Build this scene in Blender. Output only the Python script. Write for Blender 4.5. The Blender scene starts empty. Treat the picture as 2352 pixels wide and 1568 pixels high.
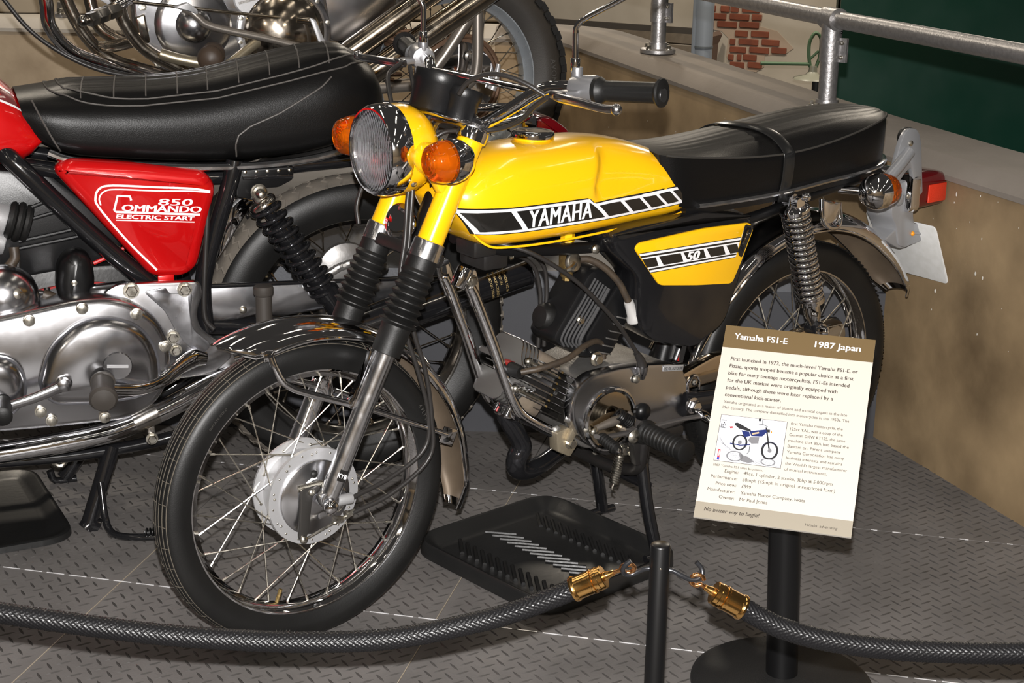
import bpy, bmesh, math, random
from mathutils import Vector, Matrix
from mathutils.bvhtree import BVHTree
random.seed(7)
PI = math.pi
S = bpy.context.scene
COL = S.collection
sin, cos, rad = math.sin, math.cos, math.radians

# ------------------------------------------------------------------ camera
cam = bpy.data.cameras.new('camera')
cam.sensor_width = 36.0
cam.lens = 3674.66 / 2352 * 36
cam.clip_start = 0.05
cam_ob = bpy.data.objects.new('camera', cam)
COL.objects.link(cam_ob)
C_R = Vector((0.99983, 0.005344, 0.017622))
C_U = Vector((-0.018414, 0.290151, 0.956804))
C_F = Vector((0.0, 0.956966, -0.2902))
C_O = Vector((0, 0, 1.3216))
m = Matrix((C_R, C_U, -C_F)).transposed().to_4x4()
m.translation = C_O
cam_ob.matrix_world = m
S.camera = cam_ob

# ------------------------------------------------------------------ view, world, lights
vs = S.view_settings
vs.view_transform = 'Standard'
vs.look = 'None'
vs.gamma = 1.0
vs.use_curve_mapping = False
vs.exposure = 0.12
W = bpy.data.worlds.new('museum_hall')
S.world = W
W.use_nodes = True
wn = W.node_tree.nodes
wn['Background'].inputs[0].default_value = (0.30, 0.275, 0.25, 1)
wn['Background'].inputs[1].default_value = 0.11


def lamp(name, kind, loc, energy, color=(1, 1, 1), **k):
    l = bpy.data.lights.new(name, kind)
    l.energy = energy
    l.color = color
    for a, b in k.items():
        setattr(l, a, b)
    o = bpy.data.objects.new(name, l)
    o.location = loc
    COL.objects.link(o)
    return o


# the camera's own flash, just above the lens
fl = lamp('camera_flash', 'SPOT', C_O + C_U * 0.093, 520.0, (1.0, 0.975, 0.955),
          shadow_soft_size=0.012, spot_size=rad(70), spot_blend=0.6)
fl.rotation_euler = C_F.to_track_quat('-Z', 'Y').to_euler()
# warm ceiling lamps of the hall, high above the stage
for y in (-2.0, 0.6, 3.2, 5.8):
    for x in (-3.0, -1.0, 1.0, 3.0):
        lamp('ceiling_lamp', 'AREA', (x, y, 3.6), 3.0, (1.0, 0.90, 0.76), shape='RECTANGLE', size=0.14, size_y=1.5)
for x in (-3.2, 0.0, 3.2):  # added row, lights the visitor floor for the chrome to reflect
    lamp('visitor_fill', 'AREA', (x, -4.4, 3.4), 55.0, (1.0, 0.88, 0.72), shape='RECTANGLE', size=0.14, size_y=1.5)
# unseen fill spots, added to brighten the back level
for x, tx in ((-1.6, -1.3), (-0.2, -0.1), (1.2, 0.5)):
    o = lamp('back_fill_spot', 'SPOT', (x, 3.7, 3.6), 110.0, (1.0, 0.84, 0.64), shadow_soft_size=0.06, spot_size=rad(62), spot_blend=0.8)
    o.rotation_euler = (Vector((tx, 5.6, 0.7)) - Vector((x, 3.7, 3.6))).to_track_quat('-Z', 'Y').to_euler()
# unseen lamps added to brighten the hall beyond the parapet
for x, y in ((0.2, 11.0), (3.4, 10.0), (-2.6, 6.6)):
    lamp('hall_fill', 'AREA', (x, y, 4.2), 150.0 if y > 7 else 60.0, (1.0, 0.88, 0.72), shape='DISK', size=0.5)

# ------------------------------------------------------------------ materials
MATS = {}


def mat(name, color=(0.5, 0.5, 0.5), metal=0.0, rough=0.5, coat=0.0, trans=0.0, ior=1.5, spec=0.5,
        bump=None, var=None, rvar=None, emis=None, coords='Object'):
    """bump=(scale,strength,detail) var=(scale,amount,dark colour) rvar=(scale,amount)"""
    if name in MATS:
        return MATS[name]
    mt = bpy.data.materials.new(name)
    mt.use_nodes = True
    nt = mt.node_tree
    b = nt.nodes['Principled BSDF']
    c4 = tuple(color) + (1,) if len(color) == 3 else color
    b.inputs['Base Color'].default_value = c4
    b.inputs['Metallic'].default_value = metal
    b.inputs['Roughness'].default_value = rough
    b.inputs['Coat Weight'].default_value = coat
    b.inputs['Coat Roughness'].default_value = 0.03
    b.inputs['Transmission Weight'].default_value = trans
    b.inputs['IOR'].default_value = ior
    b.inputs['Specular IOR Level'].default_value = spec
    tc = nt.nodes.new('ShaderNodeTexCoord')

    def noise(sc, det=3.0):
        n = nt.nodes.new('ShaderNodeTexNoise')
        n.inputs['Scale'].default_value = sc
        n.inputs['Detail'].default_value = det
        nt.links.new(tc.outputs[coords], n.inputs['Vector'])
        return n
    if var:
        n = noise(var[0], 5)
        r = nt.nodes.new('ShaderNodeValToRGB')
        r.color_ramp.elements[0].position = 0.5 - var[1] / 2
        r.color_ramp.elements[1].position = 0.5 + var[1] / 2
        r.color_ramp.elements[0].color = tuple(var[2]) + (1,)
        r.color_ramp.elements[1].color = c4
        nt.links.new(n.outputs['Fac'], r.inputs['Fac'])
        nt.links.new(r.outputs['Color'], b.inputs['Base Color'])
    if rvar:
        n = noise(rvar[0], 4)
        mr = nt.nodes.new('ShaderNodeMapRange')
        mr.inputs['From Min'].default_value = 0.3
        mr.inputs['From Max'].default_value = 0.7
        mr.inputs['To Min'].default_value = max(0.0, rough - rvar[1])
        mr.inputs['To Max'].default_value = min(1.0, rough + rvar[1])
        nt.links.new(n.outputs['Fac'], mr.inputs['Value'])
        nt.links.new(mr.outputs['Result'], b.inputs['Roughness'])
    if bump:
        n = noise(bump[0], bump[2] if len(bump) > 2 else 3)
        bp = nt.nodes.new('ShaderNodeBump')
        bp.inputs['Strength'].default_value = bump[1]
        bp.inputs['Distance'].default_value = 0.002
        nt.links.new(n.outputs['Fac'], bp.inputs['Height'])
        nt.links.new(bp.outputs['Normal'], b.inputs['Normal'])
    if emis:
        b.inputs['Emission Color'].default_value = tuple(emis[0]) + (1,)
        b.inputs['Emission Strength'].default_value = emis[1]
    MATS[name] = mt
    return mt


def srgb(r, g, b):
    f = lambda c: ((c / 255 + 0.055) / 1.055) ** 2.4 if c > 10 else c / 255 / 12.92
    return (f(r), f(g), f(b))


CHROME = mat('chrome', (0.80, 0.80, 0.82), 1, 0.055, rvar=(60, 0.03))
CHROME_F = mat('chrome_brushed', (0.84, 0.85, 0.88), 1, 0.20, rvar=(60, 0.04))
CHROME_D = mat('chrome_dull', (0.62, 0.60, 0.57), 1, 0.20, rvar=(40, 0.08), var=(30, 0.6, (0.42, 0.39, 0.35)))
DUST = mat('dusty_underside', (0.15, 0.112, 0.076), 0.35, 0.55, var=(14, 0.6, (0.08, 0.06, 0.043)))
RIM3 = mat('blued_rim', (0.50, 0.55, 0.60), 0.7, 0.28, rvar=(20, .08))
CHROME_B = mat('chrome_aged', (0.55, 0.50, 0.43), 1, 0.16, rvar=(30, 0.08), var=(16, 0.6, (0.40, 0.34, 0.27)))
ALU = mat('polished_alloy', (0.54, 0.54, 0.56), 1, 0.22, rvar=(9, 0.05), bump=(30, 0.05))
ALU_C = mat('cast_alloy', (0.36, 0.35, 0.34), 0.85, 0.42, bump=(260, 0.35), var=(22, 0.5, (0.20, 0.19, 0.175)))
ALU_S = mat('satin_alloy', (0.50, 0.50, 0.51), 0.6, 0.42, bump=(400, 0.08))
RIB_ALLOY = mat('rib_alloy', (0.11, 0.106, 0.10), .4, .55)
SILVER = mat('silver_paint', (0.34, 0.345, 0.36), 0.5, 0.34)
STEEL = mat('zinc_steel', (0.60, 0.57, 0.50), 1, 0.30, rvar=(80, 0.1))
GALV = mat('galvanised_steel', (0.46, 0.45, 0.45), 0.85, 0.40, bump=(160, 0.35), var=(90, 0.5, (0.33, 0.32, 0.32)))
YELLOW = mat('yellow_paint', (0.93, 0.50, 0.004), 0, 0.22, coat=0.9)
RED = mat('red_paint', (0.60, 0.003, 0.004), 0.25, 0.28, coat=1.0, bump=(900, 0.03))
MAROON = mat('maroon_paint', (0.16, 0.002, 0.008), 0.2, 0.25, coat=1.0)
BLACK = mat('black_paint', (0.008, 0.008, 0.009), 0, 0.14, coat=0.6)
BLACK_S = mat('black_satin', (0.004, 0.004, 0.0043), 0, 0.34, spec=0.4)
BLACK_D = mat('black_dirty', (0.013, 0.012, 0.011), 0, 0.42, bump=(120, 0.15), var=(40, 0.5, (0.010, 0.009, 0.009)))
BLACK_OIL = mat('black_oily', (0.012, 0.011, 0.010), 0.1, 0.22, bump=(150, 0.5))
PLASTIC = mat('black_plastic', (0.006, 0.006, 0.0065), 0, 0.34, bump=(700, 0.08), spec=0.4)
RUBBER = mat('rubber', (0.008, 0.0077, 0.0074), 0, 0.50, bump=(300, 0.12), var=(24, 0.6, (0.0045, 0.0045, 0.0045)), spec=0.4)
RUBBER_T = mat('tyre_rubber', (0.0085, 0.0082, 0.0078), 0, 0.46, bump=(420, 0.10), var=(14, 0.6, (0.004, 0.004, 0.004)), spec=0.4)
RUBBER_W = mat('tyre_tread_worn', (0.19, 0.165, 0.135), 0, 0.75, bump=(300, 0.2), var=(22, 0.6, (0.09, 0.08, 0.068)))
VINYL = mat('black_vinyl', (0.0042, 0.0040, 0.0040), 0, 0.36, bump=(520, 0.16, 6), spec=0.22)
STITCH = mat('seam_piping', (0.075, 0.068, 0.062), 0, 0.5)
AMBER = mat('amber_lens', (1.0, 0.20, 0.004), 0, 0.06, coat=0.3, trans=0.88, ior=1.35)
REDLENS = mat('red_lens', (0.11, 0.002, 0.004), 0, 0.12, coat=0.6, trans=0.15, ior=1.45)
REFLEX = mat('red_reflector', (0.62, 0.03, 0.008), 0, 0.2, coat=0.5, bump=(900, 0.5))
GLASS = mat('lamp_glass', (0.95, 0.97, 1.0), 0, 0.03, trans=1.0, ior=1.35)
MIRROR = mat('lamp_reflector', (0.92, 0.92, 0.94), 0.75, 0.42)
WHITE = mat('white_print', (0.80, 0.79, 0.80), 0, 0.4)
DECAL_K = mat('black_decal', (0.012, 0.011, 0.010), 0, 0.18, coat=0.5)
HOSE = mat('rubber_hose', (0.020, 0.018, 0.017), 0, 0.40)
HOSE_B = mat('brown_hose', (0.060, 0.042, 0.026), 0, 0.50, bump=(200, 0.2), var=(60, 0.5, (0.028, 0.021, 0.016)))
CABLE_Y = mat('yellow_edge', (0.85, 0.50, 0.01), 0, 0.35)
BRASS = mat('brass', (0.86, 0.50, 0.17), 1, 0.16, rvar=(40, 0.06))
BRASS_D = mat('dirty_brass', (0.48, 0.34, 0.13), 0.9, 0.42, bump=(300, 0.3), var=(120, 0.5, (0.24, 0.16, 0.07)))
COPPER = mat('copper_brass', (0.72, 0.36, 0.15), 1, 0.26)
REDCAP = mat('red_plug_cap', (0.24, 0.010, 0.008), 0, 0.3, coat=0.4)
NYLON = mat('white_nylon', (0.42, 0.41, 0.40), 0, 0.4)
PLATE_W = mat('white_plate', (0.66, 0.66, 0.65), 0, 0.45, var=(60, 0.3, (0.60, 0.60, 0.58)))
BLK_SHINE = mat('black_chrome', (0.05, 0.05, 0.055), 0.8, 0.10)


# ------------------------------------------------------------------ mesh builder
def V3(*a):
    return Vector(a[0]) if len(a) == 1 else Vector(a)


def basis(ax):
    ax = Vector(ax).normalized()
    t = Vector((0, 0, 1)) if abs(ax.z) < 0.9 else Vector((1, 0, 0))
    a = ax.cross(t).normalized()
    return ax, a, ax.cross(a).normalized()


def catmull(pts, sub, closed=False):
    P = [Vector(p) for p in pts]
    n = len(P)
    out = []
    rng = range(n if closed else n - 1)
    for i in rng:
        if closed:
            p0, p1, p2, p3 = P[(i - 1) % n], P[i], P[(i + 1) % n], P[(i + 2) % n]
        else:
            p1, p2 = P[i], P[i + 1]
            p0 = P[i - 1] if i > 0 else p1 * 2 - p2
            p3 = P[i + 2] if i + 2 < n else p2 * 2 - p1
        for k in range(sub):
            t = k / sub
            out.append(0.5 * ((2 * p1) + (p2 - p0) * t + (2 * p0 - 5 * p1 + 4 * p2 - p3) * t * t
                              + (3 * p1 - p0 - 3 * p2 + p3) * t ** 3))
    if not closed:
        out.append(P[-1])
    return out


def lerp_tab(tab, x):
    if x <= tab[0][0]:
        return tab[0][1]
    for (a, va), (b, vb) in zip(tab, tab[1:]):
        if x <= b:
            return va + (vb - va) * (x - a) / (b - a)
    return tab[-1][1]


def smooth_tab(tab, x):
    """monotone-ish cubic through a table"""
    n = len(tab)
    if x <= tab[0][0]:
        return tab[0][1]
    if x >= tab[-1][0]:
        return tab[-1][1]
    sl = [(tab[i + 1][1] - tab[i][1]) / (tab[i + 1][0] - tab[i][0]) for i in range(n - 1)]
    mm = [sl[0]] + [0 if sl[i - 1] * sl[i] <= 0 else (sl[i - 1] + sl[i]) / 2 for i in range(1, n - 1)] + [sl[-1]]
    for i in range(n - 1):
        x0, y0 = tab[i]
        x1, y1 = tab[i + 1]
        if x <= x1:
            h = x1 - x0
            t = (x - x0) / h
            return ((2 * t ** 3 - 3 * t * t + 1) * y0 + (t ** 3 - 2 * t * t + t) * h * mm[i]
                    + (-2 * t ** 3 + 3 * t * t) * y1 + (t ** 3 - t * t) * h * mm[i + 1])


def sstep(a, b, x):
    t = min(1, max(0, (x - a) / (b - a)))
    return t * t * (3 - 2 * t)


def round_poly(pts, r, seg=4):
    out = []
    n = len(pts)
    for i in range(n):
        p = Vector(pts[i][:2])
        rr = pts[i][2] if len(pts[i]) > 2 else r
        a = Vector(pts[i - 1][:2]) - p
        b = Vector(pts[(i + 1) % n][:2]) - p
        la, lb = a.length, b.length
        if rr <= 0 or la < 1e-9 or lb < 1e-9:
            out.append((p.x, p.y))
            continue
        d = min(rr, la * 0.49, lb * 0.49)
        s, e = p + a / la * d, p + b / lb * d
        for k in range(seg + 1):
            t = k / seg
            q = s * (1 - t) ** 2 + p * 2 * t * (1 - t) + e * t * t
            out.append((q.x, q.y))
    return out


def inset(poly, d):
    n = len(poly)
    area = sum(poly[i][0] * poly[(i + 1) % n][1] - poly[(i + 1) % n][0] * poly[i][1] for i in range(n))
    s = 1 if area > 0 else -1
    out = []
    for i in range(n):
        p = Vector(poly[i])
        e0 = p - Vector(poly[i - 1])
        e1 = Vector(poly[(i + 1) % n]) - p
        if e0.length < 1e-9 or e1.length < 1e-9:
            out.append((p.x, p.y))
            continue
        n0 = Vector((-e0.y, e0.x)).normalized() * s
        n1 = Vector((-e1.y, e1.x)).normalized() * s
        nn = n0 + n1
        k = nn.length
        if k < 0.3:
            out.append((p.x, p.y))
            continue
        nn = nn / k
        q = p + nn * d / max(0.5, nn.dot(n0))
        out.append((q.x, q.y))
    return out


def circ(r, n, cx=0, cy=0, a0=0, rx=None):
    return [(cx + (rx or r) * cos(a0 + 2 * PI * i / n), cy + r * sin(a0 + 2 * PI * i / n)) for i in range(n)]


class MB:
    def __init__(s):
        s.v = []
        s.f = []

    def add(s, v, f):
        o = len(s.v)
        s.v += [tuple(p) for p in v]
        s.f += [tuple(i + o for i in q) for q in f]
        return s

    def rings(s, R, closed=True, cap0=True, cap1=True, loop=False):
        """R: list of rings with equal vertex count"""
        n = len(R[0])
        v = [p for r in R for p in r]
        f = []
        k = len(R)
        for i in range(k if loop else k - 1):
            a, b = i * n, ((i + 1) % k) * n
            for j in range(n if closed else n - 1):
                jj = (j + 1) % n
                f.append((a + j, a + jj, b + jj, b + j))
        if closed and not loop:
            if cap0:
                f.append(tuple(range(n))[::-1])
            if cap1:
                f.append(tuple((k - 1) * n + j for j in range(n)))
        return s.add(v, f)

    def lathe(s, o, ax, prof, n=32, loop=False, cap0=True, cap1=True, a0=0.0, a1=None, rf=None):
        o = Vector(o)
        ax, a, b = basis(ax)
        full = a1 is None
        m = n if full else n + 1
        R = []
        for t, r in prof:
            ring = []
            for j in range(m):
                th = a0 + (2 * PI if full else a1 - a0) * j / n
                rr = max(r, 1e-5) * (rf(th, t) if rf else 1)
                ring.append(o + ax * t + (a * cos(th) + b * sin(th)) * rr)
            R.append(ring)
        return s.rings(R, closed=full, cap0=cap0 and not loop, cap1=cap1 and not loop, loop=loop)

    def cyl(s, p0, p1, r0, r1=None, n=20, bev=0.0):
        p0, p1 = Vector(p0), Vector(p1)
        d = p1 - p0
        L = d.length
        r1 = r0 if r1 is None else r1
        if bev > 0:
            pr = [(0, r0 - bev), (bev * 0.3, r0 - bev * 0.3), (bev, r0), (L - bev, r1), (L - bev * 0.3, r1 - bev * 0.3), (L, r1 - bev)]
        else:
            pr = [(0, r0), (L, r1)]
        return s.lathe(p0, d, pr, n)

    def ring(s, c, ax, R, r, n=40, k=10):
        return s.lathe(c, ax, [(r * sin(2 * PI * i / k), R + r * cos(2 * PI * i / k)) for i in range(k)], n, loop=True)

    def sph(s, c, r, n=20, sc=(1, 1, 1), ax=(0, 0, 1)):
        k = max(6, n // 2)
        c = Vector(c)
        ax, a, b = basis(ax)
        R = []
        for i in range(k + 1):
            t = PI * i / k
            R.append([c + ax * (-cos(t) * r * sc[2]) + a * (max(sin(t), 1e-4) * r * sc[0] * cos(2 * PI * j / n))
                      + b * (max(sin(t), 1e-4) * r * sc[1] * sin(2 * PI * j / n)) for j in range(n)])
        return s.rings(R)

    def tube(s, pts, r, n=10, sub=6, closed=False, cap=True, flat=None):
        P = [Vector(p) for p in pts]
        rl = list(r) if isinstance(r, (list, tuple)) else [r] * len(P)
        if sub > 1:
            Q = catmull(P, sub, closed)
            m = len(P)
            rr = []
            for i in range(len(Q)):
                x = i / sub
                a = int(x)
                fr = x - a
                rr.append(rl[a % m] * (1 - fr) + rl[(a + 1) % m if closed else min(a + 1, m - 1)] * fr)
            P, rl = Q, rr
        k = len(P)
        T = []
        for i in range(k):
            if closed:
                t = P[(i + 1) % k] - P[i - 1]
            else:
                t = P[min(i + 1, k - 1)] - P[max(i - 1, 0)]
            T.append(t.normalized() if t.length > 1e-9 else Vector((1, 0, 0)))
        _, a, b = basis(T[0])
        R = []
        for i in range(k):
            a = (a - T[i] * a.dot(T[i]))
            a = a.normalized() if a.length > 1e-9 else basis(T[i])[1]
            b = T[i].cross(a)
            f1, f2 = flat if flat else (1, 1)
            R.append([P[i] + a * (cos(2 * PI * j / n) * rl[i] * f1) + b * (sin(2 * PI * j / n) * rl[i] * f2) for j in range(n)])
        return s.rings(R, cap0=cap, cap1=cap, loop=closed)

    def box(s, c, size, rot=None, bev=0.0, seg=2):
        x, y, z = [d / 2 for d in size]
        if bev > 0:
            bm = bmesh.new()
            bmesh.ops.create_cube(bm, size=1)
            for v in bm.verts:
                v.co = Vector((v.co.x * 2 * x, v.co.y * 2 * y, v.co.z * 2 * z))
            bmesh.ops.bevel(bm, geom=bm.edges[:], offset=min(bev, x * .95, y * .95, z * .95), segments=seg, profile=0.5, affect='EDGES')
            bm.verts.index_update()
            v = [w.co.copy() for w in bm.verts]
            f = [[w.index for w in q.verts] for q in bm.faces]
            bm.free()
        else:
            v = [Vector((i * x, j * y, k * z)) for i in (-1, 1) for j in (-1, 1) for k in (-1, 1)]
            f = [(0, 1, 3, 2), (4, 6, 7, 5), (0, 4, 5, 1), (2, 3, 7, 6), (0, 2, 6, 4), (1, 5, 7, 3)]
        c = Vector(c)
        if rot is not None:
            v = [rot @ p for p in v]
        return s.add([p + c for p in v], f)

    def prism(s, poly, place, w0, w1, bev=0.0, bev0=None):
        """poly of (u,v); place(u,v,w) -> point"""
        b0 = bev if bev0 is None else bev0
        sg = 1 if w1 > w0 else -1
        R = []
        if b0 > 0:
            R.append([place(u, v, w0) for u, v in inset(poly, b0)])
            R.append([place(u, v, w0 + sg * b0 * 0.3) for u, v in inset(poly, b0 * 0.3)])
            R.append([place(u, v, w0 + sg * b0) for u, v in poly])
        else:
            R.append([place(u, v, w0) for u, v in poly])
        if bev > 0:
            R.append([place(u, v, w1 - sg * bev) for u, v in poly])
            R.append([place(u, v, w1 - sg * bev * 0.3) for u, v in inset(poly, bev * 0.3)])
            R.append([place(u, v, w1) for u, v in inset(poly, bev)])
        else:
            R.append([place(u, v, w1) for u, v in poly])
        return s.rings(R)

    def helix(s, p0, p1, R, r, turns, n=8, seg=18, R1=None, ends=True):
        p0, p1 = Vector(p0), Vector(p1)
        ax, a, b = basis(p1 - p0)
        L = (p1 - p0).length
        k = int(turns * seg)
        R1 = R if R1 is None else R1
        pts = [p0 + ax * (L * i / k) + (a * cos(2 * PI * turns * i / k) + b * sin(2 * PI * turns * i / k)) * (R + (R1 - R) * i / k)
               for i in range(k + 1)]
        return s.tube(pts, r, n, sub=1)

    def hexbolt(s, c, ax, r=0.007, h=0.005, washer=True):
        ax = Vector(ax).normalized()
        c = Vector(c)
        if washer:
            s.cyl(c, c + ax * h * 0.3, r * 1.35, n=18)
        s.lathe(c + ax * h * 0.3, ax, [(0, r), (h * .8, r), (h, r * .85)], 6)
        return s

    def dome_bolt(s, c, ax, r=0.006, h=0.004):
        return s.lathe(c, ax, [(0, r), (h * .5, r * .95), (h * .85, r * .6), (h, r * .1)], 14)

    def build(s, name, material, parent=None, flip=False, smooth=38, kind=None):
        me = bpy.data.meshes.new(name)
        v = [(p[0], -p[1], p[2]) for p in s.v] if flip else s.v
        me.from_pydata(v, [], s.f)
        bm = bmesh.new()
        bm.from_mesh(me)
        bmesh.ops.remove_doubles(bm, verts=bm.verts, dist=2e-6)
        bmesh.ops.recalc_face_normals(bm, faces=bm.faces)
        bm.to_mesh(me)
        bm.free()
        if smooth:
            me.polygons.foreach_set('use_smooth', [True] * len(me.polygons))
            me.set_sharp_from_angle(angle=rad(smooth))
        me.materials.append(material)
        o = bpy.data.objects.new(name, me)
        COL.objects.link(o)
        if parent is not None:
            o.parent = parent
        if kind:
            o['kind'] = kind
        return o


def tag(o, label, cat=None, group=None, kind=None):
    o['label'] = label
    if cat:
        o['category'] = cat
    if group:
        o['group'] = group
    if kind:
        o['kind'] = kind
    return o


def thing(name, label, cat, loc=(0, 0, 0), rz=0.0, group=None):
    o = bpy.data.objects.new(name, None)
    o.empty_display_size = 0.1
    COL.objects.link(o)
    o.location = loc
    o.rotation_euler = (0, 0, rz)
    return tag(o, label, cat, group)


def copy_part(o, parent, M=None):
    c = o.copy()
    COL.objects.link(c)
    c.parent = parent
    if M is not None:
        c.matrix_local = M
    return c


def text_geo(body, size=1.0, bold=0.0, shear=0.0, space=1.0, align='LEFT', xs=1.0):
    """flat lettering: list of 2D points and faces, baseline at v=0"""
    cu = bpy.data.curves.new('lettering', 'FONT')
    cu.body = body
    cu.size = size
    cu.offset = bold
    cu.shear = shear
    cu.space_character = space
    cu.align_x = align
    cu.resolution_u = 3
    ob = bpy.data.objects.new('lettering', cu)
    COL.objects.link(ob)
    bpy.context.view_layer.update()
    dg = bpy.context.evaluated_depsgraph_get()
    me = bpy.data.meshes.new_from_object(ob.evaluated_get(dg))
    v = [(p.co.x * xs, p.co.y) for p in me.vertices]
    f = [tuple(p.vertices) for p in me.polygons]
    bpy.data.objects.remove(ob)
    bpy.data.curves.remove(cu)
    bpy.data.meshes.remove(me)
    return v, f


def bvh_of(mb):
    return BVHTree.FromPolygons([Vector(p) for p in mb.v], mb.f)


def drape(bvh, x, z, off=0.0006, fallback=0.1):
    """point on the left (+lat) face of a surface given in (x, lat, z)"""
    h = bvh.ray_cast(Vector((x, 0.6, z)), Vector((0, -1, 0)))
    if h[0] is None:
        return Vector((x, fallback, z))
    nrm = h[1]
    if nrm.y < 0:
        nrm = -nrm
    return h[0] + nrm * off


def drape_strip(mb, bvh, top, bot, off, nu=40, nv=6, s0=0.0, s1=1.0, ease=0.0):
    """surface between two polylines (functions of s)"""
    grid = []
    for i in range(nu + 1):
        s = s0 + (s1 - s0) * i / nu
        a, b = top(s), bot(s)
        grid.append([drape(bvh, a[0] + (b[0] - a[0]) * j / nv, a[1] + (b[1] - a[1]) * j / nv, off) for j in range(nv + 1)])
    return mb.rings(grid, closed=False)


def polyline(pts):
    P = [Vector(p) for p in pts]
    L = [0.0]
    for a, b in zip(P, P[1:]):
        L.append(L[-1] + (b - a).length)

    def f(s):
        d = s * L[-1]
        for i in range(len(P) - 1):
            if d <= L[i + 1] + 1e-9:
                t = (d - L[i]) / max(1e-9, L[i + 1] - L[i])
                q = P[i].lerp(P[i + 1], t)
                return (q[0], q[1])
        return (P[-1][0], P[-1][1])
    return f

# ================================================================== THE SETTING
def floor_material(name, base, dark, scale):
    mt = mat(name, base, 0.0, 0.62, spec=0.3, var=(5, 0.7, dark), bump=(180, 0.25), rvar=(9, 0.12))
    return mt


TREAD = floor_material('tread_plate', (0.185, 0.172, 0.164), (0.092, 0.086, 0.082), 1)
LOZ = mat('tread_lozenge', (0.090, 0.083, 0.079), 0.2, 0.42, var=(9, 0.7, (0.036, 0.034, 0.032)))
TREAD_UP = mat('tread_plate_upper', (0.14, 0.145, 0.158), 0.2, 0.5, var=(5, 0.6, (0.08, 0.082, 0.09)), bump=(180, 0.2))  # same chequer plate, its blue-grey look at grazing light put into the colour
CONCRETE = mat('concrete', (0.33, 0.235, 0.130), 0, 0.62, bump=(60, 0.25, 6), var=(5.0, 0.55, (0.105, 0.070, 0.036)))
CONC_FAR_LIT = mat('concrete_far_lit', (0.42, 0.335, 0.235), 0, 0.7, bump=(60, 0.35, 6), var=(11, 0.7, (0.25, 0.19, 0.125)))  # same concrete as the right parapet, lightened to look more strongly lit
COPING = mat('concrete_coping', (0.215, 0.190, 0.165), 0, 0.7, bump=(90, 0.35, 6), var=(5.5, 0.7, (0.135, 0.116, 0.097)))
RISER = mat('riser_paint', (0.040, 0.041, 0.047), 0, 0.55, bump=(300, 0.05))

YL = rad(-12.62)
mx, nx_ = Vector((cos(YL), sin(YL), 0)), Vector((-sin(YL), cos(YL), 0))
PM, PN = 0.0367, 0.03445


def lozenges(regions, test, z0, name, parent, material, amp=1.0):
    """raised lozenges of a chequer plate: alternate ones turned by a right angle"""
    v, f = [], []
    for (m0, m1, n0, n1) in regions:
        for i in range(int((m0 + .5469) / PM * 2) - 2, int((m1 + .5469) / PM * 2) + 2):
            for j in range(int((n0 - 2.4005) / PN * 2) - 2, int((n1 - 2.4005) / PN * 2) + 2):
                if (i + j) % 2:
                    continue
                mm_, nn_ = -.5469 + i * PM / 2, 2.4005 + j * PN / 2
                c = mx * mm_ + nx_ * nn_
                if not (m0 + .008 < mm_ < m1 - .008 and n0 + .008 < nn_ < n1 - .008) or not test(c):
                    continue
                a = (mx + nx_) if i % 2 else (mx - nx_)
                a = a.normalized()
                b = Vector((-a.y, a.x, 0))
                L, w, h = 0.0152, 0.0023, 0.0018
                o = len(v)
                z = Vector((0, 0, z0))
                up = Vector((0, 0, h * amp))
                v += [tuple(c + z - a * L), tuple(c + z - a * L * .35 - b * w), tuple(c + z + a * L * .35 - b * w), tuple(c + z + a * L),
                      tuple(c + z + a * L * .35 + b * w), tuple(c + z - a * L * .35 + b * w),
                      tuple(c + z - a * L * .5 + up), tuple(c + z + a * L * .5 + up)]
                f += [(o, o + 1, o + 6), (o + 1, o + 2, o + 7, o + 6), (o + 2, o + 3, o + 7), (o + 3, o + 4, o + 7),
                      (o + 4, o + 5, o + 6, o + 7), (o + 5, o, o + 6)]
    me = bpy.data.meshes.new(name)
    me.from_pydata(v, [], f)
    me.materials.append(material)
    o = bpy.data.objects.new(name, me)
    COL.objects.link(o)
    o.parent = parent
    o['kind'] = 'stuff'
    return o


# lower stage floor: a base with chequer plates laid on it
b = MB()
b.box((0, 2.2, -0.03), (6.4, 2.9, 0.05))
floor = b.build('floor', mat('floor_joint', (0.05, 0.045, 0.04), 0, 0.8), smooth=0)
tag(floor, 'dark chequer plate stage floor', kind='structure')
MS = [-2.75, -1.312, -0.697, 0.55, 1.9]
NS = [0.65, 1.275, 1.90, 2.527, 3.152, 3.80]
regs = []
for i in range(len(MS) - 1):
    for j in range(len(NS) - 1):
        g = 0.0012
        m0, m1, n0, n1 = MS[i] + g, MS[i + 1] - g, NS[j] + g, NS[j + 1] - g
        p = MB()
        poly = [mx * a + nx_ * c for a, c in ((m0, n0), (m1, n0), (m1, n1), (m0, n1))]
        p.rings([[q + Vector((0, 0, -0.006)) for q in poly], [q + Vector((0, 0, 0.0)) for q in poly]])
        p.build('floor_plate', TREAD, floor, smooth=0)
        regs.append((m0, m1, n0, n1))


def in_view(c):
    if c.y > 3.6 or c.y < 1.9:
        return False
    d = c - C_O
    z = d.dot(C_F)
    u, w = d.dot(C_R) / z, d.dot(C_U) / z
    return abs(u) < 0.345 and -0.235 < w < 0.22


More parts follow.
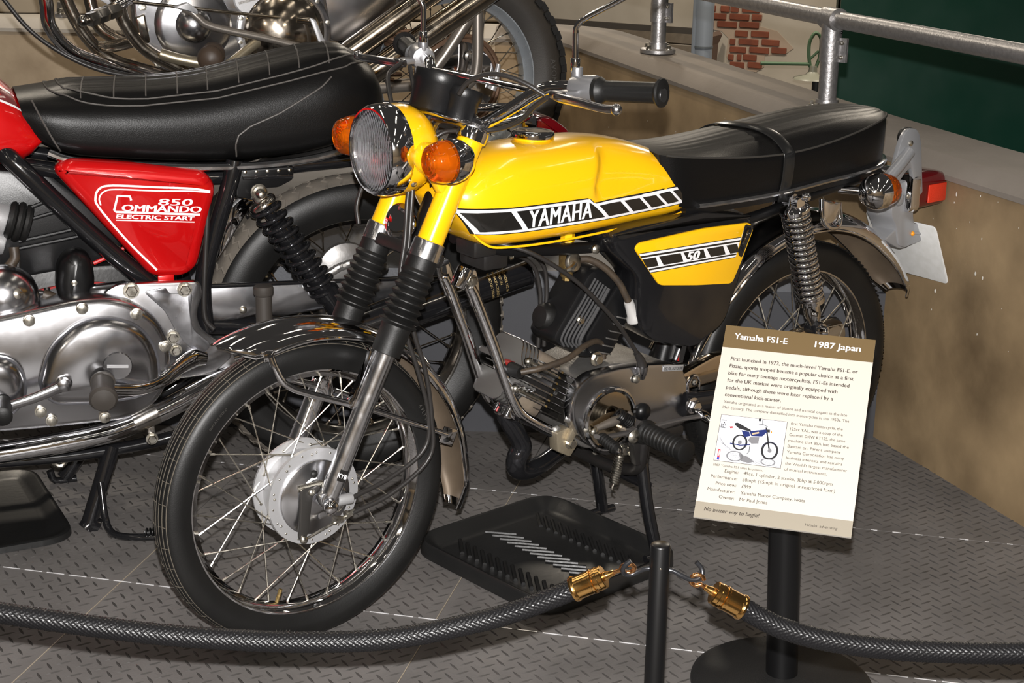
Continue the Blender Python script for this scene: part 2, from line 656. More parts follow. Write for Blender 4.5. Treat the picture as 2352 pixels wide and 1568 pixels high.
lozenges(regs, in_view, 0.0, 'tread_lozenges', floor, LOZ)
SEAM_GLINT = mat('seam_glint', (0.75, 0.75, 0.76), 0.3, 0.35)  # pale dashes stand for light glinting along the plate joints
SEAMT = mat('tan_seam', (0.40, 0.34, 0.26), 0.2, 0.5)
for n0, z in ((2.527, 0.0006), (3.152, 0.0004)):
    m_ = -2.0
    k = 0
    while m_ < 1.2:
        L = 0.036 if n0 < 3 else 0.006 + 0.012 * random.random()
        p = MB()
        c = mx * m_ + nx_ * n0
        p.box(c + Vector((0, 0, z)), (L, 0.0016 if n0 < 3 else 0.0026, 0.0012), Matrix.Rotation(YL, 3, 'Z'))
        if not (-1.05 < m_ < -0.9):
            o = p.build('seam_glint_and_line', SEAM_GLINT, floor, smooth=0)
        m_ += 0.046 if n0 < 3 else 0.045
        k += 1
for m0, na, nb in ((-1.312, 1.95, 2.86), (-0.697, 1.95, 3.3)):
    p = MB()
    c = mx * m0 + nx_ * ((na + nb) / 2)
    p.box(c + Vector((0, 0, 0.0003)), (0.0016, nb - na, 0.0010), Matrix.Rotation(YL, 3, 'Z'))
    p.build('seam_glint_and_line', SEAMT, floor, smooth=0)

# visitors' side of the hall, in front of the stage
b = MB()
b.box((0, -3.2, -0.50), (13, 7.8, 0.1))
tag(b.build('floor_4', mat('visitor_floor', (0.36, 0.28, 0.19), 0, 0.5, var=(2, .6, (0.25, 0.19, 0.13))), smooth=0), 'brown floor of the visitor side of the hall', kind='structure')
b = MB()
b.box((0, 0.74, -0.23), (6.4, 0.04, 0.44))
tag(b.build('wall_stage_front', RISER, smooth=0), 'dark painted front edge of the stage', kind='structure')
b = MB()
b.box((0, -7.1, 1.6), (13, 0.2, 4.2))
tag(b.build('wall_front', mat('hall_wall', (0.42, 0.36, 0.28), 0, 0.8), smooth=0), 'plain beige wall of the visitor side', kind='structure')

# raised back level and its painted front face
b = MB()
b.prism([(-3.2, 3.61), (0.84, 3.61), (0.90, 3.66), (0.23, 5.44), (0.0, 5.62), (-3.2, 5.66)], lambda u, v, w: (u, v, w), 0.36, 0.40)
upper = tag(b.build('floor_2', TREAD_UP, smooth=0), 'raised chequer plate level behind the red motorcycle', kind='structure')


def in_up(c):
    return c.y > 4.0 and c.y < 5.58 and -0.5 < c.x < 0.88 - (c.y - 3.66) * 0.378 - 0.02


lozenges([(-1.6, 0.2, 3.6, 5.9)], in_up, 0.40, 'tread_lozenges', upper, TREAD_UP)
b = MB()
b.box((-1.14, 3.625, 0.178), (4.02, 0.03, 0.364))
riser = tag(b.build('wall_riser', RISER, smooth=0), 'dark grey painted riser of the raised level', kind='structure')

# concrete parapet, running away on the right and turning to the left at the back
path = []
for i in range(9):
    t = -1.35 + (1.86 + 1.35) * i / 8
    path.append(Vector((0.86 - 0.3535 * t, 3.662 + 0.9354 * t)))
e = path[-1]
cpts = [(e.x, e.y), (e.x - .05, e.y + .13), (e.x - .17, e.y + .20), (e.x - .36, e.y + .225)]
for q in catmull([Vector((p[0], p[1], 0)) for p in cpts], 5)[1:]:
    path.append(Vector((q.x, q.y)))
path += [Vector((-1.5, 5.66)), Vector((-3.4, 5.68))]


def sweep(path, section, z_of):
    R = []
    for i, p in enumerate(path):
        t = (path[min(i + 1, len(path) - 1)] - path[max(i - 1, 0)]).normalized()
        nrm = Vector((t.y, -t.x))
        R.append([(p.x + nrm.x * a, p.y + nrm.y * a, z_of(i) + c if c is not None else 0.0) for a, c in section])
    return R


zc = lambda i: 0.664 + 0.040 * min(1, max(0, (i - 3.4) / 4.6)) if i < 9 else 0.704
b = MB()
NR = len(path) - 4
b.rings(sweep(path, [(0, None), (0, 0.0), (0.17, 0.0), (0.17, None)], zc)[:NR])
wall = tag(b.build('wall_right', CONCRETE, smooth=30), 'stained brown concrete parapet beside the stage', kind='structure')
b = MB()
b.rings(sweep(path, [(-0.008, 0.0), (-0.010, 0.012), (-0.004, 0.020), (0.022, 0.044), (0.030, 0.047), (0.195, 0.049), (0.20, 0.04), (0.20, 0.0)], zc)[:NR])
b.build('coping', COPING, wall, smooth=30)
b = MB()
b.rings(sweep(path, [(0, None), (0, 0.0), (0.17, 0.0), (0.17, None)], zc)[NR - 1:])
wfar = tag(b.build('wall_far', CONC_FAR_LIT, smooth=30), 'brown concrete parapet behind the chromed motorcycle, coloured as if brightly lit', kind='structure')
b = MB()
b.rings(sweep(path, [(-0.008, 0.0), (-0.010, 0.012), (-0.004, 0.020), (0.022, 0.044), (0.030, 0.047), (0.12, 0.049), (0.125, 0.04), (0.125, 0.0)], zc)[NR - 1:])
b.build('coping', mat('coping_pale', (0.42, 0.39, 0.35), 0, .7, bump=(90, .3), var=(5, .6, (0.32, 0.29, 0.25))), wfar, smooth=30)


def wp(t, lat, z):
    return Vector((0.86 - 0.3535 * t + 0.9354 * lat, 3.662 + 0.9354 * t + 0.3535 * lat, z))


# white paint spatters on the parapet face
b = MB()
for i in range(70):
    t = -0.55 + 2.2 * random.random()
    z = 0.655 - 0.33 * random.random() ** 1.6
    r = 0.0012 + 0.0022 * random.random() ** 3
    b.sph(wp(t, -0.0004, z), r, 6, (1, 0.5 + random.random() * 1.6, 0.3), (0.9354, 0.3535, 0))
b.build('paint_spots', mat('paint_spot', (0.55, 0.53, 0.48), 0, 0.6), wall, kind='stuff')

# ------------------------------------------------------------------ galvanised handrail
rail = thing('handrail', 'galvanised tube handrail with clamp fittings on the concrete parapet', 'handrail', wp(0.4, 0.08, 0.71))


def rail_part(mb, name, m=GALV, parent=rail):
    o = mb.build(name, m)
    o.parent = parent
    o.matrix_parent_inverse = Matrix.Translation(-Vector(parent.location))
    return o


RZ = 0.944
b = MB()
b.cyl(wp(-2.2, 0.088, RZ), wp(0.40, 0.088, RZ), 0.0215, n=28)
rail_part(b, 'rail_tube')
b = MB()
b.cyl(wp(0.40, 0.088, RZ + .001), wp(2.4, 0.095, RZ + .012), 0.0215, n=28)
rail_part(b, 'rail_tube')
for t, zb in ((0.425, 0.712), (1.43, 0.746)):
    b = MB()
    b.cyl(wp(t, 0.088, zb), wp(t, 0.088, RZ - 0.01), 0.0235, n=28)
    rail_part(b, 'rail_post')
    b = MB()
    b.lathe(wp(t, 0.088, zb), (0, 0, 1), [(-.001, 0.055), (0.009, 0.055), (0.012, 0.050), (0.012, 0.030), (0.03, 0.0275), (0.03, 0.024)], 30)
    rail_part(b, 'base_flange')
    for k in range(4):
        b = MB()
        a = PI / 4 + k * PI / 2
        b.hexbolt(wp(t, 0.088, zb + 0.011) + Vector((cos(a) * .043, sin(a) * .043, 0)), (0, 0, 1), 0.0075, 0.010)
        rail_part(b, 'flange_bolt', STEEL)
    b = MB()
    c0 = wp(t, 0.088, RZ - 0.105)
    b.lathe(c0, (0, 0, 1), [(0, 0.0265), (0.0, 0.0275), (0.058, 0.0275), (0.058, 0.0265)], 28)
    rail_part(b, 'clamp_sleeve')
    b = MB()
    d = Vector((0.80, -0.60, 0))
    e2 = Vector((0.60, 0.80, 0))
    b.box(c0 + d * 0.034 + Vector((0, 0, .029)), (0.020, 0.004, 0.060), Matrix((d, e2, Vector((0, 0, 1)))).transposed())
    rail_part(b, 'clamp_lug')
    b = MB()
    b.box(c0 + d * 0.034 + e2 * .007 + Vector((0, 0, .029)), (0.020, 0.004, 0.060), Matrix((d, e2, Vector((0, 0, 1)))).transposed())
    rail_part(b, 'clamp_lug')
    for zz in (.012, .048):
        for sg in (-1, 1):
            b = MB()
            b.sph(c0 + d * 0.034 + e2 * (.0035 + sg * .012) + Vector((0, 0, zz)), 0.0055, 10)
            rail_part(b, 'clamp_bolt', STEEL)
    b = MB()
    ad = Vector((-0.3535, 0.9354, 0))
    b.lathe(wp(t, 0.088, RZ) - ad * .030, ad, [(0, 0.0222), (0, 0.0285), (.060, 0.0285), (.060, 0.0222)], 28)
    b.cyl(wp(t, 0.088, RZ - .055), wp(t, 0.088, RZ - 0.01), 0.0265, n=28)
    rail_part(b, 'tee_socket')
    b = MB()
    b.sph(wp(t, 0.088, RZ - .032) + d * 0.0265, 0.004, 8)
    rail_part(b, 'grub_screw', BLACK_S)

# ------------------------------------------------------------------ hall beyond the parapet
b = MB()
b.box((0, 9.5, -1.05), (16, 14, 0.1))
tag(b.build('floor_3', mat('hall_floor', (0.12, 0.11, 0.10), 0, 0.7), smooth=0), 'hall floor beyond the stage', kind='structure')
WHITEWALL = mat('white_wash', (0.60, 0.55, 0.47), 0, 0.8, bump=(14, 0.6, 6), var=(2.4, 0.8, (0.40, 0.355, 0.29)))
BRICK = mat('brick', (0.30, 0.085, 0.042), 0, 0.85, bump=(60, 0.5), var=(9, 0.7, (0.155, 0.048, 0.028)))
MORTAR = mat('mortar', (0.46, 0.36, 0.28), 0, 0.9, bump=(70, 0.4))
BY = rad(-28)
bu, bn = Vector((cos(BY), sin(BY), 0)), Vector((sin(BY), -cos(BY), 0))


def bw(u, n, z):
    return Vector((1.84, 14.5, z)) + bu * u + bn * n


b = MB()
Rm = Matrix.Rotation(BY, 3, 'Z')
b.box(bw(-2, -0.15, 1.2), (14, 0.30, 4.6), Rm)
wb = tag(b.build('wall_back', WHITEWALL, smooth=0), 'whitewashed brick wall with bare bricks showing', kind='structure')
b = MB()
op = [(-.20, .10), (.30, .11), (.36, .02), (.34, -.08), (.50, -.11), (.58, -.18), (.66, -.25), (.58, -.31), (.40, -.33), (.40, -.43), (.33, -.48), (.10, -.46), (.04, -.36), (.05, -.20), (-.02, -.14), (-.20, -.13)]
b.prism(op, lambda u, v, w: bw(u, w, v), 0.0, 0.006)
b.build('mortar_bed', MORTAR, wb, smooth=0)
bricks = [(-.134, .052, .102), (.009, .055, .084), (.097, .058, .075), (.25, .063, .164),
          (-.071, -.014, .186), (.147, -.008, .182), (.308, -.003, .09),
          (-.139, -.088, .093), (.034, -.08, .184), (.242, -.071, .181),
          (.174, -.152, .116), (.347, -.146, .164),
          (.095, -.228, .05), (.244, -.221, .182), (.449, -.213, .162),
          (.149, -.295, .15), (.348, -.286, .181), (.531, -.277, .137),
          (.087, -.366, .05), (.165, -.362, .04), (.266, -.356, .124),
          (.15, -.43, .134), (.316, -.42, .132)]
for u, z, L in bricks:
    b = MB()
    b.box(bw(u, 0.010, z), (L, 0.022 + 0.006 * random.random(), 0.052), Rm, 0.004, 1)
    b.build('brick', BRICK, wb, smooth=0)
# weathered lean-to boards against the white wall
BOARD = mat('grey_board', (0.17, 0.14, 0.105), 0, 0.85, bump=(40, 0.5), var=(12, 0.7, (0.09, 0.072, 0.055)))
lean = thing('lean_to_roof', 'weathered grey board lean-to against the whitewashed wall', 'lean-to', bw(-0.6, 0.3, -0.4))
for k in range(6):
    b = MB()
    zz = -0.205 - k * 0.095
    b.box(bw(-1.05, 0.30 + 0.055 * k, zz), (2.0 - 0.06 * k, 0.03, 0.090), Rm @ Matrix.Rotation(rad(-28), 3, 'X'))
    rail_part(b, 'board', BOARD, lean)
b = MB()
b.box(bw(-0.98, 0.26, -0.135), (1.96, 0.05, 0.055), Rm)
rail_part(b, 'top_rail', mat('dark_board', (0.06, 0.052, 0.045), 0, 0.8), lean)
b = MB()
b.prism([(0.0, -.13), (0.03, -.16), (-.16, -.62), (-.02, -.62)], lambda u, v, w: bw(u, w, v), 0.10, 0.40)
rail_part(b, 'end_board', mat('end_board', (0.20, 0.14, 0.11), 0, 0.8), lean)
# blue-grey rainwater pipe
dp = thing('drain_pipe', 'pale blue grey drain pipe standing before the whitewashed wall', 'pipe', (1.405, 12.2, -1.0))
b = MB()
b.cyl((1.405, 12.2, -1.0), (1.405, 12.2, 2.5), 0.066, n=28)
PIPEB = mat('blue_grey_paint', (0.27, 0.31, 0.37), 0, 0.4)
rail_part(b, 'pipe', PIPEB, dp)
b = MB()
b.cyl((1.335, 12.22, -1.0), (1.335, 12.22, 2.5), 0.022, n=16)
rail_part(b, 'side_pipe', PIPEB, dp)
b = MB()
b.lathe((1.405, 12.2, -0.035), (0, 0, 1), [(0, .066), (0, .071), (.014, .071), (.014, .066)], 28)
rail_part(b, 'pipe_collar', mat('grey_collar', (0.13, 0.15, 0.17), 0, 0.5), dp)
# green cast lamp bracket with enamel shade
GREENI = mat('green_iron', (0.085, 0.16, 0.085), 0, 0.5)
gl = thing('yard_lamp', 'green iron yard lamp with a wide enamel shade', 'lamp', (2.02, 11.0, -1.0))
b = MB()
b.tube([(2.0, 11, -0.02), (1.985, 11, 0.06), (1.985, 11, 0.15), (2.02, 11, 0.21), (2.06, 11, 0.17), (2.06, 11, 0.06), (2.04, 11, -0.02)], 0.012, 10)
b.tube([(1.99, 11, 0.03), (2.05, 11, 0.09)], 0.009, 8, 1)
rail_part(b, 'bracket', GREENI, gl)
b = MB()
b.lathe((2.02, 11, -0.10), (0, 0, 1), [(0, 0.135), (0.012, 0.125), (0.03, 0.05), (0.05, 0.03), (0.09, 0.026)], 28)
rail_part(b, 'shade', mat('enamel_shade', (0.24, 0.24, 0.19), 0, 0.4), gl)
b = MB()
b.cyl((2.05, 11, -1.0), (2.05, 11, -0.10), 0.03, n=16)
rail_part(b, 'post', mat('dark_post', (0.03, 0.03, 0.03), 0, 0.5), gl)
b = MB()
b.cyl((1.66, 11, 0.0), (2.0, 11, 0.0), 0.012, n=10)
rail_part(b, 'stay_rod', GREENI, gl)
vise = thing('bench_grinder', 'small black machine before the whitewashed wall', 'machine', (1.82, 11.2, -1.0))
b = MB()
b.box((1.82, 11.2, -0.33), (0.10, 0.10, 0.13), None, 0.02)
b.cyl((1.80, 11.16, -0.25), (1.80, 11.16, -0.20), 0.04, n=16)
rail_part(b, 'body', BLACK_S, vise)
b = MB()
b.cyl((1.62, 11.15, -0.40), (1.79, 11.15, -0.29), 0.006, n=8)
rail_part(b, 'handle', BLACK_S, vise)
b = MB()
b.box((1.82, 11.2, -0.70), (0.07, 0.07, 0.62), None, 0.01)
rail_part(b, 'stand', BLACK_S, vise)
bench = thing('steel_bench', 'low bench with a bright white front edge beyond the parapet', 'bench', (1.75, 8.6, -1.0))
b = MB()
b.box((1.65, 8.7, -0.02), (0.62, 0.30, 0.05))
rail_part(b, 'bench_top', BLACK_S, bench)
b = MB()
b.cyl((1.33, 8.53, 0.012), (1.96, 8.53, 0.012), 0.008, n=10)
rail_part(b, 'edge_trim', mat('white_edge', (0.8, 0.8, 0.8), 0, 0.3), bench)
for x in (1.37, 1.93):
    b = MB()
    b.box((x, 8.7, -0.52), (0.05, 0.25, 0.96))
    rail_part(b, 'leg', BLACK_S, bench)
# large dark green painted side of a display hut beyond the rail
GREEN = mat('green_panel', (0.004, 0.050, 0.031), 0, 0.32, var=(1.6, 0.8, (0.002, 0.030, 0.019)), rvar=(3, 0.1))
hut = thing('green_panel', 'large dark green painted panel beyond the handrail', 'panel', (2.8, 6.9, -1.0))
b = MB()
b.box((2.93, 6.9, 0.75), (3.14, 0.06, 3.5))
rail_part(b, 'panel_face', GREEN, hut)
b = MB()
b.box((1.375, 6.93, 0.75), (0.03, 0.10, 3.5), None, 0.006)
rail_part(b, 'edge_frame', mat('green_dark', (0.002, 0.02, 0.012), 0, 0.4), hut)
# cream boarding behind the far parapet, left
CREAM = mat('cream_board', (0.50, 0.42, 0.31), 0, 0.75, var=(3, 0.7, (0.40, 0.335, 0.25)), bump=(60, 0.15))
b = MB()
b.box((-2.2, 7.3, 0.3), (4.4, 0.05, 2.6))
lb = tag(b.build('wall_left', mat('cream_gap', (0.10, 0.085, 0.06), 0, 0.8), smooth=0), 'cream boarded wall behind the far parapet', kind='structure')
for k in range(7):
    b = MB()
    b.box((-2.2, 7.265, 0.30 + k * 0.205), (4.4, 0.03, 0.196), None, 0.006, 1)
    b.build('board', CREAM, lb, smooth=0)
# bolt heads of a rail foot on the far parapet
ff = thing('rail_foot', 'small galvanised rail foot on the far parapet', 'bracket', (-1.60, 5.72, 0.753))
b = MB()
b.lathe((-1.60, 5.74, 0.752), (0, 0, 1), [(0, .05), (.012, .05), (.016, .03), (.05, .026), (.05, .02)], 24)
rail_part(b, 'foot', GALV, ff)
b = MB()
b.hexbolt((-1.605, 5.70, 0.763), (0, 0, 1), .011, .016)
rail_part(b, 'bolt', STEEL, ff)

# ================================================================== YELLOW MOTORCYCLE
# local frame: x to the rear, y to the far side (coordinates below are given as x, lat toward the visitor, z)
Y0 = Vector((-0.3567, 2.5535, 0))
YB = thing('motorcycle', 'yellow sports moped with black vinyl seat and black side stripes', 'motorcycle', Y0, rad(36.0))


def yb(mb, name, m, parent=None, smooth=38, label=None, kind=None):
    o = mb.build(name, m, parent or YB, True, smooth, kind)
    if label:
        o['label'] = label
    return o


LAT = Vector((0, 1, 0))


def tyre_profile(R, hw, rb, grooves=(), gd=0.003, bead=None):
    """closed section (t, r): sidewalls and grooved crown"""
    bead = bead or hw * 0.72
    out = [(-bead, rb), (-hw * 0.97, rb + (R - rb) * 0.30), (-hw, rb + (R - rb) * 0.50), (-hw * 0.93, rb + (R - rb) * 0.72)]
    N = 24
    crown = []
    for i in range(N + 1):
        t = -hw * 0.80 + 1.6 * hw * i / N
        r = R - (R - rb) * 0.16 * (abs(t) / (hw * 0.80)) ** 2.2
        crown.append((t, r))
    for g in grooves:
        crown += [(g - 0.0016, None), (g - 0.0011, -gd), (g + 0.0011, -gd), (g + 0.0016, None)]
    crown.sort(key=lambda q: q[0])
    res = []
    for t, r in crown:
        base = R - (R - rb) * 0.16 * (abs(t) / (hw * 0.80)) ** 2.2
        inside = any(abs(t - g) < 0.0012 for g in grooves)
        if r is None or (r is not None and r > 0):
            if inside:
                continue
            res.append((t, base))
        else:
            res.append((t, base + r))
    out += res
    out += [(hw * 0.93, rb + (R - rb) * 0.72), (hw, rb + (R - rb) * 0.50), (hw * 0.97, rb + (R - rb) * 0.30), (bead, rb)]
    return out


def make_wheel(root, c, R, hw, rf, rw, grooves, hubL, hubR, hub_r, nsp, m_tyre, m_rim, m_spoke, flip=True, cross=52, sp_r=0.00125, rim_in=None):
    """c=(x,z) centre; rf flange radius; rw half rim width; hubL/hubR lateral positions of spoke flanges"""
    cx, cz = c
    ctr = Vector((cx, 0, cz))
    b = MB()
    b.lathe(ctr, LAT, tyre_profile(R, hw, rf - 0.008, grooves), 112, loop=True)
    ty = b.build('tyre', m_tyre, root, flip, 40)
    b = MB()
    i0 = rim_in or rf - 0.024
    b.lathe(ctr, LAT, [(-rw, rf), (-rw - .0008, rf - .002), (-rw, rf - .011), (-rw * .86, rf - .0125), (-rw * .55, i0 + .0015), (0, i0), (rw * .55, i0 + .0015), (rw * .86, rf - .0125),
                       (rw, rf - .011), (rw + .0008, rf - .002), (rw, rf), (rw - .003, rf + .0005), (rw - .005, rf - .008), (0, rf - .014), (-rw + .005, rf - .008), (-rw + .003, rf + .0005)], 96, loop=True)
    rim = b.build('wheel_rim', m_rim, root, flip, 50)
    sy = -1 if flip else 1
    protos = []
    for side, hl in ((1, hubL), (-1, hubR)):
        for sg in (1, -1):
            b = MB()
            dl = (0.0025 if sg > 0 else -0.0025)
            h = Vector((hub_r * cos(rad(cross * sg)), hl + dl, hub_r * sin(rad(cross * sg))))
            e = Vector((i0 + 0.003, side * 0.005, 0))
            d = (e - h).normalized()
            b.cyl(h, e, sp_r, n=6)
            b.cyl(e - d * 0.013, e, sp_r * 1.9, n=6)
            b.sph(h + LAT * (0.0016 * (1 if hl > 0 else -1)), sp_r * 2.2, 8)
            protos.append((b, side, sg))
    q = nsp // 4
    k = 0
    for b, side, sg in protos:
        me = None
        for i in range(q):
            ang = 2 * PI * (i * 4 + k) / nsp
            if me is None:
                o = b.build('spoke', m_spoke, rim, flip, 40)
                me = o.data
            else:
                o = bpy.data.objects.new('spoke', me)
                COL.objects.link(o)
                o.parent = rim
            o.matrix_local = Matrix.Translation((cx, 0, cz)) @ Matrix.Rotation(ang, 4, 'Y')
        k += 1
    return ty, rim


AX = (0.0052, 0.2735)
ty, rim = make_wheel(YB, AX, 0.2725, 0.0330, 0.2285, 0.0215, (-.0240, -.0165, -.0080, .0, .0080, .0165, .0240), 0.031, -0.018, 0.076, 36, RUBBER_T, CHROME, STEEL)
ax3 = Vector((AX[0], 0, AX[1]))
b = MB()
b.lathe(ax3, LAT, [(-.026, .03), (-.026, .086), (-.020, .087), (-.020, .083), (-.017, .070), (.022, .070), (.026, .084), (.029, .087), (.035, .086), (.036, .072), (.036, .03)], 56)
hub = yb(b, 'wheel_hub', ALU_S)
b = MB()
for k in range(18):
    a = 2 * PI * k / 18 + .1
    for l in (.0355, -.0265):
        b.sph(ax3 + Vector((.0785 * cos(a), l, .0785 * sin(a))), .0021, 8, (1, 1, .4), LAT)
yb(b, 'spoke_holes', STEEL, hub, kind='stuff')
b = MB()
b.lathe(ax3, LAT, [(.034, .03), (.034, .0665), (.040, .0665), (.042, .064), (.043, .056), (.047, .050), (.050, .030), (.056, .022), (.056, .008)], 48)
b.prism(round_poly([(.00, .235), (.05, .242), (.065, .268), (.05, .292), (.01, .290)], .010), lambda u, v, w: (u, w, v), .040, .054, .004)
yb(b, 'brake_plate', ALU, hub)
b = MB()
b.sph(ax3 + Vector((-.006, .046, .045)), .0075, 14, (1, 1, .8), LAT)
yb(b, 'rubber_plug', RUBBER, hub)
b = MB()
b.prism(round_poly([(-.034, .300), (.002, .306), (.004, .292), (-.012, .286), (-.020, .225), (-.030, .205), (-.040, .215), (-.036, .260)], .006), lambda u, v, w: (u, w, v), .055, .062, .0018)
yb(b, 'brake_arm', mat('dark_steel', (0.10, 0.095, 0.09), 0.8, 0.3, bump=(120, .2)), hub)
b = MB()
b.cyl((-.034, .050, .300), (.010, .058, .304), .006, n=14)
b.dome_bolt((-.014, .062, .294), LAT, .006, .005)
b.dome_bolt((-.031, .062, .212), LAT, .007, .006)
b.cyl((-.031, .050, .212), (-.031, .066, .212), .0045, n=12)
yb(b, 'brake_pivots', STEEL, hub, kind='stuff')
b = MB()
b.cyl((.0052, .05, .2735), (.0052, .098, .2735), .0075, n=20)
b.lathe((.0052, .090, .2735), LAT, [(0, .0135), (.004, .0135), (.008, .0125), (.012, .009), (.014, .002)], 24)
yb(b, 'axle_nut', CHROME)
b = MB()
b.cyl((.010, .06, .268), (.062, .066, .2685), .0095, n=18, bev=.002)
yb(b, 'speedometer_drive', ALU_S, hub)
b = MB()
b.hexbolt((.030, .058, .232), (.9, 0, -.1), .006, .014)
b.cyl((-.028, .062, .212), (.06, .058, .236), .0022, n=8)
b.hexbolt((.052, .058, .236), (.9, 0, .1), .0055, .016)
yb(b, 'cable_adjuster', STEEL, hub, kind='stuff')
b = MB()
b.box((-.006, .0487, .308), (.021, .0006, .010), Matrix.Rotation(rad(-28), 3, 'Y'))
yb(b, 'hub_sticker', WHITE, hub)
# dusty lines in the tread grooves
b = MB()
for t in (-.0240, -.0165, -.0080, .0, .0080, .0165, .0240):
    rr = .2725 - .052 * .16 * (abs(t) / .0264) ** 2.2
    b.ring(ax3 + LAT * t, LAT, rr - .0010, .0009, 112, 5)
for k in range(44):
    a = 2 * PI * k / 44
    for t0, t1 in ((.0085, .0160), (-.0160, -.0085), (-.0075, -.0005), (.0170, .0235), (-.0235, -.0170)):
        r0_, r1_ = [.2729 - .052 * .16 * (abs(t) / .0264) ** 2.2 for t in (t0, t1)]
        b.tube([ax3 + Vector((r0_ * cos(a), t0, r0_ * sin(a))), ax3 + Vector((r1_ * cos(a), t1, r1_ * sin(a)))], .0006, 4, 1)
yb(b, 'tread_lines', mat('tread_dust', (0.10, 0.085, 0.065), 0, .8), ty, kind='stuff')
# raised sidewall lettering
def tyre_text(body, c, r, ang, lat_, size, m, parent, build):
    v, f = text_geo(body, size, 0, 0, 1.1)
    w = max(p[0] for p in v)
    b = MB()
    for dl in (0,):
        b.add([Vector((c[0] + (r + p[1]) * cos(ang - (p[0] - w / 2) / r), lat_(r + p[1]), c[1] + (r + p[1]) * sin(ang - (p[0] - w / 2) / r))) for p in v], f)
    return build(b, 'tyre_lettering', m, parent, 0)


SIDE_L = lambda r: .0334 - max(0, (r - .2475)) * .12 - max(0, (.2475 - r)) * .10
TLET = mat('tyre_letter', (0.045, 0.042, 0.038), 0, .6)
tyre_text('VIVA', AX, .243, rad(255), SIDE_L, .014, TLET, ty, yb)
tyre_text('4 PLY RATING', AX, .244, rad(22), SIDE_L, .010, TLET, ty, yb)
tyre_text('INFLATE COLD', AX, .240, rad(135), SIDE_L, .006, TLET, ty, yb)
# valve stem
b = MB()
b.cyl((.0052 - .06, .003, .2735 - .195), (.0052 - .052, .004, .2735 - .172), .0035, n=8)
yb(b, 'tyre_valve', BRASS_D, rim)

# ---- front fork
FD = Vector((0.437, 0, 0.8995))


def fk(z, lat):
    return Vector((0.0052 + (z - .2735) * 0.4857, lat, z))


for lat in (0.075, -0.075):
    b = MB()
    b.lathe(fk(.283, lat), FD, [(0, .010), (.002, .0155), (.010, .0172), (.262, .0172), (.270, .019), (.292, .0195)], 32)
    b.cyl(fk(.281, lat) - Vector((0, .012, 0)), fk(.281, lat) + Vector((0, .012, 0)), .017, n=24, bev=.003)
    sl = yb(b, 'fork_slider', CHROME_F)
    if lat > 0:
        b = MB()
        c = fk(.325, lat) + Vector((-.002, .0167, -.001))
        b.box(c, (.020, .001, .014), Matrix.Rotation(rad(-64), 3, 'Y'))
        yb(b, 'maker_label', DECAL_K, sl)
        v, f = text_geo('KYB', .0105, .0003)
        Mr = Matrix.Rotation(rad(-64 + 90 - 0), 3, 'Y')
        b = MB()
        uu, ww = Vector((.8995, 0, -.437)), Vector((.437, 0, .8995))
        b.add([c + Vector((0, .0009, 0)) + uu * (p[0] - .010) + ww * (p[1] - .004) for p in v], f)
        yb(b, 'label_text', WHITE, sl, 0)
    # rubber boot: cup, bellows and neck
    L0 = .518
    prof = [(0, .0235), (.001, .0255), (.044, .0258), (.048, .0265)]
    nb = 8
    t0, t1 = .050, .152
    for k in range(nb):
        a = t0 + (t1 - t0) * k / nb
        w = (t1 - t0) / nb
        prof += [(a, .0262), (a + w * .42, .0335 - .0006 * k), (a + w * .55, .0335 - .0006 * k), (a + w * .98, .0258)]
    prof += [(.156, .0262), (.174, .0262), (.176, .0235)]
    b = MB()
    b.lathe(fk(L0, lat), FD, prof, 40)
    yb(b, 'fork_boot', RUBBER, smooth=28)
    b = MB()
    b.lathe(fk(.672, lat), FD, [(0, .0262), (.001, .0275), (.028, .0275), (.031, .0268), (.033, .0235)], 36)
    yb(b, 'fork_collar', CHROME_F)
    b = MB()
    b.lathe(fk(.699, lat), FD, [(0, .0220), (0, .0232), (.06, .0225), (.182, .0225), (.186, .022), (.186, .012)], 36)
    sh = yb(b, 'fork_shroud', YELLOW)
    # yellow headlamp ear growing out of the shroud
    s = 1 if lat > 0 else -1
    b = MB()
    ear = round_poly([(.252, .868), (.222, .866), (.192, .872, .02), (.172, .850, .02), (.180, .828, .02), (.212, .806, .03), (.228, .776, .012), (.256, .79)], .012)
    b.prism(ear, lambda u, v, w: (u, s * (w + (.0 if u > .2 else .012 * (.2 - u) / .03)), v), .064, .088, .009)
    yb(b, 'headlamp_ear', YELLOW, sh)
    b = MB()
    b.dome_bolt((.186, s * .104, .848), (0, s, 0), .0075, .006)
    yb(b, 'ear_bolt', CHROME, sh)
    b = MB()
    b.lathe(fk(.863, lat), FD, [(0, .0235), (.002, .0265), (.012, .027), (.02, .0265), (.024, .021), (.027, .012)], 30)
    b.hexbolt(fk(.885, lat), FD, .011, .012, False)
    yb(b, 'fork_cap', CHROME)

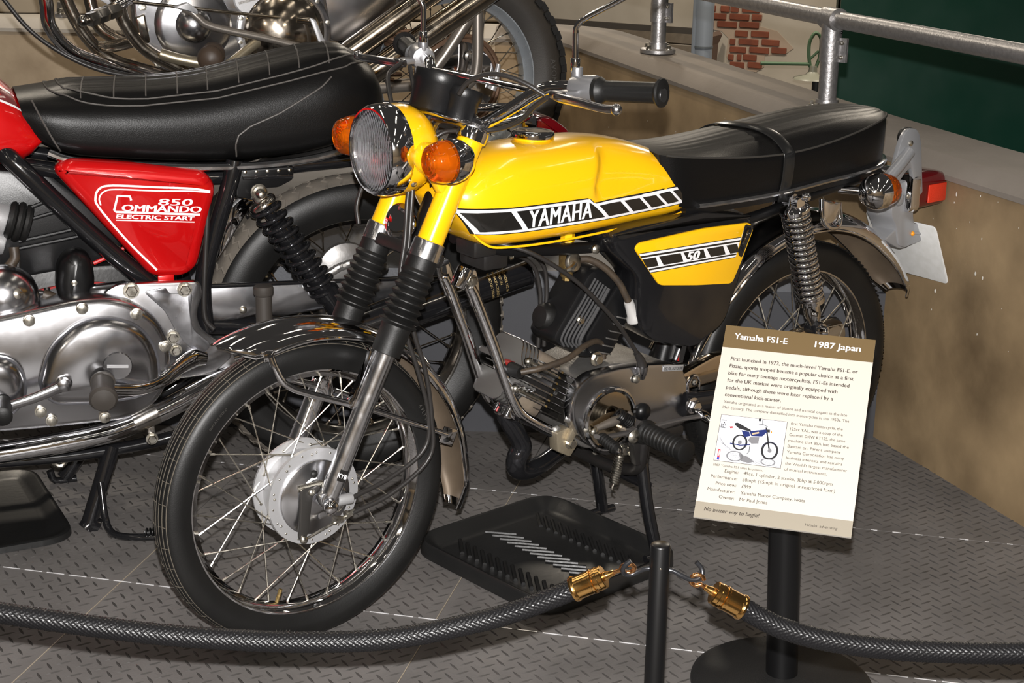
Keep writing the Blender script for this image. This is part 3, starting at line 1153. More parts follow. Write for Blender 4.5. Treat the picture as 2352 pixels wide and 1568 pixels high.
# yokes
b = MB()
yk = round_poly([(.0, .102), (-.028, .085), (-.034, .0), (-.028, -.085), (.0, -.102), (.028, -.085), (.034, -.03), (.034, .03), (.028, .085)], .02)
uu = Vector((.8995, 0, -.437))
b.prism(yk, lambda u, v, w: fk(.876, 0) + uu * u + FD * w + Vector((0, v, 0)), 0, .016, .004)
b.cyl(fk(.70, 0) + uu * .035, fk(.90, 0) + uu * .035, .021, n=24)
yb(b, 'top_yoke', ALU)
b = MB()
b.prism(yk, lambda u, v, w: fk(.668, 0) + uu * (u + .012) + FD * w + Vector((0, v * .98, 0)), 0, .022, .004)
yb(b, 'lower_yoke', BLACK_D)
b = MB()
b.cyl(fk(.66, 0) + uu * .035, fk(.87, 0) + uu * .035, .024, n=24)
yb(b, 'head_tube', BLACK_S)
b = MB()
for l in (.025, -.025):
    b.cyl(fk(.888, l) + uu * .02, fk(.905, l) + uu * .02, .013, n=16, bev=.002)
    b.hexbolt(fk(.905, l) + uu * .02, FD, .007, .009)
for l in (.045, .0, -.05):
    b.hexbolt(fk(.889, l) - uu * .018, FD, .008, .012)
yb(b, 'yoke_bolts', CHROME, kind='stuff')
# horn
b = MB()
b.lathe((.205, -.004, .718), (-.86, .25, .2), [(-.022, .004), (-.018, .022), (-.004, .033), (.004, .034), (.010, .028), (.013, .012), (.014, .001)], 28)
yb(b, 'horn', CHROME)

# ---- headlamp
hc = Vector((.147, 0, .848))
b = MB()
b.lathe(hc, (1, 0, 0), [(.001, .0665), (-.004, .0685), (-.004, .0715), (.002, .0755), (.014, .0775), (.034, .0770), (.036, .0755), (.036, .07)], 56, cap0=False, cap1=False)
hl = yb(b, 'headlamp_rim', CHROME)
b = MB()
b.lathe(hc, (1, 0, 0), [(.034, .0768), (.050, .0765), (.066, .0735), (.082, .066), (.096, .054), (.106, .038), (.112, .02), (.113, .001)], 56, cap0=False)
yb(b, 'headlamp_shell', YELLOW)
b = MB()
b.lathe(hc, (1, 0, 0), [(.004, .0665), (.016, .060), (.030, .048), (.042, .030), (.047, .010), (.047, .001)], 48, cap0=False)
yb(b, 'reflector', MIRROR, hl)
b = MB()
b.sph(hc + Vector((.030, 0, 0)), .008, 14, (1, 1, 1.6), (1, 0, 0))
yb(b, 'bulb', mat('bulb_glass', (0.5, 0.5, 0.48), 0, 0.1), hl)
LENSG = mat('fluted_glass', (0.97, 0.98, 1.0), 0, 0.02, trans=1.0, ior=1.33)
nt = LENSG.node_tree
wv = nt.nodes.new('ShaderNodeTexWave')
wv.bands_direction = 'Y'
wv.inputs['Scale'].default_value = 62.0
wv.inputs['Distortion'].default_value = 0.6
tcn = [n for n in nt.nodes if n.type == 'TEX_COORD'][0]
bpn = nt.nodes.new('ShaderNodeBump')
bpn.inputs['Strength'].default_value = 0.45
bpn.inputs['Distance'].default_value = 0.004
nt.links.new(tcn.outputs['Object'], wv.inputs['Vector'])
nt.links.new(wv.outputs['Fac'], bpn.inputs['Height'])
nt.links.new(bpn.outputs['Normal'], nt.nodes['Principled BSDF'].inputs['Normal'])
b = MB()
b.lathe(hc, (1, 0, 0), [(-.0125, .001), (-.0118, .020), (-.0095, .040), (-.006, .055), (-.001, .0668), (.001, .0668), (-.003, .055), (-.0065, .040), (-.0088, .020), (-.0095, .001)], 56)
yb(b, 'headlamp_lens', LENSG, hl)
b = MB()
b.dome_bolt((.190, .060, .798), (0, .75, -.65), .0055, .004)
yb(b, 'adjuster_screw', STEEL, hl)


def indicator(c, fwd, stem_to, m_cup=CHROME):
    c = Vector(c)
    f = Vector(fwd).normalized()
    b = MB()
    b.lathe(c, f, [(-.044, .003), (-.042, .012), (-.034, .024), (-.020, .033), (-.006, .0370), (.004, .0372), (.005, .0350)], 36)
    cup = yb(b, 'indicator_cup', m_cup)
    b = MB()
    b.lathe(c, f, [(.004, .0352), (.016, .0345), (.030, .0315), (.038, .0275), (.041, .022), (.0405, .020), (.0425, .018), (.042, .014), (.0435, .012), (.043, .007), (.0445, .005), (.0445, .001)], 72, cap0=False, rf=lambda th, t: 1 + (.012 * cos(30 * th) if .006 < t < .039 else 0))
    yb(b, 'amber_lens', AMBER, cup)
    b = MB()
    b.lathe(c, f, [(.002, .034), (.003, .033), (.006, .022), (.010, .010), (.026, .009), (.032, .005), (.034, .001)], 24, cap0=True)
    yb(b, 'indicator_reflector', mat('amber_inner', (0.85, 0.75, 0.55), 0.3, 0.35), cup)
    b = MB()
    d = Vector(stem_to) - (c - f * .012)
    b.cyl(c - f * .012, stem_to, .0085, n=18)
    yb(b, 'indicator_stem', m_cup, cup)
    return cup


indicator((.205, .145, .8485), (-1, 0, 0), (.215, .075, .846))
indicator((.205, -.145, .8485), (-1, 0, 0), (.215, -.075, .846))

# ---- fuel tank
TZB = [(.258, .756), (.272, .735), (.300, .698), (.325, .677), (.36, .671), (.484, .670), (.593, .6735), (.675, .6776), (.76, .683), (.785, .690), (.800, .705)]
TZT = [(.258, .770), (.272, .790), (.300, .8135), (.330, .826), (.369, .8365), (.425, .840), (.52, .8425), (.63, .835), (.704, .816), (.769, .789), (.790, .776), (.800, .745)]
TW = [(.258, .050), (.275, .072), (.300, .087), (.340, .098), (.42, .104), (.52, .105), (.60, .102), (.70, .096), (.76, .091), (.79, .080), (.800, .060)]


def tank_ring(x, n=48):
    zb, zt, w = smooth_tab(TZB, x), smooth_tab(TZT, x), smooth_tab(TW, x)
    zw = zb + (zt - zb) * .40
    R = []
    for i in range(n):
        a = 2 * PI * i / n
        c, s = cos(a), sin(a)
        if s >= 0:
            e = 2 / 2.7
            l, z = w * math.copysign(abs(c) ** e, c), zw + (zt - zw) * abs(s) ** e
            if x > .3:
                z += 0
        else:
            e = 2 / 4.2
            l, z = w * (1 - .10 * abs(s)) * math.copysign(abs(c) ** e, c), zw - (zw - zb) * abs(s) ** e
        # knee recess above the stripe
        xc = .530 + (z - .746) * .42
        k = sstep(xc, xc + .018, x) * sstep(.742, .752, z) * (1 - sstep(.815, .845, z)) * (1 - .75 * sstep(.60, .74, x))
        l *= 1 - .13 * k
        R.append(Vector((x, l, z)))
    return R


xs = [.258, .262, .268, .276, .286, .30, .315, .33, .35, .375, .40, .43, .46, .49, .51, .52, .528, .534, .540, .546, .552, .558, .566, .575, .59, .61, .64, .67, .70, .73, .755, .775, .787, .795, .800]
tk = MB()
tk.rings([tank_ring(x) for x in xs])
TB = bvh_of(tk)
tank = yb(tk, 'fuel_tank', YELLOW, smooth=60)
b = MB()
b.tube([(x, -sg * 0 + lerp_tab(TW, x) * .885 * s, smooth_tab(TZB, x) + .0035) for s in (1,) for sg in (0,) for x in (.30, .315, .335, .37, .42, .5, .6, .7, .76, .785)], .0022, 8, 4)
b.tube([(x, -lerp_tab(TW, x) * .885, smooth_tab(TZB, x) + .0035) for x in (.30, .315, .335, .37, .42, .5, .6, .7, .76, .785)], .0022, 8, 4)
yb(b, 'tank_seam', YELLOW, tank)
# filler cap
b = MB()
b.lathe((.478, 0, .834), (0, 0, 1), [(0, .0345), (.0105, .0345)], 40)
yb(b, 'filler_neck', YELLOW, tank)
b = MB()
b.lathe((.478, 0, .8425), (.03, 0, 1), [(0, .034), (.001, .0385), (.008, .0392), (.012, .0375), (.0135, .033), (.0125, .029), (.0135, .012), (.0135, .001)], 48)
yb(b, 'filler_cap', CHROME, tank)
# side stripe: white bands with black panels
top = polyline([(.2672, .7478), (.3647, .7443), (.5275, .7445), (.5395, .7345), (.5756, .7370), (.6775, .7385), (.795, .7440)])
bot = polyline([(.3030, .7035), (.3891, .7015), (.5645, .7030), (.6819, .7065), (.798, .7125)])


def stripe_edge(tab):
    return lambda s: (lambda x: (x, lerp_tab(tab, x)))(s)


T1 = [(.2672, .7478), (.3647, .7443), (.5275, .7445), (.5395, .7345), (.5756, .7370), (.6775, .7385), (.795, .7440)]
B1 = [(.3030, .7035), (.3891, .7015), (.5645, .7030), (.6819, .7065), (.798, .7125)]
SK = 0.62      # slant of the dividing bars


def tank_quad(name, m, x0, x1, up, lo, off, nv=5, parent=tank, slant0=None, slant1=None):
    """piece between the stripe edges (up/lo are insets), bounded by slanted ends"""
    b = MB()
    nu = max(2, int((x1 - x0) / .008))
    g = []
    for i in range(nu + 1):
        s = i / nu
        col = []
        for j in range(nv + 1):
            t = j / nv
            a0 = x0 + (slant0 if slant0 is not None else SK) * .042 * t
            a1 = x1 + (slant1 if slant1 is not None else SK) * .042 * t
            x = a0 + (a1 - a0) * s
            zt_, zb_ = lerp_tab(T1, x) - up, lerp_tab(B1, x) + lo
            col.append(drape(TB, x, zt_ + (zb_ - zt_) * t, off, .09))
        g.append(col)
    b.rings(g, closed=False)
    return yb(b, name, m, parent, 60)


tank_quad('stripe_outline', DECAL_K, .2660, .772, -.0022, -.0022, .0010, slant0=.85)
tank_quad('stripe_band', WHITE, .2685, .770, 0, 0, .0019, slant0=.85)
segs = [(.2760, .3610, .78), (.3700, .5420, None), (.5500, .6015, None), (.6090, .6480, None), (.6545, .6890, None), (.6950, .7250, None), (.7310, .7540, None), (.7590, .7700, None)]
for i, (a, c, s0) in enumerate(segs):
    tank_quad('stripe_panel', DECAL_K, a, c - .0015, .0048, .0048, .0028, slant0=s0)
v, f = text_geo('YAMAHA', .0400, 0, 0, 1.08, 'LEFT', .68)
x0 = min(p[0] for p in v)
x1 = max(p[0] for p in v)
zm = max(p[1] for p in v)
b = MB()
sc = .136 / (x1 - x0)
for dx in (-.0011, .0, .0011):
    b.add([drape(TB, .3970 + dx + (p[0] - x0) * sc, .7084 + p[1] / zm * .0296 + (p[0] - x0) * sc * .022, .0036 + dx * .1) for p in v], f)
yb(b, 'tank_lettering', WHITE, tank, 0)
# fuel tap
b = MB()
b.cyl((.531, .042, .655), (.531, .042, .672), .013, n=6)
yb(b, 'tap_nut', YELLOW, tank)
b = MB()
b.cyl((.531, .042, .643), (.531, .042, .656), .0115, n=6)
b.cyl((.531, .042, .622), (.531, .042, .650), .0075, n=12)
b.box((.531, .042, .616), (.024, .024, .030), None, .004)
b.cyl((.531, .042, .588), (.531, .042, .606), .0115, n=14, bev=.002)
b.cyl((.531, .042, .582), (.531, .042, .589), .008, n=6)
tap = yb(b, 'fuel_tap', BRASS_D)
b = MB()
b.lathe((.534, .052, .618), (.2, 1, .15), [(0, .006), (0, .0185), (.004, .0190), (.008, .0170), (.010, .005)], 26)
b.tube([(.533, .063, .618), (.522, .066, .611), (.510, .066, .608)], [.005, .006, .004], 8, 3)
yb(b, 'tap_lever', STEEL, tap)

# ---- seat
SZB = [(.735, .7100), (.78, .697), (.88, .6985), (1.0, .703), (1.12, .7140), (1.24, .7210), (1.33, .7260), (1.388, .7300)]
SZW = [(.735, .8030), (.78, .796), (.88, .7860), (.98, .7830), (1.05, .7870), (1.12, .7960), (1.20, .8100), (1.28, .8230), (1.34, .8260), (1.388, .8220)]
SZC = [(.735, .8100), (.78, .8060), (.88, .8140), (.98, .8250), (1.10, .8370), (1.20, .8425), (1.29, .8420), (1.34, .8370), (1.388, .8270)]
SWW = [(.735, .078), (.75, .092), (.78, .101), (.85, .108), (.98, .114), (1.10, .117), (1.20, .114), (1.26, .104), (1.305, .086), (1.340, .060), (1.358, .040), (1.370, .012)]


def seat_ring(x, n=60, gr=.0009):
    zb, zw, zcn, w = smooth_tab(SZB, x), smooth_tab(SZW, x), smooth_tab(SZC, x), smooth_tab(SWW, x)
    R = []
    # near side wall up, over the top, far wall down
    side = 8
    for j in range(side):
        t = j / side
        l = w * (.93 + .07 * t + .035 * sin(PI * t))
        R.append(Vector((x, l, zb + (zw - zb) * t)))
    m = n - 2 * side
    for j in range(m + 1):
        t = j / m
        l = w * cos(PI * t)
        q = (1 - abs(l / w) ** 2.6)
        z = zw + (zcn - zw) * q
        if x > .76 and x < 1.375:
            for g in (-.075, -.055, -.035, -.015, .015, .035, .055, .075):
                gg = g * min(1, w / .10)
                z -= gr * math.exp(-((l - gg) / .0032) ** 2) * sstep(.76, .80, x) * (1 - sstep(1.33, 1.37, x))
        R.append(Vector((x, l, z)))
    for j in range(side - 1, -1, -1):
        t = j / side
        l = -w * (.93 + .07 * t + .035 * sin(PI * t))
        R.append(Vector((x, l, zb + (zw - zb) * t)))
    return R


sx = [.735, .738, .745, .755, .77, .79] + [.81 + .02 * i for i in range(24)] + [1.283, 1.295, 1.307, 1.318, 1.328, 1.337, 1.345, 1.352, 1.358, 1.363, 1.367, 1.370]
st = MB()
# the front of the cover leans forward with height and hugs the tank
st.rings([[Vector((p.x - .030 * max(0, (p.z - .70) / .11) * (1 - sstep(.735, .86, p.x)) + (.012 if p.x < .7351 else 0) * 0, p.y, p.z)) for p in seat_ring(x, 84)] for x in sx])
SB = bvh_of(st)
seat = yb(st, 'seat', VINYL, smooth=50)
b = MB()
wl = []
for x in sx[2:]:
    w = smooth_tab(SWW, x)
    wl.append(Vector((x - .030 * max(0, (smooth_tab(SZW, x) - .70) / .11) * (1 - sstep(.735, .86, x)), w * 1.006, smooth_tab(SZW, x) + .0005)))
wl += [Vector((p.x, -p.y, p.z)) for p in wl[::-1]]
b.tube(wl, .0022, 7, 1)
yb(b, 'seat_welt', mat('welt_vinyl', (0.035, 0.033, 0.03), 0, 0.3), seat)
b = MB()
tr = [Vector((x, smooth_tab(SWW, x) * .955 + .002, smooth_tab(SZB, x) + .006)) for x in sx[5:]]
tr += [Vector((p.x, -p.y, p.z)) for p in tr[::-1]]
b.tube(tr, .0078, 8, 1, flat=(1.2, .75))
yb(b, 'seat_trim', CHROME_F, seat)
b = MB()
base = [Vector((x, smooth_tab(SWW, x) * .92, smooth_tab(SZB, x) - .004)) for x in sx[4:-4]]
pl = [(p.x, p.y) for p in base] + [(p.x, -p.y) for p in base[::-1]]
b.prism(pl, lambda u, v, w: (u, v, smooth_tab(SZB, u) + w), -.012, .004)
yb(b, 'seat_base', BLACK_S, seat, 0)
# strap across the seat
R = []
nring = len(seat_ring(1.0, 84, 0))
for j in range(nring):
    p0 = seat_ring(1.0, 84, 0)[j]
    xo = 1.006 - .034 * (1 - sstep(-.02, .11, p0.y))
    low = -.014 if j in (0, nring - 1) else 0
    row = []
    for dd in (-.014, -.0125, -.011, -.003, 0, .003, .011, .0125, .014):
        p = seat_ring(xo + dd, 84, 0)[j]
        up = .0010 if abs(dd) < .0115 else .0002
        k = max(-1, min(1, p.y / .11))
        row.append(Vector((xo + dd, p.y + k * (.0012 + up), p.z + (.0012 + up) * (1 - abs(k)) + (.001 if p.z > .77 else 0) + low)))
    R.append(row)
b = MB()
b.rings(R, closed=False)
o = yb(b, 'seat_strap', mat('strap_vinyl', (0.012, 0.012, 0.012), 0, 0.22), seat, 60)
sm = o.modifiers.new('thickness', 'SOLIDIFY')
sm.thickness = 0.0025
sm.offset = 1.0

# ---- side cover
CV = round_poly([(.577, .675), (.62, .682), (.79, .689), (.905, .676), (.935, .658), (.908, .548), (.872, .462), (.80, .4235), (.695, .452), (.660, .480), (.652, .582), (.590, .640)], .022)
b = MB()
b.prism(CV, lambda u, v, w: (u, w, v), .03, .108, .010)
cv = yb(b, 'side_cover', BLACK)
CVB = bvh_of(b)
b = MB()
YP = round_poly([(.632, .642), (.642, .652), (.80, .6605), (.918, .658), (.930, .645), (.902, .583), (.881, .542), (.790, .551), (.696, .564)], .010)
b.prism(YP, lambda u, v, w: (u, w, v), .104, .1125, .0025)
yp = yb(b, 'cover_panel', YELLOW, cv)
b = MB()
b.prism(round_poly([(.905, .657), (.928, .650), (.900, .590), (.890, .60), (.897, .628)], .006), lambda u, v, w: (u, w, v), .1105, .1140, .001)
yb(b, 'panel_notch', BLACK, cv)
b = MB()
b.tube([(.915, .115, .649), (.908, .120, .640), (.905, .118, .628), (.899, .118, .618), (.902, .114, .606)], [.003, .0045, .004, .0045, .003], 8, 4)
yb(b, 'cover_clip', BLACK, cv)


def flat_quad(name, m, pts, lat, parent):
    b = MB()
    b.add([Vector((p[0], lat, p[1])) for p in pts], [tuple(range(len(pts)))])
    return yb(b, name, m, parent, 0)


pz = lambda x: .6285 + (x - .645) * .0
flat_quad('panel_band_edge', DECAL_K, [(.6405, .6325), (.8960, .6325), (.884, .5935), (.6720, .5915)], .11265, cv)
flat_quad('panel_band', WHITE, [(.6420, .6310), (.8955, .6310), (.885, .5950), (.6705, .5930)], .1128, cv)
flat_quad('panel_band_line', DECAL_K, [(.6445, .6268), (.8945, .6268), (.8935, .6232), (.6475, .6232)], .1130, cv)
flat_quad('panel_band_line', DECAL_K, [(.6655, .6005), (.8865, .6015), (.8855, .5985), (.6675, .5970)], .1130, cv)
for a, c in ((.6500, .6820), (.6900, .7430), (.7500, .8000), (.8080, .8500), (.8580, .8860)):
    flat_quad('band_panel', DECAL_K, [(a, .6205), (c, .6205), (c + .008, .6030), (a + .012, .6030)], .1131, cv)
v, f = text_geo('50', .026, .0005, .25, 1.0)
b = MB()
for k in (-1, 0, 1):
    b.add([Vector((.7565 + k * .0008 + p[0] * 1.22, .1134 + k * .0001, .6032 + p[1] * .90)) for p in v], f)
yb(b, 'cover_lettering', WHITE, cv, 0)
b = MB()
b.prism(round_poly([(.585, .672), (.80, .690), (.925, .670), (.915, .664), (.80, .678), (.60, .662)], .004), lambda u, v, w: (u, w, v), .100, .1105, .002)
yb(b, 'cover_rim', BLACK_D, cv)

# ---- frame
b = MB()
b.tube([(.29, 0, .78), (.33, 0, .745), (.45, 0, .70), (.62, 0, .655), (.80, 0, .60), (.84, 0, .50), (.80, 0, .34)], .021, 14, 5)
fr = yb(b, 'frame_spine', BLACK_S)
for s in (1, -1):
    b = MB()
    b.tube([(.33, s * .03, .672), (.42, s * .046, .652), (.60, s * .058, .640), (.72, s * .066, .640), (.95, s * .075, .655), (1.10, s * .085, .685), (1.30, s * .085, .715)], .011, 12, 5)
    yb(b, 'frame_rail', BLACK_S)
b = MB()
b.box((.375, 0, .642), (.055, .08, .042), None, .008)
b.box((.345, .02, .665), (.05, .06, .03), None, .006)
yb(b, 'frame_gusset', BLACK_D)
b = MB()
b.dome_bolt((.575, .068, .640), LAT, .009, .008)
yb(b, 'frame_bolt', STEEL)

# ---- chromed engine guard: two bent tubes
for s, x0 in ((1, 0), (-1, 0)):
    l0 = s * .042
    b = MB()
    b.tube([(.317, l0, .600), (.328, l0, .580), (.345, s * .043, .54), (.372, s * .044, .475), (.400, s * .046, .400), (.414, s * .047, .368), (.432, s * .048, .342), (.465, s * .049, .318), (.505, s * .050, .293), (.522, s * .050, .283)], .0105, 16, 6)
    gu = yb(b, 'engine_guard', CHROME)
    b = MB()
    b.prism(round_poly([(.303, .632), (.327, .632), (.335, .60), (.338, .562), (.322, .560), (.306, .60)], .008), lambda u, v, w: (u, w, v), l0 - .004, l0 + .004, .0015)
    yb(b, 'guard_tab', CHROME, gu)
    b = MB()
    b.hexbolt((.318, l0 + s * .004, .612), (0, s, 0), .008, .008)
    yb(b, 'guard_bolt', STEEL, gu)
b = MB()
b.cyl((.283, .052, .606), (.30, .054, .640), .014, n=20, bev=.003)
yb(b, 'steering_stop', CHROME)
b = MB()
b.prism(round_poly([(.497, .300), (.525, .306), (.548, .268), (.530, .246), (.500, .262)], .004), lambda u, v, w: (u, w, v), .044, .070, .002)
b.box((.53, .075, .300), (.014, .012, .045), Matrix.Rotation(rad(30), 3, 'Y'), .002)
gb = yb(b, 'guard_bracket', mat('bronze_bracket', (0.34, 0.29, 0.21), 0.7, 0.45, bump=(160, .3)))
b = MB()
b.hexbolt((.527, .070, .275), LAT, .0085, .010)
yb(b, 'bracket_bolt', STEEL, gb)

# ---- engine
EC = Vector((.60, 0, .315))
EA = Vector((-.857, 0, .515))
ET = Vector((.515, 0, .857))


def en(s, l, t):
    return EC + EA * s + ET * t + Vector((0, l, 0))


b = MB()
b.prism(round_poly([(.535, .285), (.525, .34), (.555, .40), (.62, .415), (.69, .405), (.76, .395), (.79, .37), (.80, .28), (.74, .262), (.60, .245), (.555, .258)], .016), lambda u, v, w: (u, w, v), -.085, .068, .006)
eng = yb(b, 'crankcase', ALU_C)
CC = round_poly([(.512, .342, .03), (.523, .385, .03), (.553, .4075, .03), (.62, .4100), (.684, .4065), (.757, .397, .012), (.783, .385, .02), (.802, .345, .02), (.797, .314), (.804, .281), (.797, .267), (.70, .258), (.650, .252), (.598, .2475, .03), (.534, .282, .03)], .012, 5)
b = MB()
b.prism(CC, lambda u, v, w: (u, w, v), .066, .092, .007, 0)
cov = yb(b, 'engine_cover', ALU)
b = MB()
b.lathe((.603, .085, .3145), LAT, [(0, .063), (.010, .0635), (.014, .0615), (.0155, .058), (.014, .054), (.009, .0525), (.004, .052)], 56, cap0=False, cap1=False)
yb(b, 'cover_ring', CHROME, eng)
b = MB()
b.lathe((.603, .0925, .3145), LAT, [(0, .0525), (.001, .0525), (.0015, .001)], 48)
yb(b, 'cover_disc', mat('bright_disc', (0.62, 0.52, 0.38), 1, 0.08), eng)  # mirror-polished disc, brown reflection put into its metal colour
b = MB()
b.box((.757, .0925, .388), (.052, .002, .012), Matrix.Rotation(rad(7.5), 3, 'Y'), .001)
yb(b, 'oil_plate', ALU_S, cov)
b = MB()
v, f = text_geo('USE OIL AUTOLUBE', .0085, .0001)
w = max(p[0] for p in v)
b.add([Vector((.733 + p[0] / w * .048, .0938, .3875 + p[1] - .00 - p[0] / w * .048 * .13)) for p in v], f)
yb(b, 'oil_plate_text', BLACK_S, cov, 0)
b = MB()
b.sph((.684, .093, .313), .0175, 22, (1, 1, .75), LAT)
yb(b, 'rubber_bung', BLACK_S, eng)
for p in ((.663, .094, .383), (.548, .094, .305), (.561, .100, .299), (.72, .094, .273)):
    b = MB()
    b.dome_bolt(p, LAT, .0085, .007)
    yb(b, 'cover_screw', STEEL, eng)
b = MB()
b.tube([(.672, .100, .410), (.674, .098, .398), (.678, .094, .382)], [.012, .011, .006], 12, 3)
yb(b, 'cable_boss', ALU, eng)
b = MB()
b.tube([(.656, .100, .437), (.668, .100, .420), (.674, .100, .402)], [.006, .0085, .010], 12, 3)
yb(b, 'cable_boot', HOSE, eng)
# cylinder barrel and fins
b = MB()
b.lathe(en(.02, 0, 0), EA, [(0, .045), (.08, .045), (.08, .040), (.125, .040)], 32)
b.prism([(-.05, -.045), (.05, -.045), (.05, .045), (-.05, .045)], lambda u, v, w: en(w, u, v), .03, .078)
yb(b, 'cylinder_barrel', BLACK_OIL)
for k in range(8):
    t = -.042 + k * .0115
    b = MB()
    b.prism(round_poly([(.083 - (.010 if k in (0, 7) else 0), -.066), (.083, .066), (.137, .066), (.137, -.066)], .008), lambda u, v, w: en(u, v, w), t - .0012, t + .0012, .0006)
    yb(b, 'cylinder_fin', BLACK_OIL)
    if 0 < k < 8:
        b = MB()
        b.prism(round_poly([(.132, -.068), (.132, .070), (.205 - abs(k - 3.5) * .004, .070), (.205, -.068)], .010), lambda u, v, w: en(u, v, w), t - .0012, t + .0012, .0005)
        hf = yb(b, 'head_fin', RIB_ALLOY)
        b = MB()
        b.cyl(en(.134, .0702, t), en(.198 - abs(k - 3.5) * .004, .0702, t), .0017, n=6)
        yb(b, 'fin_edge', ALU, hf)
        b = MB()
        b.cyl(en(.132, .0702, t), en(.137, .0702, t), .0021, n=6)
        yb(b, 'fin_tip', BRASS_D, hf)
b = MB()
b.prism(round_poly([(-.045, -.04), (.045, -.04), (.045, .04), (-.045, .04)], .015), lambda u, v, w: en(w, u, v), .12, .19)
yb(b, 'cylinder_head', BLACK_D)
hump = round_poly([(-.074, .022), (-.058, .020), (-.046, .030), (-.040, .060, .02), (.036, .060, .02), (.046, .034), (.060, .018), (.074, .016), (.074, .010), (-.074, .010)], .008)
for k in range(5):
    for sg in (1, -1):
        b = MB()
        b.prism([(u, v * sg) for u, v in hump], lambda u, v, w: en(w, u, v), .176 + k * .010, .1790 + k * .010, .0006)
        hr = yb(b, 'head_rib', RIB_ALLOY)
        b = MB()
        b.tube([en(.1792 + k * .010, u, v * sg) for u, v in hump[:-10]], .0011, 6, 1)
        yb(b, 'rib_edge', ALU, hr)
for sg in (1, -1):
    b = MB()
    b.prism(round_poly([(-.042, .012), (-.042, .058), (.040, .058), (.044, .03), (.044, .012)], .010), lambda u, v, w: en(w, u, v * sg), .118, .178, .002)
    yb(b, 'head_block', mat('brown_alloy', (0.33, 0.27, 0.20), 0.5, 0.5, bump=(120, .3), var=(30, .6, (0.16, 0.13, 0.11))))
for l, t in ((.055, .028), (.055, -.026), (-.052, .028), (-.052, -.026)):
    b = MB()
    b.dome_bolt(en(.205, l, t), EA, .008, .009)
    b.cyl(en(.13, l, t), en(.206, l, t), .0055, n=10)
    yb(b, 'head_nut', STEEL)
b = MB()
b.cyl(en(.19, .012, -.002), en(.222, .012, -.002), .012, n=6)
b.cyl(en(.215, .012, -.002), en(.235, .012, -.002), .007, n=14)
yb(b, 'spark_plug', NYLON)
b = MB()
b.tube([en(.208, .010, -.002), en(.224, .020, .001), en(.230, .034, .003), en(.229, .046, .003)], .0140, 16, 4)
cap = yb(b, 'plug_cap', REDCAP)
b = MB()
b.tube([en(.229, .044, .003), en(.224, .072, .004)], [.0135, .0115], 16, 1)
yb(b, 'cap_boot', RUBBER, cap)
b = MB()
b.tube([en(.224, .070, .004), (.445, .086, .440), (.50, .090, .449), (.545, .080, .462), (.59, .062, .461), (.612, .055, .445), (.618, .05, .42)], .0058, 12, 6)
yb(b, 'plug_lead', HOSE_B)
# inlet cover (black ribbed housing) with rubber duct
IC = round_poly([(.578, .592, .015), (.600, .598, .015), (.668, .572, .01), (.684, .552), (.676, .500), (.632, .418), (.565, .430), (.543, .448), (.508, .462), (.497, .480)], .012)
b = MB()
b.prism(IC, lambda u, v, w: (u, w, v), -.03, .052, .010)
ic = yb(b, 'inlet_housing', PLASTIC)
for k in range(6):
    # ribs along the slanting front edge
    o = .010 + k * .0105
    d = Vector((.60, 0, -.22)) * 0
    A = Vector((.583 + o * .62, .584 - o * .45))
    Bq = Vector((.507 + o * .80, .484 - o * .30))
    Cq = Vector((.512 + o * .95, .462 - o * .22))
    b = MB()
    b.tube([(A.x, .0535, A.y), ((A.x + Bq.x) / 2, .0545, (A.y + Bq.y) / 2), (Bq.x, .054, Bq.y), (Cq.x, .052, Cq.y)], .0022 if k < 5 else .004, 8, 4)
    yb(b, 'housing_rib', mat('rib_grey', (0.07, 0.07, 0.072), 0.2, 0.35), ic)
b = MB()
b.prism(round_poly([(.640, .565), (.668, .556), (.672, .505), (.628, .428), (.575, .436), (.566, .47)], .010), lambda u, v, w: (u, w, v), .050, .062, .004)
yb(b, 'housing_lid', PLASTIC, ic)
for k in range(6):
    b = MB()
    p0 = Vector((.640 - k * .008, .500 - k * .0125))
    b.box((p0.x + .010, .0635, p0.y - .003), (.030, .004, .0028), Matrix.Rotation(rad(18), 3, 'Y'), .001)
    yb(b, 'lid_rib', ALU_C, ic)
b = MB()
b.lathe((.530, .0, .500), (-.95, 0.05, .25), [(-.04, .018), (-.01, .018), (-.008, .022), (.0, .026), (.004, .0272), (.022, .0262), (.030, .020), (.032, .006)], 28)
yb(b, 'inlet_duct', RUBBER)
b = MB()
b.lathe((.530, .0, .500), (-.95, 0.05, .25), [(.000, .0262), (.000, .0280), (.004, .0280), (.004, .0262)], 28)
yb(b, 'duct_band', BRASS_D)
b = MB()
b.hexbolt((.588, .064, .428), LAT, .010, .010)
yb(b, 'housing_bolt', STEEL)
b = MB()
b.hexbolt((.556, .054, .505), LAT, .006, .006)
yb(b, 'housing_screw', STEEL)
# hoses and cables by the engine
b = MB()
b.tube([(.545, .044, .618), (.572, .054, .618), (.600, .066, .601), (.626, .076, .573), (.640, .080, .548), (.648, .082, .532)], .0066, 12, 6)
yb(b, 'fuel_hose', HOSE_B)
b = MB()
b.lathe((.647, .082, .534), (.45, .0, -1), [(0, .0066), (.001, .0090), (.030, .0115), (.034, .0145), (.042, .0155), (.046, .012)], 20)
yb(b, 'hose_filter', NYLON)
b = MB()
b.tube([(.36, .05, .676), (.42, .085, .655), (.50, .10, .602), (.56, .104, .548), (.61, .104, .496), (.645, .102, .452), (.665, .100, .424)], .0042, 10, 6)
yb(b, 'control_cable', HOSE)
b = MB()
b.tube([(.36, -.02, .66), (.455, -.02, .628), (.500, -.02, .600), (.517, -.02, .555), (.519, -.02, .51), (.516, -.02, .44)], .0042, 10, 5)
yb(b, 'control_cable', HOSE)
b = MB()
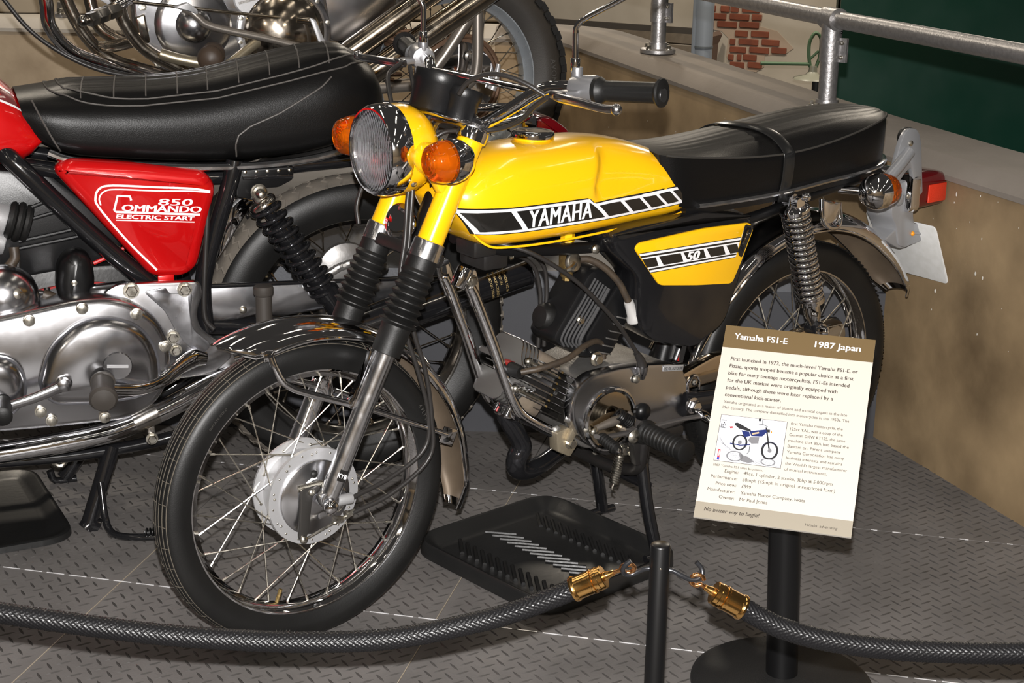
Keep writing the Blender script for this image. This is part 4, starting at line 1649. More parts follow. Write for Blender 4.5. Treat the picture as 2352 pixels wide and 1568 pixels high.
b.tube([(.40, -.02, .66), (.490, -.02, .625), (.525, -.02, .595), (.533, -.02, .55), (.531, -.02, .50), (.530, -.02, .44)], .0042, 10, 5)
yb(b, 'control_cable', HOSE)
# exhaust header
b = MB()
b.tube([en(.155, 0, -.05), en(.155, 0, -.075), (.470, -.004, .262), (.462, -.006, .235), (.466, -.012, .212), (.49, -.02, .198), (.53, -.03, .195), (.60, -.06, .200), (.75, -.12, .220), (.95, -.15, .23)], [.017, .018, .019, .020, .020, .019, .0175, .0165, .016, .016], 20, 6)
ex = yb(b, 'exhaust_pipe', BLK_SHINE)
b = MB()
b.lathe(en(.150, .0, -.058), -ET, [(0, .020), (.0, .027), (.020, .028), (.024, .024), (.026, .018)], 28)
yb(b, 'exhaust_nut', CHROME, ex)
b = MB()
b.lathe((1.0, -.15, .235), (1, 0, .12), [(-.05, .016), (0, .034), (.04, .038), (.45, .040), (.47, .034), (.472, .01)], 32)
yb(b, 'silencer', CHROME)
b = MB()
b.cyl((.520, .064, .325), (.545, .085, .312), .0085, n=12)
b.dome_bolt((.505, .055, .300), (-.3, 1, .1), .010, .010)
yb(b, 'case_lugs', ALU_C, kind='stuff')

# ---- controls at the footrest
b = MB()
b.tube([(.640, .115, .288), (.590, .118, .291), (.555, .122, .296), (.548, .124, .300)], .0065, 10, 5, flat=(1.1, .7))
b.tube([(.648, .118, .284), (.70, .120, .291), (.76, .122, .292), (.815, .126, .290)], .006, 10, 5, flat=(1.1, .7))
b.cyl((.643, .085, .286), (.643, .125, .286), .012, n=20)
gl_ = yb(b, 'gear_lever', mat('worn_steel', (0.16, 0.15, 0.145), 0.7, 0.38, bump=(120, .3)))
b = MB()
b.lathe((.560, .118, .296), (.05, .95, -.22), [(0, .007), (.002, .009)] + [q for k in range(7) for q in ((.004 + k * .0062, .0095), (.007 + k * .0062, .0112), (.0085 + k * .0062, .0112), (.0098 + k * .0062, .0095))] + [(.050, .009), (.054, .0085), (.056, .004)], 20)
yb(b, 'lever_rubber', RUBBER, gl_)
b = MB()
b.sph((.562, .171, .2838), .0055, 10)
yb(b, 'lever_end_cap', CHROME, gl_)
b = MB()
b.sph((.812, .128, .292), .020, 20, (1.25, .55, .42), (0, .25, 1))
yb(b, 'heel_pad', CHROME, gl_)
b = MB()
b.lathe((.633, .127, .284), LAT, [(0, .012), (.004, .0135), (.006, .0115), (.010, .007), (.011, .001)], 20)
yb(b, 'lever_bolt', STEEL, gl_)
b = MB()
b.lathe((.665, .118, .286), (.05, .995, -.06), [(0, .018), (.003, .024), (.010, .0245), (.012, .021)] + [q for k in range(9) for q in ((.014 + k * .0098, .0185), (.016 + k * .0098, .0205), (.0215 + k * .0098, .0205), (.0232 + k * .0098, .0185))] + [(.104, .0195), (.106, .0215), (.117, .0215), (.119, .018), (.120, .003)], 30, rf=lambda th, t: 1.0)
fp = yb(b, 'footrest_rubber', RUBBER, smooth=30)
b = MB()
b.tube([(.67, .112, .276), (.672, .112, .25), (.672, .100, .205), (.668, .060, .190), (.66, 0, .186), (.66, -.12, .19)], .012, 14, 5)
b.prism(round_poly([(.645, .262), (.690, .262), (.684, .215), (.655, .215)], .004), lambda u, v, w: (u, w, v), .098, .116, .002)
yb(b, 'footrest_bar', BLACK_D)
b = MB()
b.prism(round_poly([(.58, .255), (.70, .262), (.80, .262), (.80, .240), (.70, .232), (.60, .238)], .008), lambda u, v, w: (u, w, v), -.07, .085, .003)
yb(b, 'engine_plate', BLACK_D)
for p in ((.640, .088, .244), (.657, .088, .239)):
    b = MB()
    b.hexbolt(p, LAT, .009, .010)
    yb(b, 'plate_bolt', STEEL)
# kick lever stub seen against the cover
b = MB()
b.helix((.612, .102, .325), (.640, .110, .305), .011, .0028, 8, 7, 14)
yb(b, 'shift_spring', BLACK_S)
b = MB()
b.tube([(.565, .100, .305), (.60, .104, .312), (.635, .106, .318)], [.006, .009, .007], 10, 4)
b.dome_bolt((.640, .104, .318), LAT, .008, .008)
yb(b, 'shift_linkage', mat('dusty_steel', (0.15, 0.13, 0.11), 0.6, 0.5))

# ---- centre stand
for s in (1, -1):
    b = MB()
    top_ = (.690, s * .085, .232)
    foot = (.7155 if s > 0 else .768, s * .118, .020)
    b.tube([top_, (.700 if s > 0 else .735, s * .10, .12), foot], .0125, 16, 4)
    b.cyl((foot[0] - .03, s * .118, .016), (foot[0] + .03, s * .118, .016), .008, n=12)
    yb(b, 'stand_leg', BLACK)
b = MB()
b.cyl((.700, -.10, .16), (.700, .10, .16), .010, n=14)
yb(b, 'stand_crossbar', BLACK)
b = MB()
b.helix((.648, .075, .232), (.634, .075, .172), .0085, .0022, 13, 6, 12)
b.tube([(.634, .075, .172), (.630, .075, .160), (.640, .072, .150)], .0022, 6, 3)
yb(b, 'stand_spring', STEEL)

# ---- rear wheel
RX = (1.1615, 0.2906)
make_wheel(YB, RX, 0.2805, 0.034, 0.2285, 0.0235, (), 0.045, -0.030, 0.066, 36, RUBBER_T, CHROME, STEEL)
rx3 = Vector((RX[0], 0, RX[1]))
b = MB()
b.lathe(rx3, LAT, [(-.045, .02), (-.045, .062), (-.030, .072), (.040, .072), (.048, .076), (.052, .06), (.056, .02)], 44)
yb(b, 'wheel_hub', ALU_S)
# tread blocks scored into the rear tyre shoulder
b = MB()
for k in range(130):
    a = 2 * PI * k / 130
    r = .2782
    for l in (.016, .008):
        p = rx3 + Vector((r * cos(a + (l - .016) * 2), l, r * sin(a + (l - .016) * 2)))
        b.box(p + Vector((cos(a), 0, sin(a))) * .0012, (.0045, .010, .003), Matrix.Rotation(-a + PI / 2 + .0, 3, 'Y'))
yb(b, 'tread_blocks', RUBBER_T, None, 0, kind='stuff')


# mudguards: curved sections following the wheel
def mudguard(c, th0, th1, crown, edge, hw_, flare, n=56, k=20, thick=.0014):
    R = []
    for i in range(n + 1):
        th = th0 + (th1 - th0) * i / n
        u = i / n
        cr, ed, w = crown(u), edge(u), hw_(u)
        outer, inner = [], []
        for j in range(k + 1):
            s = -1 + 2 * j / k
            ph = s * PI / 2
            l = w * sin(ph * .98)
            r = ed + (cr - ed) * max(0, cos(ph)) ** .85
            for lst, dr in ((outer, 0), (inner, -thick)):
                rr = r + dr
                ll = l * (1 if dr == 0 else (w - thick) / w)
                lst.append(Vector((c[0] - rr * sin(th), ll, c[1] + rr * cos(th))))
        R.append(outer + inner[::-1])
    return R


def bead_line(c, th0, th1, edge, hw_, side, n=56):
    return [Vector((c[0] - edge(i / n) * sin(th0 + (th1 - th0) * i / n), side * hw_(i / n), c[1] + edge(i / n) * cos(th0 + (th1 - th0) * i / n))) for i in range(n + 1)]


fcrown = lambda u: lerp_tab([(0, .326), (.08, .318), (.2, .309), (.4, .304), (.62, .311), (.85, .325), (1, .338)], u)
fedge = lambda u: lerp_tab([(0, .324), (.025, .303), (.055, .285), (.10, .279), (.3, .280), (.6, .285), (.85, .298), (1, .318)], u)
fw_ = lambda u: lerp_tab([(0, .010), (.02, .030), (.05, .043), (.12, .047), (.8, .047), (.93, .044), (1, .020)], u)
b = MB()
b.rings(mudguard(AX, rad(29), rad(-108), fcrown, fedge, fw_, 0))
fg = yb(b, 'mudguard', CHROME, smooth=60)
b = MB()
b.rings(mudguard(AX, rad(29), rad(-108), lambda u: fcrown(u) - .0022, lambda u: fedge(u) - .0002, lambda u: max(.003, fw_(u) - .0022), 0)[6:-1])
yb(b, 'mudguard_underside', DUST, fg, 60)
for s in (1, -1):
    b = MB()
    b.tube(bead_line(AX, rad(29), rad(-108), fedge, fw_, s), .0026, 7, 1)
    yb(b, 'mudguard_bead', CHROME, fg)
for s in (1, -1):
    b = MB()
    b.tube([(-.077, s * .050, .540), (-.072, s * .053, .522), (-.060, s * .055, .497), (-.040, s * .056, .480), (-.01, s * .057, .466), (.035, s * .058, .447), (.066, s * .060, .435)], .0062, 14, 5)
    b.tube([(.100, s * .058, .420), (.19, s * .056, .376), (.262, s * .052, .340)], .0062, 14, 4, flat=(1.25, .8))
    b.box((.270, s * .047, .333), (.03, .004, .03), Matrix.Rotation(rad(25), 3, 'Y'), .001)
    b.box((-.080, s * .0485, .541), (.018, .004, .018), None, .001)
    yb(b, 'mudguard_stay', CHROME)
    b = MB()
    b.prism(round_poly([(.100, .528), (.111, .530), (.118, .50), (.095, .445), (.098, .415), (.085, .400), (.078, .420), (.055, .432), (.058, .446), (.082, .452)], .008), lambda u, v, w: (u, w, v), s * .054, s * .066, .003)
    yb(b, 'fork_bracket', CHROME)
rcrown = lambda u: lerp_tab([(0, .352), (.15, .338), (.4, .344), (.7, .352), (.9, .358), (1, .372)], u)
redge = lambda u: lerp_tab([(0, .338), (.08, .318), (.2, .305), (.4, .306), (.6, .312), (.8, .315), (.93, .326), (1, .350)], u)
rw_ = lambda u: lerp_tab([(0, .066), (.1, .062), (.9, .062), (.96, .055), (1, .030)], u)
b = MB()
b.rings(mudguard(RX, rad(76), rad(-70), rcrown, redge, rw_, 0, 60, 22))
rg = yb(b, 'mudguard', CHROME, smooth=60)
b = MB()
b.rings(mudguard(RX, rad(76), rad(-70), lambda u: rcrown(u) - .0022, lambda u: redge(u) - .0002, lambda u: rw_(u) - .0022, 0, 60, 22)[2:-1])
yb(b, 'mudguard_underside', DUST, rg, 60)
for s in (1, -1):
    b = MB()
    b.tube(bead_line(RX, rad(76), rad(-70), redge, rw_, s, 60), .003, 7, 1)
    yb(b, 'mudguard_bead', CHROME, rg)
b = MB()
b.prism(round_poly([(.822, .372), (.868, .388), (.872, .372), (.83, .355)], .006), lambda u, v, w: (u, w, v), .045, .085, .003)
yb(b, 'mudguard_foot', CHROME, rg)
# bracket that carries the rear indicator
for s in (1, -1):
    b = MB()
    b.tube([(1.166, s * .060, .668), (1.164, s * .068, .632), (1.178, s * .070, .612), (1.205, s * .070, .607), (1.217, s * .067, .622), (1.218, s * .060, .655)], .006, 10, 5)
    b.prism(round_poly([(1.166, .668), (1.166, .615), (1.215, .608), (1.218, .655)], .008), lambda u, v, w: (u, w, v), s * .060, s * .066, .001)
    yb(b, 'fender_bracket', CHROME, rg)
for s in (1, -1):
    indicator((1.243, s * .140, .6895), (1, 0, 0.03), (1.185, s * .085, .6905))

# ---- rear suspension
for s in (1, -1):
    T_, B_ = Vector((1.018, s * .125, .690)), Vector((1.106, s * .125, .420))
    d = (B_ - T_).normalized()
    L = (B_ - T_).length
    b = MB()
    b.lathe(T_, d, [(-.012, .010), (.004, .012), (.010, .027), (.014, .0305), (.020, .0305), (.022, .026)], 32)
    b.cyl(T_ - Vector((0, .02, 0)), T_ + Vector((0, s * .02, 0)), .011, n=18)
    sk = yb(b, 'shock_cap', CHROME)
    b = MB()
    b.helix(T_ + d * .022, T_ + d * .218, .0245, .0048, 15.5, 10, 22)
    yb(b, 'shock_spring', CHROME, sk)
    b = MB()
    b.lathe(T_, d, [(.02, .016), (.205, .016), (.212, .029), (.222, .029), (.224, .018), (L - .03, .0165), (L - .022, .012), (L, .010)], 28)
    yb(b, 'shock_body', CHROME, sk)
    b = MB()
    b.cyl(B_ - Vector((0, .018, 0)), B_ + Vector((0, .016, 0)), .016, n=22, bev=.003)
    yb(b, 'shock_eye', BLACK, sk)
    b = MB()
    q = B_ + Vector((0, s * .016, 0))
    b.lathe(q, (0, s, 0), [(0, .014), (.004, .0145), (.006, .011), (.014, .0105), (.018, .006), (.021, .001)], 20)
    yb(b, 'shock_nut', CHROME, sk)
    b = MB()
    b.sph(T_ + Vector((.012, s * .022, .012)), .0095, 14)
    yb(b, 'shock_top_nut', CHROME, sk)
b = MB()
b.box((1.082, .1432, .458), (.020, .0006, .009), Matrix.Rotation(rad(14), 3, 'Y'))
sl_ = yb(b, 'shock_label', DECAL_K)
v, f = text_geo('KYB', .0075, 0)
b = MB()
b.add([Vector((1.0745 + p[0] * .92 - p[1] * .25, .1438, .4580 + p[1] * .97 - p[0] * .25)) for p in v], f)
yb(b, 'label_text', WHITE, sl_, 0)
for s in (1, -1):
    b = MB()
    b.tube([(.795, s * .085, .306), (.84, s * .092, .304), (1.0, s * .098, .298), (1.19, s * .098, .290)], [.026, .021, .018, .017], 18, 5, flat=(.75, 1.1))
    sa = yb(b, 'swing_arm', BLACK)
    b = MB()
    b.hexbolt((.803, s * .100, .306), (0, s, 0), .012, .014)
    yb(b, 'pivot_nut', CHROME, sa)
b = MB()
b.prism(round_poly([(.776, .366), (.87, .392), (1.13, .405), (1.17, .36), (1.0, .345), (.87, .336), (.789, .333)], .012), lambda u, v, w: (u, w, v), .062, .088, .006)
cg = yb(b, 'chain_guard', mat('guard_chrome', (0.60, 0.50, 0.38), 1, 0.14, rvar=(30, .06)))
b = MB()
b.sph((.815, .090, .348), .007, 12)
b.tube([(.800, .091, .326), (.799, .091, .347), (.808, .091, .361), (.820, .091, .361), (.828, .091, .348), (.828, .091, .332)], .0028, 8, 4)
yb(b, 'guard_clip', CHROME, cg, kind='stuff')
b = MB()
b.prism(round_poly([(1.135, .385), (1.225, .375), (1.228, .352), (1.14, .355)], .012), lambda u, v, w: (u, w, v), .106, .112, .002)
yb(b, 'brake_torque_arm', CHROME_B)

# ---- tail: grab bracket, lamp, number plate
b = MB()
for l in (.045,):
    b.prism(round_poly([(1.385, .690), (1.402, .760, .03), (1.418, .788, .03), (1.452, .788, .03), (1.467, .760, .03), (1.488, .645), (1.466, .636), (1.450, .690), (1.442, .705), (1.425, .695), (1.405, .672)], .006), lambda u, v, w: (u, w, v), l - .006, l + .006, .002)
tb_ = yb(b, 'grab_bracket', SILVER)
b = MB()
b.tube([(1.350, .064, .688), (1.390, .062, .716), (1.426, .056, .741)], .0130, 18, 4)
yb(b, 'bracket_strut', SILVER, tb_)
b = MB()
b.cyl((1.446, .039, .766), (1.446, .018, .766), .021, n=24, bev=.004)
yb(b, 'bracket_rubber', RUBBER, tb_)
b = MB()
b.dome_bolt((1.433, .051, .757), LAT, .0065, .005)
b.dome_bolt((1.452, .040, .640), LAT, .0065, .006)
yb(b, 'bracket_screws', STEEL, tb_, kind='stuff')
b = MB()
b.prism(round_poly([(1.408, .640), (1.425, .668), (1.455, .674), (1.478, .655), (1.480, .590), (1.492, .560), (1.470, .520), (1.440, .530), (1.428, .575), (1.408, .60)], .012), lambda u, v, w: (u + w * .15, w, v), -.032, .034, .004)
pb = yb(b, 'plate_bracket', SILVER)
b = MB()
b.prism(round_poly([(1.40, .548), (1.455, .520), (1.552, .534), (1.556, .552), (1.540, .566), (1.46, .580)], .012), lambda u, v, w: (u, w, v), -.04, .030, .003)
yb(b, 'plate_tab', SILVER, pb)
b = MB()
b.sph((1.428, .038, .634), .014, 16, (1, 1, .5), LAT)
b.tube([(1.49, .030, .552), (1.52, .031, .548)], .003, 8, 1)
yb(b, 'bracket_boss', SILVER, pb, kind='stuff')
b = MB()
b.sph((1.487, .033, .552), .0055, 10)
yb(b, 'cable_end', mat('orange_end', (0.8, 0.30, 0.01), 0, .4), pb)
# lamp
b = MB()
b.prism(round_poly([(-.045, .603), (.045, .603), (.052, .612), (.052, .682), (.045, .692), (-.045, .692), (-.052, .682), (-.052, .612)], .008), lambda u, v, w: (w, u, v), 1.452, 1.482, .006)
tl = yb(b, 'tail_lamp_base', CHROME)
b = MB()
secs = []
for xx, sc_, dz in ((1.480, 1.0, 0), (1.515, .985, 0), (1.550, .94, -.001), (1.570, .89, -.003), (1.578, .80, -.004)):
    secs.append([Vector((xx, .049 * sc_ * cos_, .6475 + dz + .042 * sc_ * sin_)) for cos_, sin_ in
                 [(math.copysign(abs(cos(2 * PI * i / 32)) ** .45, cos(2 * PI * i / 32)), math.copysign(abs(sin(2 * PI * i / 32)) ** .45, sin(2 * PI * i / 32))) for i in range(32)]])
b.rings(secs)
yb(b, 'tail_lens', REDLENS, tl)
b = MB()
b.box((1.538, .0478, .6400), (.062, .004, .040), Matrix.Rotation(rad(-4), 3, 'Z'), .002)
yb(b, 'side_reflector', REFLEX, tl)
b = MB()
b.tube([(1.458, .02, .60), (1.450, .028, .593), (1.456, .03, .584)], .004, 8, 3)
yb(b, 'lamp_wire', mat('red_wire', (0.45, 0.01, 0.01), 0, .4), tl)
b = MB()
pw, ph = .055, .150
b.prism(round_poly([(-.10, -.075), (.10, -.075), (.10, .075), (-.10, .075)], .012), lambda u, v, w: Vector((1.535, u - .02, .505)) + Vector((.42, 0, -.907)) * (-v) + Vector((.907, 0, .42)) * w, 0, .003, .001)
yb(b, 'number_plate', PLATE_W)

# ---- handlebar and controls
b = MB()
hb = []
for s in (1, -1):
    side = [(.330, 0, .892), (.326, s * .030, .890), (.322, s * .058, .886), (.330, s * .085, .898), (.348, s * .125, .925), (.362, s * .155, .947), (.376, s * .180, .960), (.388, s * .205, .963), (.400, s * .246, .964), (.4265, s * .330, .966), (.446, s * .385, .968)]
    hb.append(side)
b.tube(hb[1][::-1] + hb[0][1:], .0110, 16, 6)
bar = yb(b, 'handlebar', CHROME)
b = MB()
b.cyl((.366, -.163, .952), (.366, .163, .952), .0062, n=14)
b.sph((.366, .163, .952), .011, 12)
b.sph((.366, -.163, .952), .011, 12)
yb(b, 'handlebar_brace', CHROME, bar)
for s in (1, -1):
    gd = Vector((.0425, s * .108, .007)).normalized()
    g0 = Vector((.4068, s * .278, .9645))
    b = MB()
    N_ = 16
    prof = [(-.012, .016), (-.010, .0215), (-.002, .0225), (.004, .0185), (.010, .0165), (.016, .0168), (.018, .0160), (.098, .0160), (.100, .0170), (.104, .0215), (.107, .0232), (.1105, .0225), (.112, .019), (.112, .001)]
    b.lathe(g0, gd, prof, 48, rf=lambda th, t: 1.0 + (.055 * (1 if (th * 12 / (2 * PI)) % 1 < .62 else 0) if .017 < t < .099 else 0))
    yb(b, 'grip', RUBBER, bar, 30)
    b = MB()
    hd = gd
    h0 = Vector((.4000, s * .246, .9640))
    b.lathe(h0, hd, [(-.026, .012), (-.024, .0200), (-.018, .0225), (.016, .0230), (.020, .0225), (.022, .018)], 32)
    b.cyl(h0 + Vector((-.006, -s * .016, .012)), h0 + Vector((-.006, -s * .016, .034)), .0095, n=18, bev=.001)
    b.box(h0 + Vector((-.030, -s * .004, -.006)), (.034, .026, .012), None, .004)
    ho = yb(b, 'switch_housing', mat('cast_housing', (0.30, 0.30, 0.31), .7, .36, bump=(300, .1)), bar)
    b = MB()
    q = Vector((.352, s * .236, .957))
    b.box(q + Vector((-.004, s * .004, 0)), (.016, .030, .012), None, .003)
    b.tube([(.350, s * .222, .956), (.342, s * .25, .9550), (.337, s * .285, .9555), (.338, s * .325, .9545), (.344, s * .360, .9520), (.3475, s * .386, .9535)], [.006, .0068, .0068, .0065, .006, .006], 12, 5, flat=(.75, 1.15))
    b.sph((.348, s * .388, .9535), .0092, 16)
    yb(b, 'control_lever', ALU, bar)
    b = MB()
    b.dome_bolt((.352, s * .236, .950), (0, 0, -1), .005, .003)
    yb(b, 'lever_pivot', STEEL, bar)
    b = MB()
    b.cyl((.392, s * .227, .992), (.392, s * .227, 1.012), .0078, n=16, bev=.001)
    b.cyl((.392, s * .227, 1.008), (.3915, s * .226, 1.052), .0050, n=12)
    if s > 0:
        b.tube([(.3915, .226, 1.050), (.392, .228, 1.062), (.40, .240, 1.076), (.43, .290, 1.108), (.46, .335, 1.14), (.48, .37, 1.165)], .0048, 12, 5)
    else:
        b.tube([(.3915, -.226, 1.050), (.390, -.228, 1.062), (.380, -.238, 1.078), (.362, -.262, 1.10), (.352, -.275, 1.13), (.35, -.28, 1.17)], .0048, 12, 5)
    ms = yb(b, 'mirror_stem', CHROME, bar)
    b = MB()
    mc = Vector((.48, .37, 1.20)) if s > 0 else Vector((.35, -.28, 1.21))
    b.lathe(mc, (1, 0, .05), [(-.018, .004), (-.012, .03), (0, .045), (.004, .046), (.005, .043)], 32)
    yb(b, 'mirror', CHROME, bar)
# instruments
ID = Vector((.30, 0, .954)).normalized()
b = MB()
b.lathe((.262, .005, .902), ID, [(0, .030), (.003, .040), (.006, .0425), (.046, .0440), (.050, .0465), (.066, .0475), (.070, .0460), (.070, .038), (.066, .036)], 48)
ins = yb(b, 'speedometer', PLASTIC)
b = MB()
b.lathe((.284, .044, .889), ID, [(0, .020), (.003, .027), (.006, .0285), (.040, .0295), (.044, .032), (.058, .0325), (.061, .031), (.061, .022)], 40)
yb(b, 'tachometer', PLASTIC)
b = MB()
b.prism(round_poly([(.235, -.05), (.235, .06), (.27, .09), (.325, .09), (.325, -.05)], .015), lambda u, v, w: Vector((u, v, .893 - (u - .28) * .3 + w)), 0, .006, .002)
yb(b, 'instrument_bracket', CHROME)
# cables from the levers
b = MB()
b.tube([(.335, .222, .956), (.315, .200, .972), (.295, .17, .983), (.280, .135, .982), (.268, .10, .965), (.262, .085, .945)], .0042, 10, 6)
yb(b, 'control_cable', HOSE)
b = MB()
b.tube([(.345, .215, .950), (.345, .180, .930), (.342, .150, .905), (.332, .115, .888), (.312, .085, .880), (.29, .06, .878), (.265, .03, .872), (.23, .02, .84), (.20, .03, .79), (.185, .04, .70), (.172, .045, .63), (.176, .055, .546), (.198, .060, .472), (.220, .060, .388), (.212, .060, .325), (.145, .060, .287), (.062, .066, .2685)], .0042, 10, 6)
yb(b, 'front_brake_cable', HOSE)
b = MB()
b.tube([(.262, .005, .905), (.225, .01, .86), (.207, .03, .79), (.19, .045, .70), (.18, .05, .63), (.189, .060, .544), (.212, .062, .470), (.2255, .062, .379), (.221, .062, .307), (.145, .062, .258), (.065, .060, .237)], .0042, 10, 6)
yb(b, 'speedometer_cable', HOSE)
b = MB()
b.tube([(.34, -.222, .957), (.30, -.20, .94), (.27, -.14, .90), (.25, -.09, .87), (.215, -.10, .82), (.185, -.115, .74), (.18, -.105, .70)], .0042, 10, 5)
yb(b, 'control_cable', HOSE)
b = MB()
b.tube([(.36, -.222, .95), (.345, -.19, .93), (.33, -.15, .90), (.315, -.10, .88)], .0042, 10, 5)
yb(b, 'control_cable', HOSE)

# ================================================================== RED MOTORCYCLE (rear half in view)
NB = thing('motorcycle', 'red roadster motorcycle with long quilted black seat and polished engine cases', 'motorcycle', (-0.342, 3.352, 0), rad(20.4))


def nb(mb, name, m, parent=None, smooth=38, label=None, kind=None):
    o = mb.build(name, m, parent or NB, True, smooth, kind)
    if label:
        o['label'] = label
    return o


NX = lambda u, v, w: (u, w, v)
make_wheel(NB, (0, .335), .335, .052, .2525, .029, (-.028, .028), .045, -.045, .085, 40, RUBBER_T, CHROME_D, CHROME_B, cross=48, sp_r=.0017)
b = MB()
b.lathe((0, 0, .335), LAT, [(-.041, .3225), (-.030, .3300), (-.015, .3350), (0, .3362), (.015, .3350), (.030, .3300), (.041, .3225)], 112, cap0=False, cap1=False)
nb(b, 'tyre_tread', RUBBER_W)
# chevron tread
b = MB()
c0 = Vector((0, 0, .335))
for k in range(64):
    a = 2 * PI * k / 64
    for sgn in (1, -1):
        pts = []
        for q, (l, da) in enumerate(((.004, 0), (.016, .026), (.026, -.004), (.040, .024))):
            r = .3362 - .0135 * (l / .041) ** 2.0
            pts.append(c0 + Vector((r * cos(a + da), l * sgn, r * sin(a + da))))
        b.tube(pts, .0035, 5, 1, flat=(1.0, .8))
nb(b, 'tread_blocks', RUBBER_W, None, 0, kind='stuff')
b = MB()
b.lathe(c0, LAT, [(-.05, .03), (-.05, .085), (-.04, .092), (.04, .092), (.05, .088), (.055, .06), (.06, .02)], 40)
hubn = nb(b, 'wheel_hub', ALU)
for k in range(5):
    b = MB()
    a = rad(70 + k * 12)
    b.box((.02 + .115 * cos(a) - .03, .058, .345 + .115 * sin(a) + .035), (.05, .05, .016), Matrix.Rotation(-a + PI / 2, 3, 'Y'), .006)
    nb(b, 'caliper_fin', ALU_C, hubn)
b = MB()
b.lathe((-.035, .02, .475), LAT, [(0, .05), (.03, .062), (.04, .060), (.046, .046), (.050, .03), (.052, .001)], 32)
nb(b, 'brake_caliper', mat('dark_alloy', (0.22, 0.215, 0.21), .8, .42, bump=(80, .2)))
# tank
NTb = [(-1.25, .735), (-.80, .735), (-.70, .737), (-.66, .752), (-.636, .782)]
NTt = [(-1.25, .955), (-.90, .945), (-.78, .928), (-.72, .905), (-.69, .88), (-.66, .842), (-.636, .792)]
NTw = [(-1.25, .16), (-.85, .150), (-.75, .138), (-.70, .130), (-.66, .118), (-.636, .105)]
R = []
for x in [-1.25, -1.1, -1.0, -.92, -.86, -.80, -.76, -.73, -.71, -.69, -.675, -.66, -.648, -.64, -.636]:
    zb, zt, w = smooth_tab(NTb, x), smooth_tab(NTt, x), smooth_tab(NTw, x)
    zm = zb + (zt - zb) * .45
    ring = []
    for i in range(40):
        a = 2 * PI * i / 40
        c, s = cos(a), sin(a)
        e = 2 / 2.6 if s > 0 else 2 / 3.2
        ring.append(Vector((x, w * math.copysign(abs(c) ** e, c), zm + ((zt - zm) if s > 0 else (zm - zb)) * math.copysign(abs(s) ** e, s))))
    R.append(ring)
tkN = MB()
tkN.rings(R)
TNB = bvh_of(tkN)
tn = nb(tkN, 'fuel_tank', RED, smooth=60)


def tn_strip(name, m, top, bot, off):
    b = MB()
    drape_strip(b, TNB, polyline(top), polyline(bot), off, 26, 4)
    return nb(b, name, m, tn, 60)


tn_strip('tank_top_band', MAROON, [(-1.2, .946), (-.80, .926), (-.725, .900), (-.69, .872)], [(-1.2, .900), (-.80, .890), (-.72, .872), (-.675, .846)], .0008)
tn_strip('tank_pinstripe', WHITE, [(-1.2, .9), (-.80, .891), (-.72, .873), (-.675, .848), (-.655, .825)], [(-1.2, .896), (-.80, .887), (-.72, .869), (-.675, .8445), (-.655, .822)], .0012)
tn_strip('tank_pinstripe', WHITE, [(-1.2, .947), (-.80, .928), (-.735, .908), (-.69, .874)], [(-1.2, .944), (-.80, .925), (-.735, .905), (-.69, .871)], .0012)
# seat
NSb = [(-.665, .790), (-.636, .772), (-.60, .756), (-.48, .739), (-.27, .7265), (-.1355, .7342), (-.054, .750), (.01, .770), (.045, .80)]
NSt = [(-.665, .872), (-.60, .880), (-.54, .8805), (-.41, .882), (-.326, .890), (-.19, .920), (-.10, .938), (-.046, .9405), (-.005, .930), (.03, .90), (.05, .86)]
NSw = [(-.665, .108), (-.63, .122), (-.5, .130), (-.3, .134), (-.12, .136), (-.04, .130), (.01, .112), (.035, .085), (.05, .05), (.056, .012)]


def nseat_ring(x, n=64):
    zb, zt, w = smooth_tab(NSb, x), smooth_tab(NSt, x), smooth_tab(NSw, x)
    zm = zb + (zt - zb) * .42
    ring = []
    for i in range(n):
        a = 2 * PI * i / n
        c, s = cos(a), sin(a)
        if s > 0:
            e = 2 / 2.5
            p = Vector((x, w * math.copysign(abs(c) ** e, c), zm + (zt - zm) * abs(s) ** e))
            if abs(p.y) < .106 * min(1, w / .12):
                k = (1 - sstep(.094, .105, abs(p.y))) * sstep(-.61, -.57, x) * (1 - sstep(-.03, .0, x))
                p.z += .007 * k
                for g in (-.062, -.022, .022, .062):
                    p.z -= .0045 * k * math.exp(-((p.y - g) / .0045) ** 2)
        else:
            e = 2 / 5
            p = Vector((x, w * (1 - .07 * abs(s)) * math.copysign(abs(c) ** e, c), zm - (zm - zb) * abs(s) ** e))
        p.x -= .055 * max(0, (p.z - .80)) / .10 * (1 - sstep(-.665, -.52, x)) * 0.35
        ring.append(p)
    return ring


sN = MB()
sxs = [-.665, -.662, -.655, -.645, -.63] + [-.61 + .02 * i for i in range(30)] + [-.01, .0, .012, .022, .032, .040, .047, .052, .056]
sN.rings([nseat_ring(x, 110) for x in sxs])
SNB = bvh_of(sN)
ns = nb(sN, 'seat', VINYL, smooth=60)


def on_top(x, l, off=.0008):
    h = SNB.ray_cast(Vector((x, l, 1.3)), Vector((0, 0, -1)))
    return (h[0] + h[1].normalized() * off * (1 if h[1].z > 0 else -1)) if h[0] else Vector((x, l, .85))


